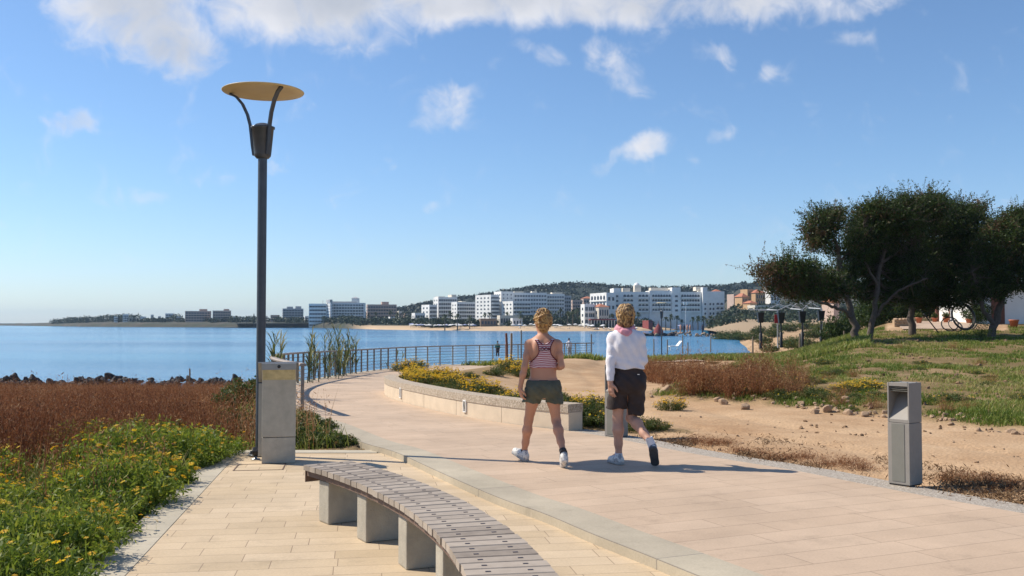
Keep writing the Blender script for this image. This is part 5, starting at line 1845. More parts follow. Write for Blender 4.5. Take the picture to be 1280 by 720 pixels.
def bush_mesh(name, rng, R_, H, n, leaf, asp, mat, stems=60, tone=(.5, .22), up=.8):
    """low bush: many leafy shoots leaving a common base"""
    k = stems
    a = rng.uniform(0, 2 * np.pi, k); r = np.sqrt(rng.uniform(0, 1, k)) * R_
    hh = H * (1 - .55 * (r / R_) ** 2) * rng.uniform(.7, 1.12, k)
    tip = np.c_[np.cos(a) * r, np.sin(a) * r, hh]
    per = n // k
    f = rng.uniform(.15, 1.0, (k, per)) ** .7
    bs = tip * np.array([.35, .35, 0])
    c = bs[:, None, :] + (tip - bs)[:, None, :] * f[..., None] + rng.normal(0, .035 * R_ / .5, (k, per, 3)) * np.array([1, 1, .6])
    c[..., 2] = np.maximum(c[..., 2], .01)
    V, T = leaf_quads(c.reshape(-1, 3), leaf * rng.uniform(.6, 1.3, k * per), asp, rng, up)
    t = np.clip(rng.normal(tone[0], tone[1], (k, 1)) + rng.normal(0, .12, (k, per)), 0, 1).ravel()
    P1 = (V, T, np.repeat(t, 4))
    S = blades(bs, np.linalg.norm(tip - bs, axis=1) * .9, .008, np.full(k, .3), rng, np.full(k, .25))
    return mesh_np(name, *merge([P1, S])[:2], mat, tint=merge([P1, S])[2]), tip


def flower_mesh(name, tips, rng, rad, mat):
    """daisy heads: a ring of petals round a raised eye, each on a short stem"""
    Vs, Ts, ts = [], [], []; b = 0
    for p in tips:
        n = np.array([rng.normal(-.25, .35), rng.normal(-.1, .35), 1.0]); n /= np.linalg.norm(n)
        u = np.cross(n, [1, .2, 0]); u /= np.linalg.norm(u); v = np.cross(n, u)
        r = rad * rng.uniform(.75, 1.2); k = 9; ph = rng.uniform(0, 6.28)
        t = rng.uniform(.3, 1)
        c = np.asarray(p)
        V = [c + n * .004]; T = []
        for i in range(k):
            a = ph + i * 6.283 / k; d = u * math.cos(a) + v * math.sin(a); q = -u * math.sin(a) + v * math.cos(a)
            j = len(V)
            V += [c + d * r * .2 - q * r * .1, c + d * r * .75 - q * r * .23 + n * .002, c + d * r - n * r * .12, c + d * r * .75 + q * r * .23 + n * .002, c + d * r * .2 + q * r * .1]
            T += [(j, j + 1, j + 2), (j, j + 2, j + 3), (j, j + 3, j + 4)]
        ey = len(V)
        for i in range(6):
            a = i * 6.283 / 6; V.append(c + (u * math.cos(a) + v * math.sin(a)) * r * .26 + n * .006)
        V.append(c + n * .012)
        T += [(ey + i, ey + (i + 1) % 6, ey + 6) for i in range(6)]
        tt = [t] * ey + [.0] * 7
        Vs.append(np.array(V)); Ts.append(np.array(T) + b); ts.append(np.array(tt)); b += len(V)
    return mesh_np(name, np.concatenate(Vs), np.concatenate(Ts), mat, tint=np.concatenate(ts))


def plant_left_field():
    rng = np.random.default_rng(21)
    # tall dry weeds from behind the daisies down to the rocks
    n = 80000
    Y = rng.uniform(8, 66, n) ** 1.0
    u = rng.uniform(-.66, -.06, n); X = u * Y
    edge = np.where(Y < 12.8, term_left(Y) - .45, xl(Y) - .35)
    dens = np.clip(26 / (Y + 6), .18, 1) 
    green = sst(13.8, 10.2, Y + 1.8 * sst(-4.6, -6.2, X) + (fbm(X * .5, Y * .5, 41) - .5) * 5)
    keep = (X < edge) & (rng.uniform(0, 1, n) < dens) & (rng.uniform(0, 1, n) > green * .93)
    side = sst(1.8, .2, edge - X) * (Y > 11)      # greener growth along the paving's edge
    keep &= rng.uniform(0, 1, n) > side * .8
    X, Y = X[keep], Y[keep]; n = len(X)
    h = rng.uniform(.42, .82, n) * (1 - .45 * sst(45, 66, Y)) * (.55 + .75 * fbm(X * .45, Y * .45, 43))
    h *= np.where(rng.uniform(0, 1, n) < .03, 1.45, 1)
    pos = np.c_[X, Y, zland(X, Y) - .02]
    red = fbm(X * .35, Y * .22, 47)
    V, T, t = stalk_plants(pos, h, rng, 18, (.42 + np.clip((red - .5) * 1.1, -.28, .35), .17), .009, .044)
    o = link('dry_weeds', mesh_np('dry_weeds', V, T, M['dry'], tint=t))
    tag(o, 'reddish brown dry weeds filling the field between the paving and the sea', 'dry weeds', kind='stuff')
    # fresh green growth: low fill among the bushes and streaks in the weeds
    n = 110000
    Y = 4.2 + rng.uniform(0, 1, n) ** 1.5 * 40; X = rng.uniform(-.66, -.06, n) * Y
    edge = np.where(Y < 12.8, term_left(Y) - .36, xl(Y) - .2)
    g = np.maximum(sst(15.5, 10.5, Y + 2.2 * sst(-4.6, -6.2, X) + (fbm(X * .5, Y * .5, 41) - .5) * 5), sst(.56, .68, fbm(X * .3, Y * .3, 53)) * .5)
    g = np.maximum(g, sst(2.0, .3, edge - X) * .9)
    keep = (X < edge) & (rng.uniform(0, 1, n) < g * np.clip(16 / (Y + 3), .25, 1))
    X, Y = X[keep], Y[keep]; n = len(X)
    h = rng.uniform(.12, .36, n) * (.6 + .8 * fbm(X * .8, Y * .8, 57))
    V, T, t = blades(np.c_[X, Y, zland(X, Y) - .02], h, rng.uniform(.012, .026, n), np.full(n, .7), rng, np.clip(rng.normal(.45, .22, n), 0, 1))
    o = link('green_growth', mesh_np('green_growth', V, T, M['grass'], tint=t))
    tag(o, 'fresh green leaves and grass between the daisies and dry weeds', 'green growth', kind='stuff')


def thing_copy(proto, first, loc, rz, sc, label, group):
    o = proto if first else copy_tree(proto)
    o.location = loc; o.rotation_euler = (0, 0, rz); o.scale = sc if hasattr(sc, '__len__') else (sc, sc, sc)
    o['label'] = label; o['group'] = group
    return o


def make_bush(name, cat, rng, R_, H, n, leaf, asp, leaf_mat, flowers=0, frad=.02, tone=(.5, .22), stems=70, up=.8):
    root = empty(name, (0, 0, 0), 0, name.replace('_', ' '), cat)
    me, tip = bush_mesh('foliage', rng, R_, H, n, leaf, asp, leaf_mat, stems, tone, up)
    link('foliage', me, root)
    if flowers:
        q = tip[rng.integers(0, len(tip), flowers)] + np.c_[rng.normal(0, .05, flowers), rng.normal(0, .05, flowers), rng.uniform(.03, .10, flowers)]
        if name == 'daisy_bush':          # big enough in view to count: each head a part with its stem
            for p in q:
                o = link('flower', FLOWERS[int(rng.integers(0, 6))], root)
                o.location = p; o.rotation_euler = (0, 0, rng.uniform(-.6, .6)); s_ = rng.uniform(.8, 1.2) * frad / .024; o.scale = (s_, s_, s_)
        else:                             # tiny heads belong to the foliage itself
            fo = root.children[0]
            fm = flower_mesh('flowers', q, rng, frad, M['petal'])
            bm = bmesh.new(); bm.from_mesh(fo.data); n0 = len(bm.faces); bm.from_mesh(fm); bm.faces.ensure_lookup_table()
            for f_ in bm.faces[n0:]: f_.material_index = 1
            bm.to_mesh(fo.data); bm.free(); fo.data.materials.append(M['petal']); bpy.data.meshes.remove(fm)
    return root


FLOWERS = []
def flower_parts():
    rng = np.random.default_rng(77)
    for _ in range(6):
        fm = flower_mesh('flower', [(0, 0, 0)], rng, .024, M['petal'])
        V, T, t = blades(np.array([[0, 0, -.13]]), np.array([.132]), .006, np.array([.02]), rng, np.array([.6]))
        sm = mesh_np('stem', V, T, M['leaf_green'], tint=t)
        bm = bmesh.new(); bm.from_mesh(fm); n0 = len(bm.faces); bm.from_mesh(sm); bm.faces.ensure_lookup_table()
        for f_ in bm.faces[n0:]: f_.material_index = 1
        bm.to_mesh(fm); bm.free(); fm.materials.append(M['leaf_green']); bpy.data.meshes.remove(sm)
        FLOWERS.append(fm)
flower_parts()


def plant_daisies():
    rng = np.random.default_rng(5)
    protos = [make_bush('daisy_bush', 'daisy bush', rng, R_, H, n, .058, .28, M['leaf_green'], fl, .024, (.48, .2), 110) for R_, H, n, fl in ((.52, .42, 6000, 52), (.45, .36, 5000, 74), (.6, .46, 7000, 30))]
    used = [False] * 3
    spots = []
    Y = 5.2
    while Y < 13.4:
        e = float(term_left(min(Y, 12.5))) - .42
        x = e - rng.uniform(.05, .3)
        while x > -.60 * Y - .4:
            spots.append((x + rng.normal(0, .08), Y + rng.normal(0, .15)))
            x -= rng.uniform(.62, .85)
        Y += rng.uniform(.62, .82)
    for x, y in spots:
        ef = float(term_left(min(y, 12.5))) - x
        if y > 10.5 and fbm(x * .5, y * .5, 41) < .45 and ef > 1.3: continue
        if y > 9.9 and x < -.44 * y and rng.uniform() < .8: continue
        k = int(rng.integers(0, 3))
        if y > 10.8 and rng.uniform() < .6: k = 2
        s = rng.uniform(.78, 1.12)
        if ef < .95 and y < 8.2: lab = 'yellow daisy bush sprawling over the concrete border in the near corner'
        elif ef < .95 and y < 10.8: lab = 'leafy daisy bush at the middle of the concrete border'
        elif ef < .95: lab = 'leafy green bush by the far end of the concrete border'
        elif y < 8.2: lab = 'daisy bush deep in the flowering bank nearest the viewer'
        elif y < 10.8: lab = 'daisy bush in the middle of the flowering bank'
        else: lab = 'daisy bush where the flowering bank meets the brown weeds'
        thing_copy(protos[k], not used[k], (x, y, float(zland(x, y)) - .03), rng.uniform(0, 6.28), (s, s, s * rng.uniform(.85, 1.1)), lab, 'daisy bushes beside the terrace')
        used[k] = True
    # green bushes by the lectern and down the edge of the path
    protos = [make_bush('green_shrub', 'shrub', rng, R_, H, n, .07, .4, M['shrub'], 0, 0, (.42, .2), 80) for R_, H, n in ((.6, .62, 3600), (.5, .38, 2800))]
    used = [False] * 2
    for px, py, Y, k, s, lab in ((306, 545, 15.0, 0, 1.0, 'dark green shrub left of the lectern, nearest the terrace end'), (283, 530, 17.0, 0, .8, 'dark green shrub behind the lectern shrub, toward the weeds'), (312, 520, 19.0, 0, 1.1, 'tall green shrub behind the lamp post foot'), (300, 505, 24.0, 0, 1.1, 'green shrub on the slope seen above the lectern shrubs'),
                                 (383, 548, 13.6, 1, .8, 'low green shrub just right of the lectern'), (402, 553, 13.3, 1, .7, 'low green shrub midway along the planted corner'), (425, 556, 13.05, 1, .55, 'small green shrub in the point of the planted corner'), (392, 538, 14.6, 1, .8, 'low green shrub at the back of the planted corner'), (372, 540, 14.8, 1, .9, 'low green shrub tucked behind the lectern'), (374, 528, 16, 1, .7, 'low green shrub below the first railing post'), (140, 552, 13.2, 1, 1.2, 'rounded green shrub among brown weeds at the back of the daisies'), (215, 556, 13.0, 1, 1.3, 'broad yellow-green shrub at the back of the daisies'), (245, 560, 12.6, 1, 1.0, 'small green shrub by the terrace corner')):
        x = (px - 640) / F * Y
        thing_copy(protos[k], not used[k], (x, Y, float(zland(x, Y)) - .03), rng.uniform(0, 6.28), (s, s, s * .9), lab, 'green shrubs on the seaward side'); used[k] = True


def plant_bed():
    """flowering growth behind the low wall and round the sandy ground"""
    rng = np.random.default_rng(15)
    pr = {'y': make_bush('yellow_flower_bush', 'flower bush', rng, .5, .42, 3000, .05, .3, M['shrub'], 190, .024, (.55, .2), 80),
          'g': make_bush('bed_shrub', 'shrub', rng, .48, .34, 2600, .05, .34, M['shrub'], 14, .02, (.6, .22), 70),
          'd': make_bush('dry_brush', 'dry brush', rng, .6, .8, 2600, .06, .13, M['dry'], 0, 0, (.50, .2), 90, 1.4),
          'e': make_bush('dry_brush', 'dry brush', rng, .5, .62, 2000, .05, .14, M['dry'], 0, 0, (.30, .2), 70, 1.2),
          'f': make_bush('dry_brush', 'dry brush', rng, .55, .95, 1700, .06, .12, M['dry'], 0, 0, (.62, .2), 60, 1.6)}
    first = {k: True for k in pr}
    def put(k, px, py, s, lab, grp, Y=None, zs=1.0):
        if Y is None:
            # walk the sight line down to the ground
            d = ray(px, py); Y = 8.0
            while Y < 70 and CAM_Z + d.z / d.y * Y > float(zland(d.x / d.y * Y, Y)): Y += .15
        x = (px - 640) / F * Y
        thing_copy(pr[k], first[k], (x, Y, float(zland(x, Y)) - .03), rng.uniform(0, 6.28), (s, s, s * zs), lab, grp); first[k] = False
    g = 'flowering growth in the bed behind the low wall'
    # along the back of the coping
    s = np.r_[0, np.cumsum(np.hypot(*np.diff(WALL_C, axis=0).T))]
    OW = offset_line(WALL_C, .72); OW2 = offset_line(WALL_C, 1.35)
    d = .35
    while d < s[-1]:
        i = int(np.argmin(abs(s - d)))
        for L_, q in ((OW, 0), (OW2, 1)):
            if q and rng.uniform() < .45: continue
            x, y = L_[i] + rng.normal(0, .1, 2)
            k = 'y' if d > s[-1] * .66 else ('g' if rng.uniform() < .8 else 'y')
            sc_ = rng.uniform(.5, .78) * (1.1 if k == 'y' else .7)
            lab = ('yellow flowering bush at the far rounded end of the low wall' if d > s[-1] * .66 else 'low green bush along the middle of the coping' if d > s[-1] * .3 else 'low green bush behind the coping near the striped walker')
            if q: lab = lab.replace('bush', 'bush in the second row')
            thing_copy(pr[k], first[k], (x, y, float(zland(x, y)) - .03), rng.uniform(0, 6.28), sc_, lab, g); first[k] = False
        d += rng.uniform(.42, .6)
    for px, py, sc_, k, lab in ((722, 533, 1.0, 'g', 'leafy bush by the square end of the low wall'), (742, 530, .95, 'g', 'leafy bush between the wall end and the half hidden bollard'), (715, 520, .9, 'g', 'leafy bush just behind the wall end block'), (700, 508, .8, 'g', 'green bush behind the striped walker'), (745, 515, .8, 'g', 'green bush behind the wall end, farther back'),
                               (795, 540, .7, 'g', 'low bush right of the half hidden bollard'), (815, 538, .6, 'g', 'small low bush right of the woman in white'), (838, 513, .62, 'y', 'round low bush alone on the bare sandy track'),
                               (620, 470, .8, 'g', 'green tuft on the sand left of the striped walker'), (655, 472, 1.0, 'y', 'yellow flowering clump by the leaning stakes'), (640, 466, 1.1, 'y', 'yellow flowering clump round the foot of the stakes'), (672, 468, .8, 'g', 'low green clump right of the stakes'),
                               (586, 473, .6, 'g', 'small round tuft alone on the sand in the bed'), (520, 462, 1.1, 'y', 'tall yellow clump above the rounded wall end'), (540, 458, 1.1, 'y', 'yellow clump just past the wall end, by the railing'), (560, 452, 1.2, 'g', 'green clump in front of the railing, left one'), (580, 449, 1.2, 'g', 'green clump in front of the railing, middle one'), (600, 447, 1.3, 'y', 'yellow clump in front of the railing near the teal person'), (615, 448, 1.1, 'y', 'yellow clump in front of the railing, right one'), (505, 466, 1.1, 'y', 'dense yellow clump at the bend of the wall'),
                               (530, 452, 1.0, 'g', 'green clump at the path edge before the railing, leftmost'), (548, 449, 1.0, 'y', 'yellow clump at the path edge before the railing'), (568, 447, 1.1, 'g', 'green clump close under the railing, left'), (590, 445, 1.2, 'y', 'yellow clump close under the railing, middle'), (606, 444, 1.2, 'g', 'green clump close under the railing, by the teal person'), (626, 446, 1.1, 'g', 'green clump under the railing beside the dark stake'), (662, 446, 1.1, 'g', 'green clump under the railing beside the striped walker'), (690, 446, 1.0, 'g', 'low green clump under the railing between the walkers, left'), (725, 445, 1.0, 'g', 'low green clump under the railing between the walkers, right')):
        put(k, px, py, sc_, lab, g)
    g = 'dry brush on the bank beside the track'
    for i in range(44):
        px = 802 + i * 4.6 + rng.normal(0, 4)
        py = np.interp(px, [806, 900, 1040], [490, 498, 503]) - rng.uniform(0, 24)
        put('defdg'[int(rng.integers(0, 5))], px, py, rng.uniform(.8, 1.35) * np.interp(px, [806, 950, 1040], [1.05, .95, .6]), 'reddish dry bush on the stony bank of the track' if px < 940 else 'straggly brown bush on the bank nearer the lone bollard', g, zs=rng.uniform(.7, .95))
    for px, py, sc_ in ((835, 478, .9), (862, 486, .8), (885, 478, 1.0), (905, 484, .9), (930, 488, .9), (950, 480, 1.0), (968, 492, .8), (990, 488, .9), (1012, 498, .7), (915, 470, 1.0), (940, 468, 1.0), (1030, 502, .6)):
        put('g', px, py, sc_, 'green bush showing through the dry brush on the bank' if px < 940 else 'green bush on the bank right of the dry brush', 'green bushes among the dry brush')
    g = 'dead brush beside the gravel strip'
    for px, py in ((872, 552), (890, 558), (905, 556), (925, 566), (948, 568), (962, 574), (985, 577), (1005, 575), (1030, 584), (1052, 580), (1075, 590), (1185, 606), (1202, 600), (1222, 610), (1240, 604), (1262, 612)):
        put('e', px, py, rng.uniform(.38, .62), 'low dead brown brush on the ground before the dirt track, left of the lone bollard' if px < 1100 else 'low dead brown brush on the ground right of the lone bollard', g, zs=.38)
    g = 'weed tufts dotted over the field'
    for i in range(46):
        px = rng.uniform(1000, 1278); py = rng.uniform(434, 516)
        put('g' if rng.uniform() < .75 else 'f', px, py, rng.uniform(.3, .58), 'small weed tuft in the far half of the grassy field' if py < 470 else 'small weed tuft in the near half of the grassy field', g, zs=.6)
    g = 'flowering clumps on the grassy field'
    for px, py, k in ((905, 446, 'y'), (925, 441, 'y'), (945, 439, 'y'), (965, 437, 'y'), (985, 436, 'y'), (1005, 436, 'y'), (955, 447, 'g'), (890, 455, 'g'), (940, 458, 'g'), (985, 462, 'g'), (1030, 455, 'g'), (1066, 500, 'g'), (1078, 487, 'y'), (1095, 497, 'g'), (1045, 470, 'g'), (1010, 480, 'g'), (1186, 503, 'g'), (1215, 462, 'g'), (1150, 455, 'g'), (1060, 490, 'y')):
        lab = ('yellow flower clump on the crest of the field below the dark lanterns' if k == 'y' and py < 450 else 'yellow flower clump on the field left of the lone bollard' if k == 'y' else 'leafy green clump in the left part of the field' if px < 1000 else 'leafy green clump in the field near the lone bollard')
        put(k, px, py, rng.uniform(.6, .95), lab, g, zs=.6)


def plant_grass():
    rng = np.random.default_rng(25)
    n = 620000
    Y = 9 + rng.uniform(0, 1, n) ** 1.25 * 48; X = rng.uniform(.04, .62, n) * Y
    g = green_mask(X, Y)
    pat = fbm(X * .9, Y * .6, 61)
    ok = (X > bank_x(Y) - 1) | (Y > 46)
    keep = ok & (rng.uniform(0, 1, n) < sst(.5, .95, g) * np.clip(1.2 * sst(.38, .62, .45 * pat + .55 * fbm(X * 2.6, Y * 1.9, 91, 2)), .02, .8) * sst(.30, .55, fbm(X * 1.1 + 7, Y * .8, 95, 3)))
    X, Y, pat = X[keep], Y[keep], pat[keep]; n = len(X)
    h = rng.uniform(.03, .10, n) * (.4 + 1.0 * pat) * (1 + .014 * Y)
    t = np.clip(rng.normal(.36, .24, n) + (fbm(X * .3, Y * .3, 67) - .45) * 1.6, 0, 1)
    V, T, tt = blades(np.c_[X, Y, zland(X, Y) - .01], h, rng.uniform(.008, .014, n) * (1 + Y * .035), np.full(n, .9), rng, t)
    o = link('field_grass', mesh_np('field_grass', V, T, M['grass'], tint=tt))
    tag(o, 'short patchy green grass over the field right of the sandy track', 'grass', kind='stuff')
    # strip of grass on the far rim, above the inlet
    n = 90000
    Y = rng.uniform(38, 62, n); X = rng.uniform(-.08, .36, n) * Y
    keep = (green_mask(X, Y) > .6) & (X > xl(Y) + 1)
    X, Y = X[keep], Y[keep]; n = len(X)
    V, T, tt = blades(np.c_[X, Y, zland(X, Y) - .02], rng.uniform(.12, .34, n), np.full(n, .05), np.full(n, .8), rng, np.clip(rng.normal(.5, .2, n), 0, 1))
    o = link('rim_grass', mesh_np('rim_grass', V, T, M['grass'], tint=tt))
    tag(o, 'band of bright green grass along the rim above the inlet', 'grass', kind='stuff')
    # dead straw beside the gravel strip
    g2 = offset_line(RIGHT_C, .42)
    n = 170000
    i = rng.integers(0, len(g2), n)
    c = g2[i] + rng.normal(0, .12, (n, 2))
    off = np.abs(rng.normal(0, .55, n)) + .02
    t_ = np.gradient(g2, axis=0); t_ /= np.hypot(*t_.T)[:, None]
    c = c + np.c_[t_[i, 1], -t_[i, 0]] * off[:, None]
    keep = (c[:, 1] < 13.9) & (c[:, 1] > 5.5) & (rng.uniform(0, 1, n) < sst(.42, .6, fbm(c[:, 0] * 1.1, c[:, 1] * 1.1, 71)) * .95 + .05)
    c = c[keep]; n = len(c)
    p = np.c_[c, zland(c[:, 0], c[:, 1]) + rng.uniform(.0, .06, n)]
    V, T = leaf_quads(p, rng.uniform(.02, .075, n), .16, rng, .0)
    V[:, 2] = np.maximum(V[:, 2], np.repeat(zland(c[:, 0], c[:, 1]), 4) + .002)
    t1 = np.clip(rng.normal(.45, .25, n), 0, 1)
    gm = rng.uniform(0, 1, n)
    o = link('straw_litter', mesh_np('straw_litter', V, T, M['litter'], tint=np.repeat(t1, 4)))
    tag(o, 'dead brown straw lying along the edge of the gravel strip', 'straw', kind='stuff')


def plant_reeds():
    rng = np.random.default_rng(31)
    def reed(px, Y, ytop, n, spread, label):
        x = (px - 640) / F * Y; z = float(zland(x, Y)) - .1
        top = P(px, ytop, Y).z - z
        root = empty('reed_clump', (x, Y, z), 0, label, 'reeds', 'reeds on the bank outside the railing')
        hs = top * rng.uniform(.6, 1.0, n); hs[0] = top
        bx = rng.normal(0, spread, n); by = rng.normal(0, spread, n)
        m = MB(); tips = []
        LV = []
        for i in range(n):
            lx, ly = rng.normal(.05, .1) * hs[i], rng.normal(0, .08) * hs[i]
            pts = [(bx[i], by[i], 0), (bx[i] + lx * .3, by[i] + ly * .3, hs[i] * .5), (bx[i] + lx, by[i] + ly, hs[i])]
            m.tube(pts, [.014, .012, .004], 5, cap=False)
            k = 22
            f = rng.uniform(.3, 1.0, k)
            base = np.array([np.array(pts[0]) * (1 - q) + np.array(pts[2]) * q for q in f])
            a = rng.uniform(0, 6.28, k); L_ = rng.uniform(.28, .55, k)
            d = np.c_[np.cos(a) * .5, np.sin(a) * .5, np.full(k, .85)]
            mid = base + d * L_[:, None] * .55; tip = base + np.c_[d[:, :2] * 1.15, d[:, 2] * .8] * L_[:, None]
            w = np.c_[-np.sin(a), np.cos(a), np.zeros(k)] * .014
            b0 = len(LV) * 0
            LV.append((np.stack([base - w * .5, base + w * .5, mid + w, mid - w, tip], 1).reshape(-1, 3), k))
        m.build('canes', M['reed'], root)
        V = np.concatenate([q[0] for q in LV]); c = sum(q[1] for q in LV)
        i = np.arange(c)[:, None] * 5
        T = np.concatenate([i + [[0, 1, 2]], i + [[0, 2, 3]], i + [[3, 2, 4]]])
        link('leaves', mesh_np('leaves', V, T, M['reed'], tint=np.repeat(rng.uniform(.1, .9, c), 5)), root)
    reed(425, 33.5, 413, 13, .34, 'broad clump of tall green reeds leaning over behind the railing')
    reed(405, 31.0, 440, 8, .3, 'shorter clump of reeds behind the railing, left of the broad one')
    reed(441, 35.5, 421, 5, .16, 'slim leaning clump of reeds at the right of the broad one')
    reed(342, 20.5, 424, 4, .1, 'few tall reed stems just right of the lamp post')
    reed(382, 28.0, 415, 5, .2, 'sparse dry reed stems above the handrail left of the clumps')
    reed(496, 43.0, 444, 9, .3, 'low reeds seen between railing posts near the bend')


def stone_mesh(seed, mat, rough=.22):
    bm = bmesh.new(); bmesh.ops.create_icosphere(bm, subdivisions=3, radius=1)
    rg = np.random.default_rng(seed); o = rg.uniform(0, 50, 3)
    pl = rg.normal(size=(14, 3)); pl /= np.linalg.norm(pl, axis=1)[:, None]; dd = rg.uniform(.5, .8, 14)
    for v in bm.verts:
        c = np.array(v.co)
        for q, d in zip(pl, dd):
            e = c @ q - d
            if e > 0: c = c - q * e * .97
        k = 1 + rough * (float(fbm(c[0] * 1.7 + o[0] + c[2], c[1] * 1.7 + o[1] - c[2], seed, 3)) - .5)
        v.co = Vector(c * k)
    me = bpy.data.meshes.new('stone'); bm.to_mesh(me); bm.free(); me.materials.append(mat)
    me.polygons.foreach_set('use_smooth', [False] * len(me.polygons)); me.update()
    return me


def lay_stones():
    rng = np.random.default_rng(41)
    ms = [stone_mesh(i, M['stone']) for i in range(6)]
    def stone(x, y, s, label, grp, name='field_stone', mesh=None, sink=.25, z=None, fl=.7):
        o = link(name, mesh or ms[int(rng.integers(0, 6))])
        o.location = (x, y, (float(zland(x, y)) if z is None else z) + s * (fl - sink) * .6)
        o.rotation_euler = (rng.normal(0, .25), rng.normal(0, .25), rng.uniform(0, 6.28))
        o.scale = (s, s * rng.uniform(.65, .95), s * fl * rng.uniform(.8, 1.15))
        tag(o, label, 'stone', grp)
    # line of stones where the bank meets the track
    for i in range(78):
        px = rng.uniform(806, 1112) if i < 50 else rng.uniform(990, 1112)
        py = np.interp(px, [806, 880, 960, 1040, 1112], [491, 497, 503, 511, 519]) - abs(rng.normal(0, 4))
        q = G(px, py, .02)
        s = rng.uniform(.025, .075) * (1.0 if rng.uniform() < .85 else 1.6)
        lab = 'tan stone in the dense line of stones left of the lone bollard' if px > 985 else 'tan stone under the reddish dry brush beside the track'
        stone(q.x, q.y, s, lab, 'stones lining the sandy track')
    for px, py, s in ((817, 487, .13), (833, 489, .2), (846, 490, .12), (905, 500, .13), (930, 506, .12), (1018, 511, .11), (1035, 510, .13), (1060, 513, .12), (1080, 515, .1)):
        q = G(px, py, .03)
        stone(q.x, q.y, s, 'large pale boulder in the stone line beside the dry brush' if px < 960 else 'large tan stone in the stone line left of the lone bollard', 'large stones lining the sandy track')
    for i in range(26):
        px = rng.uniform(1150, 1290); py = np.interp(px, [1150, 1290], [519, 545]) - abs(rng.normal(0, 6))
        q = G(px, py, .03)
        stone(q.x, q.y, rng.uniform(.03, .09), 'small clod at the foot of the grass right of the lone bollard', 'clods along the grass edge')
    for i in range(70):
        px = rng.uniform(850, 1275); py = rng.uniform(np.interp(px, [850, 1275], [512, 545]), np.interp(px, [850, 1275], [555, 622]))
        q = G(px, py, 0)
        stone(q.x, q.y, rng.uniform(.008, .028), 'pebble lying loose on the sandy track', 'pebbles on the sandy track', 'pebble')
    mc = [stone_mesh(60 + i, M['clod'], .5) for i in range(3)]
    for i in range(170):
        px = rng.uniform(1000, 1279); py = rng.uniform(437, 520)
        q = G(px, py, .25)
        stone(q.x, q.y, rng.uniform(.03, .08) * q.y / 22, 'brown clod of earth showing through the field grass', 'clods in the field', 'earth_clod', mc[int(rng.integers(0, 3))], .35)
    md = [stone_mesh(20 + i, M['rock_dark'], .9) for i in range(5)]
    # dark rocks along the waterline on the left
    for i in range(300):
        px = rng.uniform(-30, 335); Y = rng.uniform(66, 80)
        x = (px - 640) / F * Y
        s = rng.uniform(.16, .38) * (1.4 if px < 150 and rng.uniform() < .3 else 1)
        z = max(float(zland(x, Y)), SEA_Z - .2) + (.55 + .25 * math.sin(px * .06) if px < 148 else .62) * rng.uniform(.2, 1)
        lab = 'dark rock in the taller heap at the far left waterline' if px < 150 else 'dark rock in the low line along the waterline by the lamp post'
        stone(x, Y, s, lab, 'dark rocks at the waterline', 'shore_rock', md[int(rng.integers(0, 5))], .2, z, .75)
    # dark rocks at the tip of the inlet
    for px, Y, s in ((905, 128, .7), (913, 130, .95), (922, 131, .7), (930, 132, .7), (937, 134, .5), (899, 126, .5), (872, 120, .4)):
        x = (px - 640) / F * Y
        stone(x, Y, s, 'dark rock at the mouth of the inlet behind the far grass', 'dark rocks at the inlet', 'shore_rock', md[int(rng.integers(0, 5))], .1, max(float(zland(x, Y)), SEA_Z - .1), .6)
    # breakwater of tan rocks in front of the beach
    mt = [stone_mesh(40 + i, M['rock_tan'], .4) for i in range(4)]
    for i in range(90):
        px = rng.uniform(778, 925); Y = np.interp(px, [778, 850, 925], [372, 372, 330]) + rng.normal(0, 3)
        x = (px - 640) / F * Y
        dark = px < 845
        stone(x, Y, rng.uniform(.5, 1.1), 'dark block near the seaward tip of the breakwater' if dark else 'tan rock along the landward run of the breakwater', 'rocks of the breakwater', 'breakwater_rock', (md if dark and rng.uniform() < .7 else mt)[int(rng.integers(0, 4))], .1, SEA_Z + rng.uniform(-.3, .9), .8)


plant_left_field()
plant_daisies()
plant_bed()
plant_grass()
plant_reeds()
lay_stones()


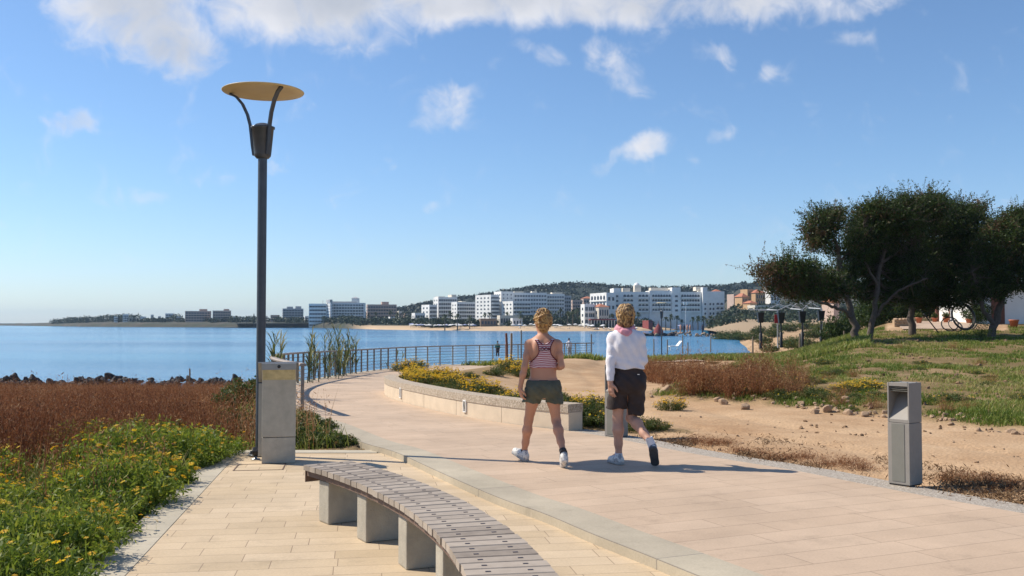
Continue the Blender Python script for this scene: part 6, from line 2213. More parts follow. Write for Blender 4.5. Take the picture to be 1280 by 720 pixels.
# ---------------------------------------------------------------- trees
def big_tree(label, Y, trunks, lumps, seed, leaf=.125, dens=2.5, base=None):
    """trunks: list of (pixel path [(px,py,dy)], radius start, radius end); lumps: (px,py,rx,ry,depth,tone,count)"""
    rng = np.random.default_rng(seed)
    px0, py0 = trunks[0][0][0][:2]
    o = P(px0, py0, Y); o.z = float(zland(o.x, o.y)) - .05
    root = empty('tree', o, 0, label, 'tree', 'dark windswept trees on the right')
    m = MB()
    ends = []
    for path, r0, r1 in trunks:
        pts = [P(a, b, Y + c) - o for a, b, c in path]
        if path is trunks[0][0]: pts[0] = Vector((0, 0, -.1))
        # subdivide with a little crookedness
        q = []
        for a, b in zip(pts[:-1], pts[1:]):
            for k in range(4): q.append(a.lerp(b, k / 4) + Vector(rng.normal(0, .035, 3)))
        q.append(pts[-1])
        n = len(q)
        m.tube(q, [.66 * (r0 + (r1 - r0) * (i / (n - 1)) ** .8) for i in range(n)], 9)
        ends.append(q)
    m.build('trunk', M['bark'], root)
    allp = np.array([tuple(v) for q in ends for v in q[len(q) // 3:]])
    Vs, Ts, ts = [], [], []; b = 0
    tw = MB()
    for px, py, rx, ry, dy, tone, cnt in lumps:
        c = np.array(P(px, py, Y + dy) - o); sx, sz = rx / F * Y, ry / F * Y
        sy = (sx + sz) * .5
        ncl = max(10, int(cnt * dens / 40))
        d = rng.normal(size=(ncl, 3)); d /= np.linalg.norm(d, axis=1)[:, None]
        rr = rng.uniform(.15, 1.0, ncl) ** .5
        cc = c + d * rr[:, None] * np.array([sx, sy, sz]) * (1 + rng.normal(0, .10, (ncl, 1)))
        for p in cc[:: 3]:
            a = allp[np.argmin(np.linalg.norm(allp - p, axis=1) + rng.uniform(0, .6, len(allp)))]
            mid = (a + p) / 2 + rng.normal(0, .12, 3) + np.array([0, 0, -.1])
            tw.tube([a, mid, p], [.028, .016, .006], 4, cap=False)
        per = 40
        s = rng.uniform(.55, 1.25, ncl)[:, None, None] * .21
        pos = cc[:, None, :] + rng.normal(0, 1, (ncl, per, 3)) * s * np.array([1.0, 1.0, .62])
        V, T = leaf_quads(pos.reshape(-1, 3), leaf * rng.uniform(.55, 1.4, ncl * per), .36, rng, .3)
        t = np.clip(np.repeat(rng.normal(tone + .06, .24, ncl), per) + rng.normal(0, .1, ncl * per), 0, 1)  # lighter tone of the upper lumps is sunlit green painted into the tint
        Vs.append(V); Ts.append(T + b); ts.append(np.repeat(t, 4)); b += len(V)
        # sprays that break the outline
        nsp = max(4, ncl // 3)
        d2 = rng.normal(size=(nsp, 3)); d2[:, 2] = np.abs(d2[:, 2]) * .8; d2 /= np.linalg.norm(d2, axis=1)[:, None]
        s0 = c + d2 * np.array([sx, sy, sz]) * rng.uniform(.85, 1.0, (nsp, 1))
        dr = d2 + rng.normal(0, .45, (nsp, 3)) + np.array([0, 0, .35]); dr /= np.linalg.norm(dr, axis=1)[:, None]
        ln_ = rng.uniform(.3, 1.05, nsp)
        f_ = rng.uniform(0, 1, (nsp, 30))
        pos = s0[:, None, :] + dr[:, None, :] * (f_ * ln_[:, None])[..., None] + rng.normal(0, .075, (nsp, 30, 3)) * (1.25 - f_)[..., None]
        V, T = leaf_quads(pos.reshape(-1, 3), leaf * rng.uniform(.5, 1.1, nsp * 30), .34, rng, .5)
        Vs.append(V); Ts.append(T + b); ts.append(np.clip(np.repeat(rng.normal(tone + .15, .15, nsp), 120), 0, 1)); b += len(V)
        for p, dd, l in zip(s0, dr, ln_): tw.tube([p - dd * .3, p + dd * l * .9], [.010, .003], 4, cap=False)
        # bare twigs poking out
        for p, dd in zip(cc[::5], d[::5]):
            e = p + (dd + rng.normal(0, .3, 3)) * rng.uniform(.25, .6)
            tw.tube([p, (p + e) / 2 + rng.normal(0, .03, 3), e], [.010, .007, .003], 4, cap=False)
    tw.build('twigs', M['bark'], root)
    link('crown', mesh_np('crown', np.concatenate(Vs), np.concatenate(Ts), M['tree_leaf'], tint=np.concatenate(ts)), root)
    return root


big_tree('leaning tree at the left of the group with a low limb and brown twigs', 45,
         [([(1072, 427, 0), (1066, 400, 0), (1058, 372, .2), (1051, 340, .3), (1048, 310, .2), (1040, 290, 0), (1030, 275, -.2)], .30, .06),
          ([(1065, 398, 0), (1052, 386, -.6), (1035, 381, -1.2), (1016, 375, -1.8), (998, 362, -2.2), (978, 350, -2.4), (955, 340, -2.5)], .14, .03),
          ([(1058, 372, .2), (1046, 352, -.6), (1030, 340, -1), (1010, 335, -1.4)], .11, .03),
          ([(1050, 330, .3), (1062, 312, .8), (1080, 300, 1.2)], .10, .04)],
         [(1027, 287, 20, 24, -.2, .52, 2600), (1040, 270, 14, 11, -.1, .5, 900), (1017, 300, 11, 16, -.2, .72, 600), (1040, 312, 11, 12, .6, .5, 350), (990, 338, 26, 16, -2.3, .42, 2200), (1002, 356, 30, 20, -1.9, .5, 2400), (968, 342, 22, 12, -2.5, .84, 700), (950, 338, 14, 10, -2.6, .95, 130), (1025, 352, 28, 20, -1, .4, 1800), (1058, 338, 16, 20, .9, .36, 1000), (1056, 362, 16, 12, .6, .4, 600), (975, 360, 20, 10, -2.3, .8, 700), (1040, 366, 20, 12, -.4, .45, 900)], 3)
big_tree('broad dark tree with a forked pale trunk in the middle of the group', 45.5,
         [([(1086, 424, 0), (1092, 395, 0), (1097, 360, .1), (1101, 330, .3), (1112, 300, .4), (1120, 275, .3)], .24, .07),
          ([(1090, 402, 0), (1104, 382, -.2), (1120, 366, -.5), (1140, 355, -.8), (1160, 348, -1)], .13, .05),
          ([(1097, 358, .1), (1086, 336, 0), (1078, 312, 0), (1080, 285, .2)], .11, .04),
          ([(1101, 330, .3), (1125, 312, .8), (1150, 290, 1.2), (1162, 262, 1.2)], .12, .05)],
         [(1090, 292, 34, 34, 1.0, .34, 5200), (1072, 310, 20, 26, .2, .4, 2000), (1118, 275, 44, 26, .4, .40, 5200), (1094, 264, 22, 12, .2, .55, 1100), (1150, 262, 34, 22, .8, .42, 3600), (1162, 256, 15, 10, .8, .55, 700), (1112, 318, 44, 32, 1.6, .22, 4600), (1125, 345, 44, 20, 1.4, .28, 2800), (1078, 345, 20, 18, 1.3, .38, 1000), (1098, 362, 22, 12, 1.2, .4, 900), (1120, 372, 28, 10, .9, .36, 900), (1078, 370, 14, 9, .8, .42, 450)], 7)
big_tree('densest dark tree behind the forked one, its trunk in deep shade', 48.5,
         [([(1141, 416, 0), (1139, 390, 0), (1144, 360, 0), (1155, 325, 0), (1170, 290, 0)], .30, .10),
          ([(1144, 360, 0), (1165, 335, .5), (1190, 310, .8), (1205, 285, .8)], .16, .06),
          ([(1139, 385, 0), (1122, 360, .4), (1110, 340, .6)], .12, .05)],
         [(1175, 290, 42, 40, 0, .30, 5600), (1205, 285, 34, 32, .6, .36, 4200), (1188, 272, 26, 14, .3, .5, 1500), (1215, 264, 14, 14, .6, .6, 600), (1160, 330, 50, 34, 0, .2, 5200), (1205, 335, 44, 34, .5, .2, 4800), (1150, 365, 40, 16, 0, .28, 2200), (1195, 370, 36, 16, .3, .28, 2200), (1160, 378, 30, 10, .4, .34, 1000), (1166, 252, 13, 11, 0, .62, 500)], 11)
big_tree('thick-trunked tree at the right edge leaning over the pale hut', 46.5,
         [([(1238, 411, 0), (1247, 390, 0), (1256, 365, 0), (1262, 340, .1), (1268, 310, .1)], .30, .12),
          ([(1240, 405, 0), (1228, 385, -.2), (1222, 362, -.3), (1215, 340, -.4)], .18, .07),
          ([(1256, 365, 0), (1275, 345, -.3), (1295, 330, -.4)], .15, .07)],
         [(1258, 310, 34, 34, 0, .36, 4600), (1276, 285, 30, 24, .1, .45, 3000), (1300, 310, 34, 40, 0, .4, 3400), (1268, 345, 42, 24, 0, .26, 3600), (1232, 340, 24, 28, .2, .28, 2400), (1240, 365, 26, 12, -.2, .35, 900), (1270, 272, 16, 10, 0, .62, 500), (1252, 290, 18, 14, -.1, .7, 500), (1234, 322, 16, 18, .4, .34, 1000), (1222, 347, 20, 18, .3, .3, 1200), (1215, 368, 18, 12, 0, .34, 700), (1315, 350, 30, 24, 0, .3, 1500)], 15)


def understory():
    rng = np.random.default_rng(51)
    protos = [make_bush('understory_bush', 'bush', rng, 1.1, 1.9, 3600, .15, .4, M['tree_leaf'], 0, 0, (.5, .2), 90)]
    first = True
    for px, Y, s, lab in ((1044, 60, 1.0, 'tall dark bush behind the leaning tree, leftmost'), (1060, 62, 1.1, 'tall dark bush between the first two trunks'), (1100, 63, 1.2, 'tall bush in the shade right of the forked trunk'), (1120, 64, 1.2, 'tall bush behind the low stone wall'), (1030, 74, .8, 'low bush by the far path left of the trees'), (1160, 70, 1.3, 'tall bush behind the terracotta pots, left one'), (1180, 70, 1.3, 'tall bush behind the terracotta pots, middle one'), (1200, 70, 1.3, 'tall bush behind the terracotta pots, right one'), (1140, 70, 1.4, 'tall bush behind the densest tree'), (1222, 60, .9, 'bush left of the pale hut'), (1085, 66, 1.3, 'tall bush far back between the trunks')):
        x = (px - 640) / F * Y
        thing_copy(protos[0], first, (x, Y, float(zland(x, Y)) - .05), rng.uniform(0, 6.28), s, lab, 'dark bushes under the trees'); first = False
    # sparse shrub at the foot of the right tree
    b = make_bush('bare_shrub', 'shrub', rng, .75, 1.1, 900, .07, .4, M['shrub'], 0, 0, (.35, .2), 70)
    x = (1224 - 640) / F * 44
    b.location = (x, 44, float(zland(x, 44)) - .03); tag(b, 'thin grey-green shrub at the foot of the right edge tree', 'shrub')
    # grey scrub on the sandy point beyond the lanterns
    pr = make_bush('scrub_bush', 'scrub bush', rng, 1.6, 1.7, 2600, .2, .45, M['shrub'], 0, 0, (.5, .2), 80); first = True
    for px, Y, s, lab in ((985, 150, 1.1, 'grey scrub bush right of the second dark lantern'), (962, 148, 1.0, 'grey scrub bush between the first two dark lanterns'), (994, 140, 1.2, 'scrub bush behind the third dark lantern'), (1010, 135, 1.0, 'scrub bush right of the third dark lantern'), (928, 260, 1.6, 'round scrub bush on the sandy point, left one'), (903, 300, 2.2, 'broad scrub bush at the seaward edge of the sandy point'), (918, 290, 2.0, 'scrub bush in the middle of the sandy point'), (940, 240, 1.4, 'scrub bush just left of the first dark lantern'), (948, 300, 1.8, 'distant scrub bush behind the first dark lantern'), (966, 220, 1.5, 'scrub bush on the sand left of the red notice board'), (972, 330, 2.0, 'far scrub bush high on the sand behind the second dark lantern'), (1016, 190, 1.5, 'scrub bush left of the fourth dark lantern'), (988, 280, 1.9, 'far scrub bush high on the sand between the middle lanterns'), (1008, 320, 2.2, 'far scrub bush high on the sand behind the third dark lantern'), (955, 190, 1.2, 'scrub bush at the foot of the sand by the first dark lantern'), (1040, 170, 1.6, 'scrub bush right of the fourth dark lantern'), (1030, 260, 2.0, 'far scrub bush behind the fourth dark lantern')):
        x = (px - 640) / F * Y
        thing_copy(pr, first, (x, Y, float(zland(x, Y)) - .1), rng.uniform(0, 6.28), s, lab, 'scrub on the sandy point'); first = False
understory()

# ---------------------------------------------------------------- the resort across the bay
def base_z(px, Y): return float(zfar(px, Y)) - .5

WIN = {}
def win_mesh(kind):
    if kind in WIN: return WIN[kind]
    m = MB()
    if kind == 'window':
        m.box((-.5, -.06, 0), (.5, .0, 1))
    elif kind == 'arch':
        n = 8; poly = [(-.5, 0), (.5, 0)] + [(.5 * math.cos(k * math.pi / n), .55 + .45 * math.sin(k * math.pi / n)) for k in range(n + 1)]
        vs = [Vector((x, -.06, z)) for x, z in poly] + [Vector((x, 0, z)) for x, z in poly]
        k = len(poly); m.add(vs, [tuple(range(k)), tuple(range(k, 2 * k))[::-1]] + [(i, (i + 1) % k, k + (i + 1) % k, k + i)[::-1] for i in range(k)])
    WIN[kind] = m.mesh('window', M['pane'])
    return WIN[kind]


class Building:
    """a block turned by th about its left front corner; u runs along the front, w up"""
    def __init__(s, name, cat, px0, ytop, Y, th, label, ybase=None, group='hotels and houses across the bay'):
        s.Y = Y; x = (px0 - 640) / F * Y
        z = base_z(px0, Y) if ybase is None else P(px0, ybase, Y).z
        s.z0 = z
        s.root = empty(name, (x, Y, z), th, label, cat, group)
        s.k = Y / F     # metres per photo pixel
        s.wins = 0

    def H(s, ytop): return P(640, ytop, s.Y).z - s.z0

    def block(s, u0, u1, h, d, mat, z0=-4, v0=0, name='wall', roof=True):
        m = MB(); m.box((u0, v0, z0), (u1, v0 + d, h))
        o = m.build(name, mat, s.root)
        if roof and h > 4:
            r_ = MB(); e = .25
            for lo, hi in (((u0, v0, h), (u1, v0 + e, h + .7)), ((u0, v0 + d - e, h), (u1, v0 + d, h + .7)), ((u0, v0 + e, h), (u0 + e, v0 + d - e, h + .7)), ((u1 - e, v0 + e, h), (u1, v0 + d - e, h + .7))): r_.box(lo, hi)
            r_.build('parapet', mat, s.root)
        return o

    def windows(s, u0, u1, h0, h1, rows, cols, v=0, kind='window', fw=.6, fh=.55, side=False, name='window'):
        me = win_mesh(kind)
        du, dh = (u1 - u0) / cols, (h1 - h0) / rows
        for j in range(rows):
            for i in range(cols):
                if s.wins >= 98: return
                s.wins += 1
                o = link(name, me, s.root)
                c = u0 + (i + .5) * du; zz = h0 + j * dh + dh * (1 - fh) * .5
                if side: o.location = (v, c, zz); o.rotation_euler = (0, 0, R(-90))
                else: o.location = (c, v - .02, zz)
                o.scale = (du * fw, 1.5, dh * fh)

    def balconies(s, u0, u1, h0, h1, rows, mat, v=0, out=1.4, rail=1.0, side=False):
        dh = (h1 - h0) / rows
        for j in range(rows):
            z = h0 + j * dh
            m = MB()
            if side:
                m.box((v - out, u0, z - .15), (v, u1, z + .05)); m.box((v - out, u0, z + .05), (v - out + .15, u1, z + rail))
            else:
                m.box((u0, v - out, z - .15), (u1, v, z + .05)); m.box((u0, v - out, z + .05), (u1, v - out + .15, z + rail))
            m.build('balcony', mat, s.root)

    def hip_roof(s, u0, u1, h, d, rise, mat, v0=0, e=.5):
        m = MB(); a, b, c, dd = u0 - e, u1 + e, v0 - e, v0 + d + e
        w = min(b - a, dd - c) / 2
        ln = (b - a) >= (dd - c)
        r1 = (a + w, (c + dd) / 2, h + rise) if ln else ((a + b) / 2, c + w, h + rise)
        r2 = (b - w, (c + dd) / 2, h + rise) if ln else ((a + b) / 2, dd - w, h + rise)
        vs = [(a, c, h), (b, c, h), (b, dd, h), (a, dd, h), r1, r2]
        fs = [(0, 1, 5, 4), (1, 2, 5), (2, 3, 4, 5), (3, 0, 4), (3, 2, 1, 0)] if ln else [(0, 1, 4), (1, 2, 5, 4), (2, 3, 5), (3, 0, 4, 5), (3, 2, 1, 0)]
        m.add(vs, fs); m.build('roof', mat, s.root)


def span(px0, px1, Y, th, D):
    """front length so that front and lit left end together cover the pixel columns; returns front length, columns taken by the end"""
    tot = (px1 - px0) / F * Y
    return max(2.0, (tot - D * math.sin(th)) / math.cos(th)), D * math.sin(th) / Y * F


def slab(name, cat, px0, px1, ytop, Y, label, mat, rows, cols, D=12, th=R(18), kind='window', balc=True, side_rows=True, ybase=None, fw=.74, fh=.58, grp='hotels and houses across the bay'):
    L_, endpx = span(px0, px1, Y, th, D)
    b = Building(name, cat, px0 + endpx, ytop, Y, th, label, ybase, grp)
    h = b.H(ytop)
    b.block(0, L_, h, D, mat)
    b.windows(.4, L_ - .4, 1.2, h - .3, rows, cols, 0, kind, fw, fh)
    if balc: b.balconies(.6, L_ - .6, 1.0 + 0 * h, h - .5, rows, mat, 0, 1.1, .95)
    if side_rows: b.windows(1, D - 1, 1.2, h - .3, rows, max(1, int(D / 5)), 0, 'window', .4, .4, True)
    return b, L_, h, D


def town():
    W, C_, PK, G_, OC = M['white_paint'], M['cream_paint'], M['pink_paint'], M['grey_paint'], M['ochre']
    # ---- far left point
    for px0, px1, yt, lab in ((171, 182, 396.5, 'small white flats at the left of the far shore, leftmost'), (185, 192, 394, 'narrow white block beside a cypress on the far shore'), (194, 201, 396, 'low white house second from the pink hotel'), (203, 217, 392.5, 'pale stepped white block just left of the pink hotel'), (150, 160, 393.5, 'pale house half hidden in trees on the far left point')):
        b, L_, h, D = slab('apartment_block', 'apartment block', px0, px1, yt, 1150, lab, W, 3, 3, 10, R(20), balc=px1 - px0 > 10)
    b, L_, h, D = slab('hotel', 'hotel', 227, 261, 389.5, 1080, 'long pinkish hotel on the far shore left of the lamp post', PK, 4, 9, 16, R(14)); b.block(L_ * .55, L_ * .85, h + 2.2, 10, PK, h, 3)
    b, L_, h, D = slab('hotel', 'hotel', 262, 287, 389, 1070, 'second pinkish hotel on the far shore, touching the longer one', PK, 4, 7, 14, R(14)); b.block(L_ * .6, L_ * .9, h + 1.8, 9, PK, h, 3)
    b, L_, h, D = slab('apartment_block', 'apartment block', 336, 349, 394.5, 1020, 'low pale block just right of the lamp post on the far shore', PK, 2, 4, 9, R(12))
    b, L_, h, D = slab('hotel', 'hotel', 349, 378, 386.5, 1010, 'squat grey-white hotel standing alone right of the lamp post', G_, 5, 7, 14, R(15)); b.block(L_ * .2, L_ * .5, h + 2.0, 9, G_, h, 3); b.block(L_ * .62, L_ * .9, h + 2.4, 9, G_, h, 3)
    for px0, px1, yt, Yq, mt, lab in ((218, 226, 396.5, 1120, W, 'small white house touching the left end of the long pinkish hotel'), (288, 298, 396, 1060, C_, 'cream house just right of the two pinkish hotels'), (299, 309, 397.5, 1050, W, 'low white house between the pinkish hotels and the cypress'), (323, 334, 396, 1030, C_, 'cream house seen just right of the lamp post'), (378, 386, 396, 960, W, 'low white annex left of the strip-window wing'),
                                      (495, 503, 390, 850, C_, 'cream house right of the pinkish hotel of loggias'), (503, 513, 393, 840, PK, 'brown house before the hill, left of the white pavilion'), (484, 494, 397, 815, W, 'low white beach house below the pinkish hotel of loggias'), (498, 510, 398, 800, W, 'low white beach house left of the white pavilion'), (140, 148, 396.5, 1160, W, 'tiny white house within the far left trees'), (159, 170, 397.5, 1150, C_, 'tiny cream house left of the leftmost white flats')):
        slab('house', 'house', px0, px1, yt, Yq, lab, mt, 2, 3, 8, R(18), balc=False)
    # ---- middle: white slab with tower
    b, L_, h, D = slab('hotel', 'hotel', 385, 408, 380.5, 930, 'white hotel wing with strip windows left of the slim tower', W, 6, 6, 12, R(4), fw=.9, fh=.42, balc=False)
    m = MB(); m.tube([(L_ * .75, 5, h), (L_ * .75, 5, h + 4)], .25, 6); m.build('mast', G_, b.root)
    b, L_, h, D = slab('hotel_tower', 'tower', 406, 414, 377, 925, 'slim tall stair tower between the strip-window wing and long hotel', W, 7, 1, 10, R(30), fw=.3, balc=False); b.block(-.3, L_ + .3, h + 1.2, D, G_, h - .6)
    b, L_, h, D = slab('hotel', 'hotel', 412, 455, 379.5, 935, 'long white hotel of balcony bays with a peaked roof house', W, 6, 12, 12, R(2), fw=.7, fh=.6)
    b.block(0, L_ * .78, h + 1.4, 8, G_, h, 3, 'attic'); b.block(L_ * .62, L_ * .82, h + 4.5, 8, W, h, 3, 'roof_house'); b.hip_roof(L_ * .62, L_ * .82, h + 5.2, 8, 1.6, G_, 3, .2)
    b, L_, h, D = slab('hotel', 'hotel', 455, 495, 381.5, 860, 'pinkish hotel of dark loggias in the middle of the far shore', PK, 5, 11, 14, R(12), fw=.72, fh=.55); b.block(L_ * .5, L_ * .74, h + 2.4, 8, PK, h, 3)
    # ---- white terraced complex
    b, L_, h, D = slab('hotel', 'hotel', 525, 546, 382, 745, 'white low wing of the stepped hotel, leftmost, with open terraces', W, 4, 5, 14, R(30))
    b, L_, h, D = slab('hotel', 'hotel', 540, 571, 372.5, 760, 'stepped white hotel with lit tower ends behind the low wing', W, 6, 8, 14, R(20))
    b.block(L_ * .02, L_ * .38, h + .5, 10, C_, h - .4, 1); b.block(L_ * .72, L_ * .98, h + 2.0, 10, C_, h - .4, 1)
    b, L_, h, D = slab('hotel', 'hotel', 563, 594, 378.5, 735, 'white hotel block with rounded balconies right of the stepped hotel', W, 5, 8, 12, R(24)); b.block(L_ * .28, L_ * .5, h + .6, 8, C_, h - .3, 1)
    b, L_, h, D = slab('pavilion', 'pavilion', 513, 531, 392.5, 735, 'low white terrace pavilion below the stepped hotel', W, 2, 4, 10, R(20))
    # ---- tall white hotel left of the walkers
    b, L_, h, D = slab('hotel', 'hotel', 593, 624, 369.5, 705, 'tall white hotel with a sunlit end wall, its front in shade', W, 7, 8, 22, R(32), fw=.75, fh=.5)
    b, L_, h, D = slab('hotel_tower', 'tower', 617, 642, 365.5, 712, 'tall plain white tower joined to the hotel with a sunlit end', W, 8, 3, 16, R(20), fw=.25, fh=.35, balc=False)
    b, L_, h, D = slab('hotel', 'hotel', 640, 684, 367, 716, 'long shaded white hotel wing behind the striped walker', W, 7, 12, 12, R(6), fw=.66, fh=.42, balc=False); b.block(L_ * .02, L_ * .3, h + 1.0, 9, C_, h - .3, 1); b.block(L_ * .55, L_ * .7, h + 1.2, 9, C_, h - .3, 1)
    b, L_, h, D = slab('hotel', 'hotel', 678, 706, 368.5, 722, 'right end wing of the long shaded white hotel', W, 7, 8, 12, R(6), fw=.66, fh=.42); b.block(L_ * .4, L_ * .9, h + 1.2, 9, C_, h - .3, 1)
    b, L_, h, D = slab('hotel', 'hotel', 627, 664, 377.5, 690, 'lower white hotel with broad terraces before the taller wing', W, 5, 6, 18, R(26), fw=.8, fh=.5)
    b, L_, h, D = slab('apartment_block', 'apartment block', 703, 714, 370.5, 800, 'bluish shaded block at the right end of the white hotels', G_, 6, 3, 12, R(5))
    b, L_, h, D = slab('apartment_block', 'apartment block', 714, 728, 376, 860, 'brownish block between the white hotels and the arcaded hotel', PK, 5, 4, 12, R(5))
    b, L_, h, D = slab('apartment_block', 'apartment block', 727, 742, 374, 880, 'brownish block just left of the arcaded white hotel', PK, 5, 4, 12, R(8)); b.hip_roof(0, L_, h + .7, D, 2.0, M['roof_tile'])
    # beach pavilions
    b, L_, h, D = slab('beach_pavilion', 'pavilion', 621, 652, 395.5, 655, 'long low beach pavilion with pale roof below the white hotels', C_, 1, 8, 10, R(12), fw=.7, balc=False)
    b, L_, h, D = slab('beach_pavilion', 'pavilion', 638, 653, 399, 640, 'small domed white pavilion standing on the beach', W, 1, 3, 7, R(12), fw=.5, balc=False)
    b, L_, h, D = slab('beach_pavilion', 'pavilion', 598, 621, 399.5, 645, 'dark low beach restaurant under palms', M['timber'], 1, 5, 8, R(10), fw=.7, balc=False)
    # ---- arcaded white hotel behind the woman in white
    Y = 655; th = R(24)
    k = Y / F
    b = Building('hotel', 'hotel', 758, 358, Y, R(20), 'arcaded white hotel end wing with rows of small arches, sunlit end')
    h = b.H(367); D = 26
    b.block(0, 7, h, D, W); b.windows(.6, 6.4, h * .16, h - .6, 3, 2, 0, 'window', .5, .4)
    b.windows(1, D - 1, h * .36, h - .5, 3, 5, 0, 'arch', .6, .72, True); b.balconies(1, D - 1, h * .36, h - .5, 3, W, 0, .9, .9, True)
    b = Building('hotel', 'hotel', 767, 362, Y + 8, R(3), 'long arcaded white hotel of balconied bays behind the woman in white')
    hh = b.H(361.5); h2 = b.H(366); mpx = (Y + 8) / F
    X = lambda p: (p - 767) * mpx
    b.block(X(767), X(776), hh, 16, W); b.block(X(776), X(812), h2, 14, W); b.block(X(812), X(848), b.H(364.5), 15, W, v0=-1.0)
    b.block(X(840), X(851), b.H(360.5), 16, W, v0=-2.0); b.block(X(848), X(878), h2, 14, W, v0=-.2)
    b.block(X(780), X(789), b.H(361), 6, C_, h2, 4, 'roof_house'); b.block(X(795), X(803), b.H(357.5), 6, C_, h2, 4, 'roof_house'); b.block(X(816), X(838), b.H(360.5), 8, C_, h2, 5, 'roof_house')
    m = MB(); n = 14; m.lathe([(2.3 * math.cos(a), 2.9 * math.sin(a)) for a in np.linspace(0, math.pi / 2, 6)][:-1] + [(.001, 3.0)], n, Matrix.Translation((X(799), 8, b.H(358)))); m.build('dome', W, b.root)
    r0, r1 = b.H(391), b.H(367.3)
    for p0, p1, c, v in ((779, 792, 3, 0), (798, 811, 3, 0), (815, 839, 7, -1.0), (852, 876, 7, -.2)):
        b.windows(X(p0), X(p1), r0, r1, 4, c, v, 'arch', .84, .70); b.balconies(X(p0), X(p1), r0 + .4, r1, 4, W, v, 1.3, 1.0)
    b.windows(X(842), X(849), r0, r1, 4, 1, -2.0, 'window', .5, .4); b.windows(X(768), X(775), r0, r1, 4, 1, 0, 'window', .4, .4)
    b = Building('hotel', 'hotel', 878, 362, Y + 9, R(3), 'right end wing of the arcaded white hotel with a taller square tower')
    mpx = (Y + 9) / F; X = lambda p: (p - 878) * mpx
    b.block(0, X(884), b.H(360.5), 16, W, v0=-1.2); b.block(X(884), X(906), b.H(365.5), 14, W); b.block(X(872), X(883), b.H(359.5), 8, C_, b.H(363), 5, 'roof_house')
    b.windows(X(879), X(883), r0, r1, 4, 1, -1.2, 'window', .5, .4); b.windows(X(886), X(894), r0, r1, 4, 2, 0, 'window', .5, .45); b.windows(X(895), X(905), r0, r1, 4, 2, 0, 'arch', .7, .62); b.balconies(X(895), X(905), r0 + .4, r1, 4, W, 0, 1.2, 1.0)
    b.hip_roof(X(893), X(903), b.H(365.5) + .7, 8, 1.6, M['roof_tile'], 2, .2)
    # foot of the hotel
    b, L_, h, D = slab('beach_house', 'house', 727, 744, 381.5, 632, 'low white terraced house left of the arcaded hotel', W, 3, 5, 9, R(12))
    b, L_, h, D = slab('beach_house', 'house', 741, 762, 385, 628, 'cream beach house with an orange tiled roof below the arcades', C_, 2, 4, 10, R(22), fw=.5, fh=.7, balc=False); b.hip_roof(0, L_, h + .7, D, 2.0, M['roof_tile'])
    b = Building('beach_restaurant', 'restaurant', 738, 398, 612, R(4), 'long beach colonnade under a red roof behind the woman in white')
    b.block(0, 15.8, b.H(398.6), 8, M['canvas_red'], b.H(400.2), 0, 'roof', False)
    b.block(.5, 15.3, b.H(400.4), 4, M['dark_cloth'], -4, 4, 'wall', False)
    for i in range(9):
        m = MB(); x = .4 + i * 1.8; m.box((x, .2, -4), (x + .5, .65, b.H(400.3))); m.build('column', C_, b.root)
    # ---- houses at the right
    def villa(px0, px1, yt, yb, Y, mat, lab, roof=True, th=R(20), rise=2.2, rows=2, cols=3):
        L_, e = span(px0, px1, Y, th, 8)
        b = Building('villa', 'villa', px0 + e, yt, Y, th, lab, yb)
        h = b.H(yt); b.block(0, L_, h, 8, mat, -6, roof=not roof); b.windows(.5, L_ - .5, h * .2, h * .95, rows, cols, 0, 'window', .45, .5)
        if roof: b.hip_roof(0, L_, h + .01, 8, rise, M['roof_tile'])
        return b, L_, h
    villa(912, 926, 369, 384, 640, M['pink_paint'], 'pale brown villa left of the orange ones on the slope', False)
    villa(922, 936, 371, 388, 600, OC, 'orange villa with stepped roofs, leftmost on the slope')
    villa(929, 943, 363, 384, 625, OC, 'tall orange villa with a square tower on the slope', False)
    b, L_, h = villa(939, 958, 366, 386, 620, OC, 'large orange villa with a red hipped roof on the slope', rows=2, cols=4)
    villa(932, 947, 379, 390, 590, OC, 'low orange annex in front of the tall villa', rise=1.6, rows=1)
    villa(958, 976, 360, 382, 640, M['white_paint'], 'white villa behind the twigs of the leaning tree', False)
    villa(938, 990, 383, 395, 585, M['cream_paint'], 'long low cream terrace wall building below the orange villas', False, rows=1, cols=8)
    villa(930, 940, 390, 402, 610, M['grey_paint'], 'low grey kiosk by the beach beneath the villas', False, rows=1)
    villa(912, 928, 392, 400, 612, M['cream_paint'], 'flat yellow-roofed kiosk left of the grey kiosk', False, rows=1)
    villa(1034, 1050, 378, 386, 420, M['pink_paint'], 'pink house under the limb of the leaning tree', True, rows=1)
    villa(893, 912, 399, 407, 612, M['canvas_red'], 'dark red beach bar at the right end of the beach', False, rows=1)
    villa(805, 816, 400.5, 405, 612, M['canvas_red'], 'small red beach bar right of the woman in white', False, rows=1)
    # dark red tent at the tip of the breakwater
    q = P(823, 417, 371)
    root = empty('jetty_tent', (q.x, 371, SEA_Z + .6), 0, 'dark red pointed tent on the tip of the breakwater', 'tent')
    m = MB(); m.lathe([(1.9, 0), (1.7, 1.6), (.7, 3.2), (.05, 4.2)], 8); m.build('canvas', M['canvas_red'], root)
    m = MB(); m.tube([(0, 0, 4), (0, 0, 5.0)], .12, 6); m.build('pole', M['timber'], root)
    m = MB(); m.box((-6, -2, -.6), (6, 2, .3)); m.build('platform', M['rock_dark'], root)
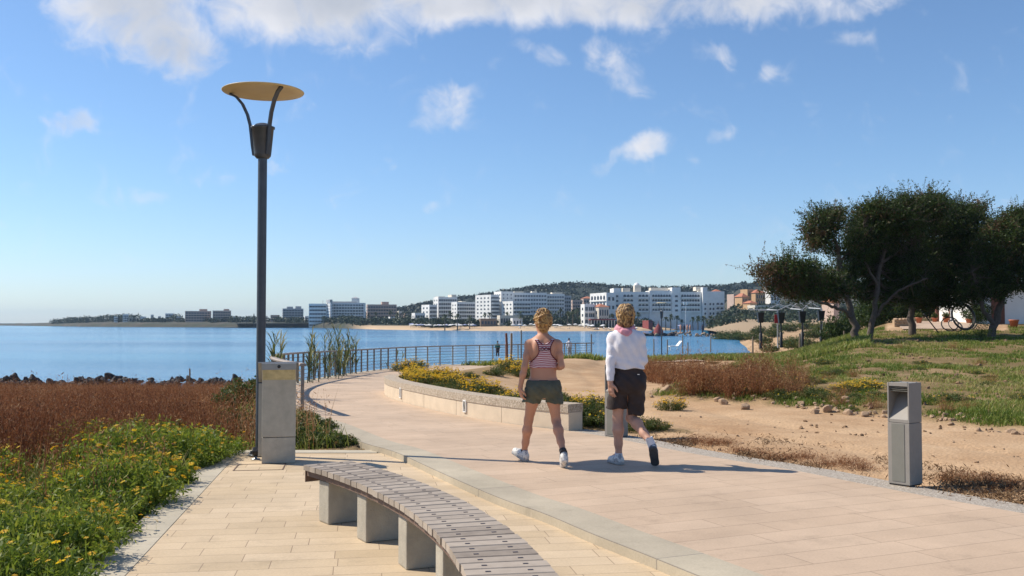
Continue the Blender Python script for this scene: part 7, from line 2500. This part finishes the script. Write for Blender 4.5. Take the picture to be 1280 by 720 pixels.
    # white twin lamps of the promenade
    for px, yt in ((735.5, 380), (857, 378)):
        Yq = 622; x = (px - 640) / F * Yq; z = base_z(px, Yq)
        root = empty('light_mast', (x, Yq, z), 0, 'white twin-headed light mast in front of the arcaded hotel' if px > 800 else 'white light mast by the low terraced house', 'light mast')
        h = P(px, yt, Yq).z - z
        m = MB(); m.tube([(0, 0, 0), (0, 0, h)], .14, 6); m.build('mast', W, root)
        for s in (-1, 1):
            m = MB(); m.box((s * .9 - .45, -.3, h - 1.6), (s * .9 + .45, .3, h + .3)); m.build('lamp_head', W, root)


def palms():
    rng = np.random.default_rng(61)
    # palm of unit height 8
    def palm(seed):
        rg = np.random.default_rng(seed)
        root = empty('palm_tree', (0, 0, 0), 0, 'palm', 'palm tree')
        m = MB(); m.tube([(0, 0, -1), (.1, 0, 3), (.05, .1, 6.4)], [.34, .24, .2], 7); m.build('trunk', M['bark'], root)
        V, T = [], []
        for i in range(30):
            a = rg.uniform(0, 6.28); el = rg.uniform(-.5, 1.2); L_ = rg.uniform(2.0, 2.8)
            d = np.array([math.cos(a), math.sin(a), 0]); s = np.array([-math.sin(a), math.cos(a), 0]) * .34
            p0 = np.array([.05, .1, 6.4]); p1 = p0 + d * L_ * .5 * math.cos(el) + np.array([0, 0, L_ * .5 * math.sin(el) + .25]); p2 = p0 + d * L_ * math.cos(el) + np.array([0, 0, L_ * math.sin(el) - .5])
            b = len(V); V += [p0 - s * .3, p0 + s * .3, p1 + s, p1 - s, p2]
            T += [(b, b + 1, b + 2), (b, b + 2, b + 3), (b + 3, b + 2, b + 4)]
        link('crown', mesh_np('crown', V, T, M['palm_leaf'], tint=rg.uniform(0, 1, len(V))), root)
        return root
    pr = [palm(1), palm(2), palm(3)]; used = [False] * 3
    g = 'palms along the beach front'
    spots = [(x, 625 + rng.uniform(-12, 15)) for x in (765, 774, 786, 797, 832, 838, 846, 852, 866, 872, 879, 884, 889, 897, 903, 909)] + \
            [(x, 640 + rng.uniform(-20, 30)) for x in (556, 563, 572, 587, 606, 612, 634, 650, 651, 688, 694, 701, 709, 716, 722, 731)] + [(488, 800), (497, 790), (470, 830), (461, 850), (405, 905), (322, 1000), (308, 1010), (296, 1020), (316, 1005)]
    for px, Y in spots:
        k = int(rng.integers(0, 3)); s = rng.uniform(1.0, 1.5)
        lab = ('palm in front of the arcaded white hotel' if 760 < px < 880 else 'palm at the right end of the beach front below the villas' if px >= 880 else 'palm in the grove between the white hotels and the red-roofed colonnade' if px > 680 else 'palm before the white hotels left of the striped walker' if px > 540 else 'small palm before the pinkish and long white hotels' if px > 400 else 'tiny palm on the far shore by the lamp post')
        o = thing_copy(pr[k], not used[k], ((px - 640) / F * Y, Y, base_z(px, Y)), rng.uniform(0, 6.28), s, lab, g); used[k] = True
    # cypresses
    def cyp():
        root = empty('cypress_tree', (0, 0, 0), 0, 'cypress', 'cypress')
        m = MB(); m.tube([(0, 0, -1), (0, 0, 2)], .25, 6); m.build('trunk', M['bark'], root)
        rg = np.random.default_rng(8); z = rg.uniform(.5, 11, 900); r = np.interp(z, [.5, 2.5, 6, 11], [.9, 1.3, 1.0, .1]) * rg.uniform(.7, 1.05, 900); a = rg.uniform(0, 6.28, 900)
        V, T = leaf_quads(np.c_[np.cos(a) * r, np.sin(a) * r, z], .8, .5, rg, 1.5)
        link('crown', mesh_np('crown', V, T, M['far_leaf'], tint=np.repeat(rg.uniform(0, .8, 900), 4)), root)
        return root
    p = cyp(); first = True
    for px, Y, s, lab in ((317.5, 1015, .95, 'cypress just left of the lamp post on the far shore'), (148.5, 1160, .85, 'cypress among the far left trees'), (167.5, 1150, .75, 'cypress left of the narrow white block'), (109, 1200, .7, 'cypress sticking out of the left treeline'), (926.5, 610, .6, 'dark cypress beneath the orange villas')):
        thing_copy(p, first, ((px - 640) / F * Y, Y, base_z(px, Y)), 0, s, lab, 'cypresses on the shore'); first = False


def shore_greens():
    rng = np.random.default_rng(71)
    # far treelines that read as one mass
    def mass(name, label, spec, leaf, per, cat='trees'):
        Cs, Rs, To = [], [], []
        for px0, px1, d0, d1, n, r0, r1, tone in spec:
            px = rng.uniform(px0, px1, n); d = rng.uniform(d0, d1, n); Y = shore_Y(px) + d
            r = rng.uniform(r0, r1, n)
            Cs.append(np.c_[(px - 640) / F * Y, Y, zfar(px, Y) + r * .55]); Rs.append(r); To.append(np.clip(rng.normal(tone, .2, n), 0, 1))
        me = crowns_mesh(name, np.concatenate(Cs), np.concatenate(Rs), np.concatenate(To), per, leaf, M['far_leaf'], .8, rng)
        tag(link(name, me), label, cat, kind='stuff')
    mass('shore_trees', 'dark line of trees and scrub along the far shore below the hotels', [
        (66, 84, 40, 70, 14, 4, 5.5, .25), (84, 130, 40, 90, 60, 4.5, 6.5, .25), (130, 175, 40, 90, 60, 5, 7.5, .25), (175, 300, 25, 60, 90, 2.5, 4, .4), (215, 227, 50, 80, 12, 5, 7, .3), (286, 350, 30, 80, 60, 3, 5, .35),
        (345, 440, 15, 40, 100, 2.5, 4.5, .45), (390, 410, 40, 60, 10, 4, 6, .25), (425, 456, 15, 45, 50, 3, 5, .4), (460, 530, 60, 110, 60, 2.5, 4.5, .4), (530, 560, 22, 45, 44, 3, 5.2, .25), (495, 525, 120, 220, 30, 4, 6, .3),
        (560, 640, 50, 80, 40, 2, 3.2, .35), (655, 740, 60, 110, 130, 2.4, 4.6, .3), (690, 742, 150, 260, 50, 4, 6.5, .25), (740, 762, 30, 36, 10, 1.2, 2.0, .4), (772, 915, 40, 66, 150, 2.0, 4.0, .3), (520, 600, 40, 60, 60, 2.0, 4.0, .3)], 1.5, 60)
    # bushes and trees between the houses on the right
    n = 260
    px = rng.uniform(890, 1120, n); Y = rng.uniform(432, 640, n); yy = np.interp(Y, [425, 470, 520, 580, 640], [404, 400, 395, 389, 381]) - .8
    z = np.array([P(640, a, b).z for a, b in zip(yy, Y)]) * sst(880, 925, px) + (1 - sst(880, 925, px)) * -1.0
    me = crowns_mesh('slope_trees', np.c_[(px - 640) / F * Y, Y, z], rng.uniform(2.5, 4.5, n), np.clip(rng.normal(.45, .25, n), 0, 1), 60, 1.3, M['far_leaf'], .8, rng)
    tag(link('slope_trees', me), 'green trees and bushes over the slope beneath the orange villas', 'trees', kind='stuff')
    # the slope itself
    px = np.linspace(880, 1500, 60); rows = [(398, 420), (425, 404), (470, 400), (520, 395), (580, 389), (640, 381), (760, 370), (900, 362)]
    V = np.concatenate([np.c_[(px - 640) / F * Y, np.full(60, Y), np.full(60, P(640, y, Y).z) * sst(880, 925, px) + (1 - sst(880, 925, px)) * -1.5] for Y, y in rows])
    i = np.arange(len(V)).reshape(len(rows), 60)
    T = np.stack([i[:-1, :-1], i[:-1, 1:], i[1:, 1:], i[1:, :-1]], -1).reshape(-1, 4)
    tag(link('town_slope', mesh_np('town_slope', V, T, coast_mat(), tint=np.r_[np.full(180, .7), np.zeros(len(V) - 180)], smooth=True)), kind='structure')


def beach_life():
    rng = np.random.default_rng(81)
    def parasol(mat):
        root = empty('beach_parasol', (0, 0, 0), 0, 'parasol', 'parasol')
        m = MB(); m.tube([(0, 0, 0), (0, 0, 2.3)], .05, 5); m.build('pole', M['timber'], root)
        m = MB(); m.lathe([(1.5, 1.95), (.8, 2.3), (.02, 2.5)], 8); m.build('canopy', mat, root)
        return root
    def sunbed(mat):
        root = empty('sun_bed', (0, 0, 0), 0, 'sun bed', 'sun bed')
        m = MB(); m.box((-.9, -.32, .3), (.5, .32, .42)); m.box((0, -.32, 0), (.8, .32, .1), Matrix.Translation((.5, 0, .36)) @ Matrix.Rotation(R(-35), 4, 'Y')); m.build('mattress', mat, root)
        m = MB(); m.box((-.8, -.3, 0), (-.7, .3, .3)); m.box((.4, -.3, 0), (.5, .3, .3)); m.build('legs', M['timber'], root)
        return root
    pb, pw, sb, sw = parasol(M['canvas_blue']), parasol(M['canvas_white']), sunbed(M['canvas_blue']), sunbed(M['canvas_white'])
    first = {id(o): True for o in (pb, pw, sb, sw)}
    def put(o, px, Y, lab, g):
        thing_copy(o, first[id(o)], ((px - 640) / F * Y, Y, float(zfar(px, Y)) - .02), rng.uniform(0, 6.28), 1.0, lab, g); first[id(o)] = False
    for i in range(46):
        px = rng.uniform(512, 596); Y = float(shore_Y(px)) + rng.uniform(12, 34)
        put(pw if i % 3 else pb, px, Y, ('white' if i % 3 else 'blue') + ' parasol on the beach below the stepped white hotel', 'parasols on the left beach')
    for i in range(40):
        px = rng.uniform(735, 800); Y = float(shore_Y(px)) - 10 + rng.uniform(14, 30)
        put(sw if i % 4 else pw, px, Y, 'white sun bed on the beach before the red-roofed colonnade' if i % 4 else 'white parasol on the beach before the red-roofed colonnade', 'sun beds by the colonnade' if i % 4 else 'parasols by the colonnade')
    for i in range(60):
        px = rng.uniform(838, 902); Y = float(shore_Y(px)) + rng.uniform(-14, 22)
        o = sb if i % 3 else pb
        thing_copy(o, first[id(o)], ((px - 640) / F * Y, Y, max(float(zfar(px, Y)), SEA_Z + .5)), rng.uniform(0, 6.28), 1.15, 'blue sun bed on the beach behind the breakwater' if i % 3 else 'blue parasol on the beach behind the breakwater', 'blue sun beds' if i % 3 else 'blue parasols'); first[id(o)] = False
    for i in range(26):
        px = rng.uniform(640, 735); Y = float(shore_Y(px)) + rng.uniform(14, 34)
        put(sw if i % 2 else pw, px, Y, 'white sun bed on the beach between the two walkers' if i % 2 else 'white parasol on the beach between the two walkers', 'sun beds behind the walkers' if i % 2 else 'parasols behind the walkers')
    for px, dy in ((850.5, 2), (855, 1), (859, 0), (862.5, 1), (878, 3)):
        Y = 366 + dy; root = empty('person', ((px - 640) / F * Y, Y, SEA_Z + .9), rng.uniform(0, 6), 'distant standing figure on the breakwater rocks', 'person', 'figures on the breakwater')
        f = Field((-.4, -.3, 0), (.4, .3, 1.9), .05)
        for s in (-1, 1): f.cap((s * .09, 0, .05), (s * .09, 0, .9), .07, .1); f.cap((s * .24, 0, .85), (s * .2, 0, 1.4), .05, .07)
        f.cap((0, 0, .95), (0, 0, 1.4), .18, .19); f.ell((0, 0, 1.68), (.1, .11, .14))
        link('body', f.mesh('body', M['dark_cloth'] if rng.uniform() < .6 else M['skin'], 1), root); root.scale = (1.9, 1.9, 1.9)


def back_yard():
    """what stands in the shade behind the trees: patio, hut, pots, posts, stone wall and black hoops"""
    def gz(x, Y): return float(zland(x, Y))
    def X(px, Y): return (px - 640) / F * Y
    Yp = 58
    V = []
    for px, Y, py in ((1128, 52.5, 417), (1215, 52.5, 413), (1226, 66, 396), (1118, 66, 396)):
        q = P(px, py, Y); V.append((q.x, Y, q.z))
    # patio laid just above the ground
    us = np.linspace(0, 1, 14); grid = []
    for v in us:
        for u in us:
            a = np.array(V[0]) * (1 - u) + np.array(V[1]) * u; b = np.array(V[3]) * (1 - u) + np.array(V[2]) * u
            p = a * (1 - v) + b * v; grid.append((p[0], p[1], gz(p[0], p[1]) + .05))
    i = np.arange(196).reshape(14, 14); T = np.stack([i[:-1, :-1], i[:-1, 1:], i[1:, 1:], i[1:, :-1]], -1).reshape(-1, 4)
    tag(link('patio', mesh_np('patio', grid, T, M['path'], uv=[(g[0], g[1]) for g in grid])), kind='structure')
    # pale hut
    Y = 60; x0, x1 = X(1214, Y), X(1330, Y); z = gz((x0 + x1) / 2, Y)
    root = empty('hut', (x0, Y, z), 0, 'pale whitewashed hut behind the tree at the right edge', 'hut')
    h = P(1250, 361, Y).z - z; w = x1 - x0
    m = MB(); m.box((0, 0, -.6), (w, 4.5, h)); m.build('wall', M['white_paint'], root)
    m = MB(); m.box((-.25, -.3, h), (w + .25, 4.8, h + .14)); m.build('roof', M['cream_paint'], root)
    m = MB(); m.box((1.2, -.05, 0), (2.0, .0, 2.0)); m.build('door', M['red_timber'], root)
    # pots
    def pot(px, Y, r, h, lab, plant=True):
        x = X(px, Y); root = empty('flower_pot', (x, Y, gz(x, Y) + .045), 0, lab, 'flower pot', 'terracotta pots on the patio')
        m = MB(); m.lathe([(.001, 0), (r * .68, 0), (r * .95, h * .82), (r * 1.05, h * .82), (r * 1.05, h), (r * .9, h), (r * .85, h * .9), (.001, h * .88)], 16); m.build('pot', M['terracotta'], root)
        if plant:
            rg = np.random.default_rng(int(px)); me, _ = bush_mesh('plant', rg, r * 1.3, r * 2.2, 400, .12, .4, M['shrub'], 24); o = link('plant', me, root); o.location = (0, 0, h * .85)
    pot(1148.5, 60, .20, .34, 'terracotta pot with a plant right of the densest tree trunk')
    pot(1168, 62, .17, .26, 'small terracotta pot at the foot of the first wooden post')
    pot(1182, 61, .19, .30, 'terracotta pot between the two pairs of wooden posts')
    pot(1211, 60, .20, .26, 'terracotta pot behind the black hoops', False)
    pot(1267, 56, .26, .42, 'large terracotta pot before the pale hut', False)
    def post(px, Y, pt, lab, r=.09):
        x = X(px, Y); z = gz(x, Y); root = empty('wooden_post', (x, Y, z), 0, lab, 'post', 'red-brown wooden posts behind the trees')
        h = P(px, pt, Y).z - z
        m = MB(); m.box((-r, -r, -.3), (r, r, h)); m.build('shaft', M['red_timber'], root, .01)
        m = MB(); m.box((-r * 1.25, -r * 1.25, h), (r * 1.25, r * 1.25, h + .05)); m.build('cap', M['red_timber'], root)
    post(1171, 63, 368, 'lone red-brown wooden post above the small pot')
    post(1188, 63, 368, 'left one of the close pair of red-brown posts'); post(1193, 63.6, 368, 'right one of the close pair of red-brown posts')
    # low stone wall, one thing built from stones in its mesh
    Y = 57; xa, xb = X(1116, Y), X(1137, Y); z = gz((xa + xb) / 2, Y)
    root = empty('rubble_wall', ((xa + xb) / 2, Y, z), .1, 'short rubble stone wall left of the densest tree trunk', 'wall')
    rg = np.random.default_rng(3); bm = bmesh.new()
    w = xb - xa; H = P(1126, 399, Y).z - z
    yy = 0.0
    while yy < H:
        hh = rg.uniform(.14, .2); xx = -w / 2
        while xx < w / 2:
            ww = rg.uniform(.16, .32)
            r_ = bmesh.ops.create_icosphere(bm, subdivisions=2, radius=.5)
            for v in r_['verts']:
                k = 1 + .16 * math.sin(v.co.x * 9 + xx * 7) * math.cos(v.co.z * 8 + yy * 5)
                s = max(abs(v.co.x), abs(v.co.y), abs(v.co.z)); v.co *= k * (.62 + .38 * .5 / max(s, .1) * .6)
                v.co = Vector((v.co.x * ww * 1.04 + xx + ww / 2, v.co.y * .44 + rg.normal() * .004, v.co.z * hh * 1.06 + yy + hh / 2))
            xx += ww
        yy += hh
    me = bpy.data.meshes.new('stonework'); bm.to_mesh(me); bm.free(); me.materials.append(M['stone']); me.polygons.foreach_set('use_smooth', [True] * len(me.polygons))
    link('stonework', me, root)
    m = MB(); m.box((-w / 2, -.13, -.3), (w / 2, .13, H * .93)); m.build('core', M['sand_mound'], root)
    # black hoops lying and standing by the patio
    def hoop(px, py, Y, r, tilt, rz, th, lab):
        x = X(px, Y); z = P(px, py, Y).z
        root = empty('black_hoop', (x, Y, z), rz, lab, 'hoop', 'black hoops by the patio')
        n = 40
        for nm, rr, tt in (('hoop', r, th), ('inner_ring', r * .93, th * .6)):
            m = MB(); pts = [(rr * math.cos(a), rr * math.sin(a) * math.sin(tilt) + (0 if nm == 'hoop' else .03), rr * math.sin(a) * math.cos(tilt)) for a in np.linspace(0, 2 * math.pi, n)]
            m.tube(pts, tt, 6, cap=False); m.build(nm, M['black'], root)
    hoop(1204, 395.5, 50, .68, .25, .3, .05, 'largest black hoop, standing upright by the tree at the right')
    hoop(1187, 405, 50, .40, .5, -.3, .022, 'small thin black hoop leaning at the left of the others')
    hoop(1194, 407, 50, .36, .7, .2, .022, 'small thin black hoop lying half flat beneath the largest')
    x = X(1168, 50); z = gz(x, 50)
    root = empty('leaning_pole', (X(1174, 50), 50, gz(X(1174, 50), 50)), 0, 'thin dark pole leaning left of the black hoops', 'pole')
    m = MB(); m.tube([(0, 0, 0), (-.72, .1, 1.0)], .03, 6); m.build('shaft', M['black'], root)
    m = MB(); m.tube([(-.72, .1, 1.0), (-.75, .1, 1.04)], .034, 6); m.build('cap', M['steel'], root)
    # far path with people, right of the lanterns
    px = np.linspace(1012, 1056, 8)
    Vp = []
    for Y, a, b in ((88, 1012, 1054), (105, 1008, 1053), (140, 1000, 1050)):
        for t in np.linspace(0, 1, 6):
            p = a + (b - a) * t; x = X(p, Y); Vp.append((x, Y, gz(x, Y) + .08))
    i = np.arange(18).reshape(3, 6); T = np.stack([i[:-1, :-1], i[:-1, 1:], i[1:, 1:], i[1:, :-1]], -1).reshape(-1, 4)
    tag(link('far_path', mesh_np('far_path', Vp, T, M['path'], uv=[(v[0], v[1]) for v in Vp])), kind='structure')


town()
palms()
shore_greens()
beach_life()
back_yard()


# ---------------------------------------------------------------- air
def haze():
    m = bpy.data.materials.new('haze_air'); m.use_nodes = True
    N, L = m.node_tree.nodes, m.node_tree.links
    N.remove(N['Principled BSDF'])
    v = N.new('ShaderNodeVolumePrincipled'); v.inputs['Color'].default_value = (.55, .76, 1, 1); v.inputs['Density'].default_value = HAZE
    v.inputs['Anisotropy'].default_value = .2
    L.new(v.outputs[0], N['Material Output'].inputs['Volume'])
    b = MB(); b.box((-9500, -60, -6), (9500, 7400, 85))
    tag(b.build('haze', m), kind='stuff')
    m.cycles.homogeneous_volume = True
HAZE = .00009
haze()
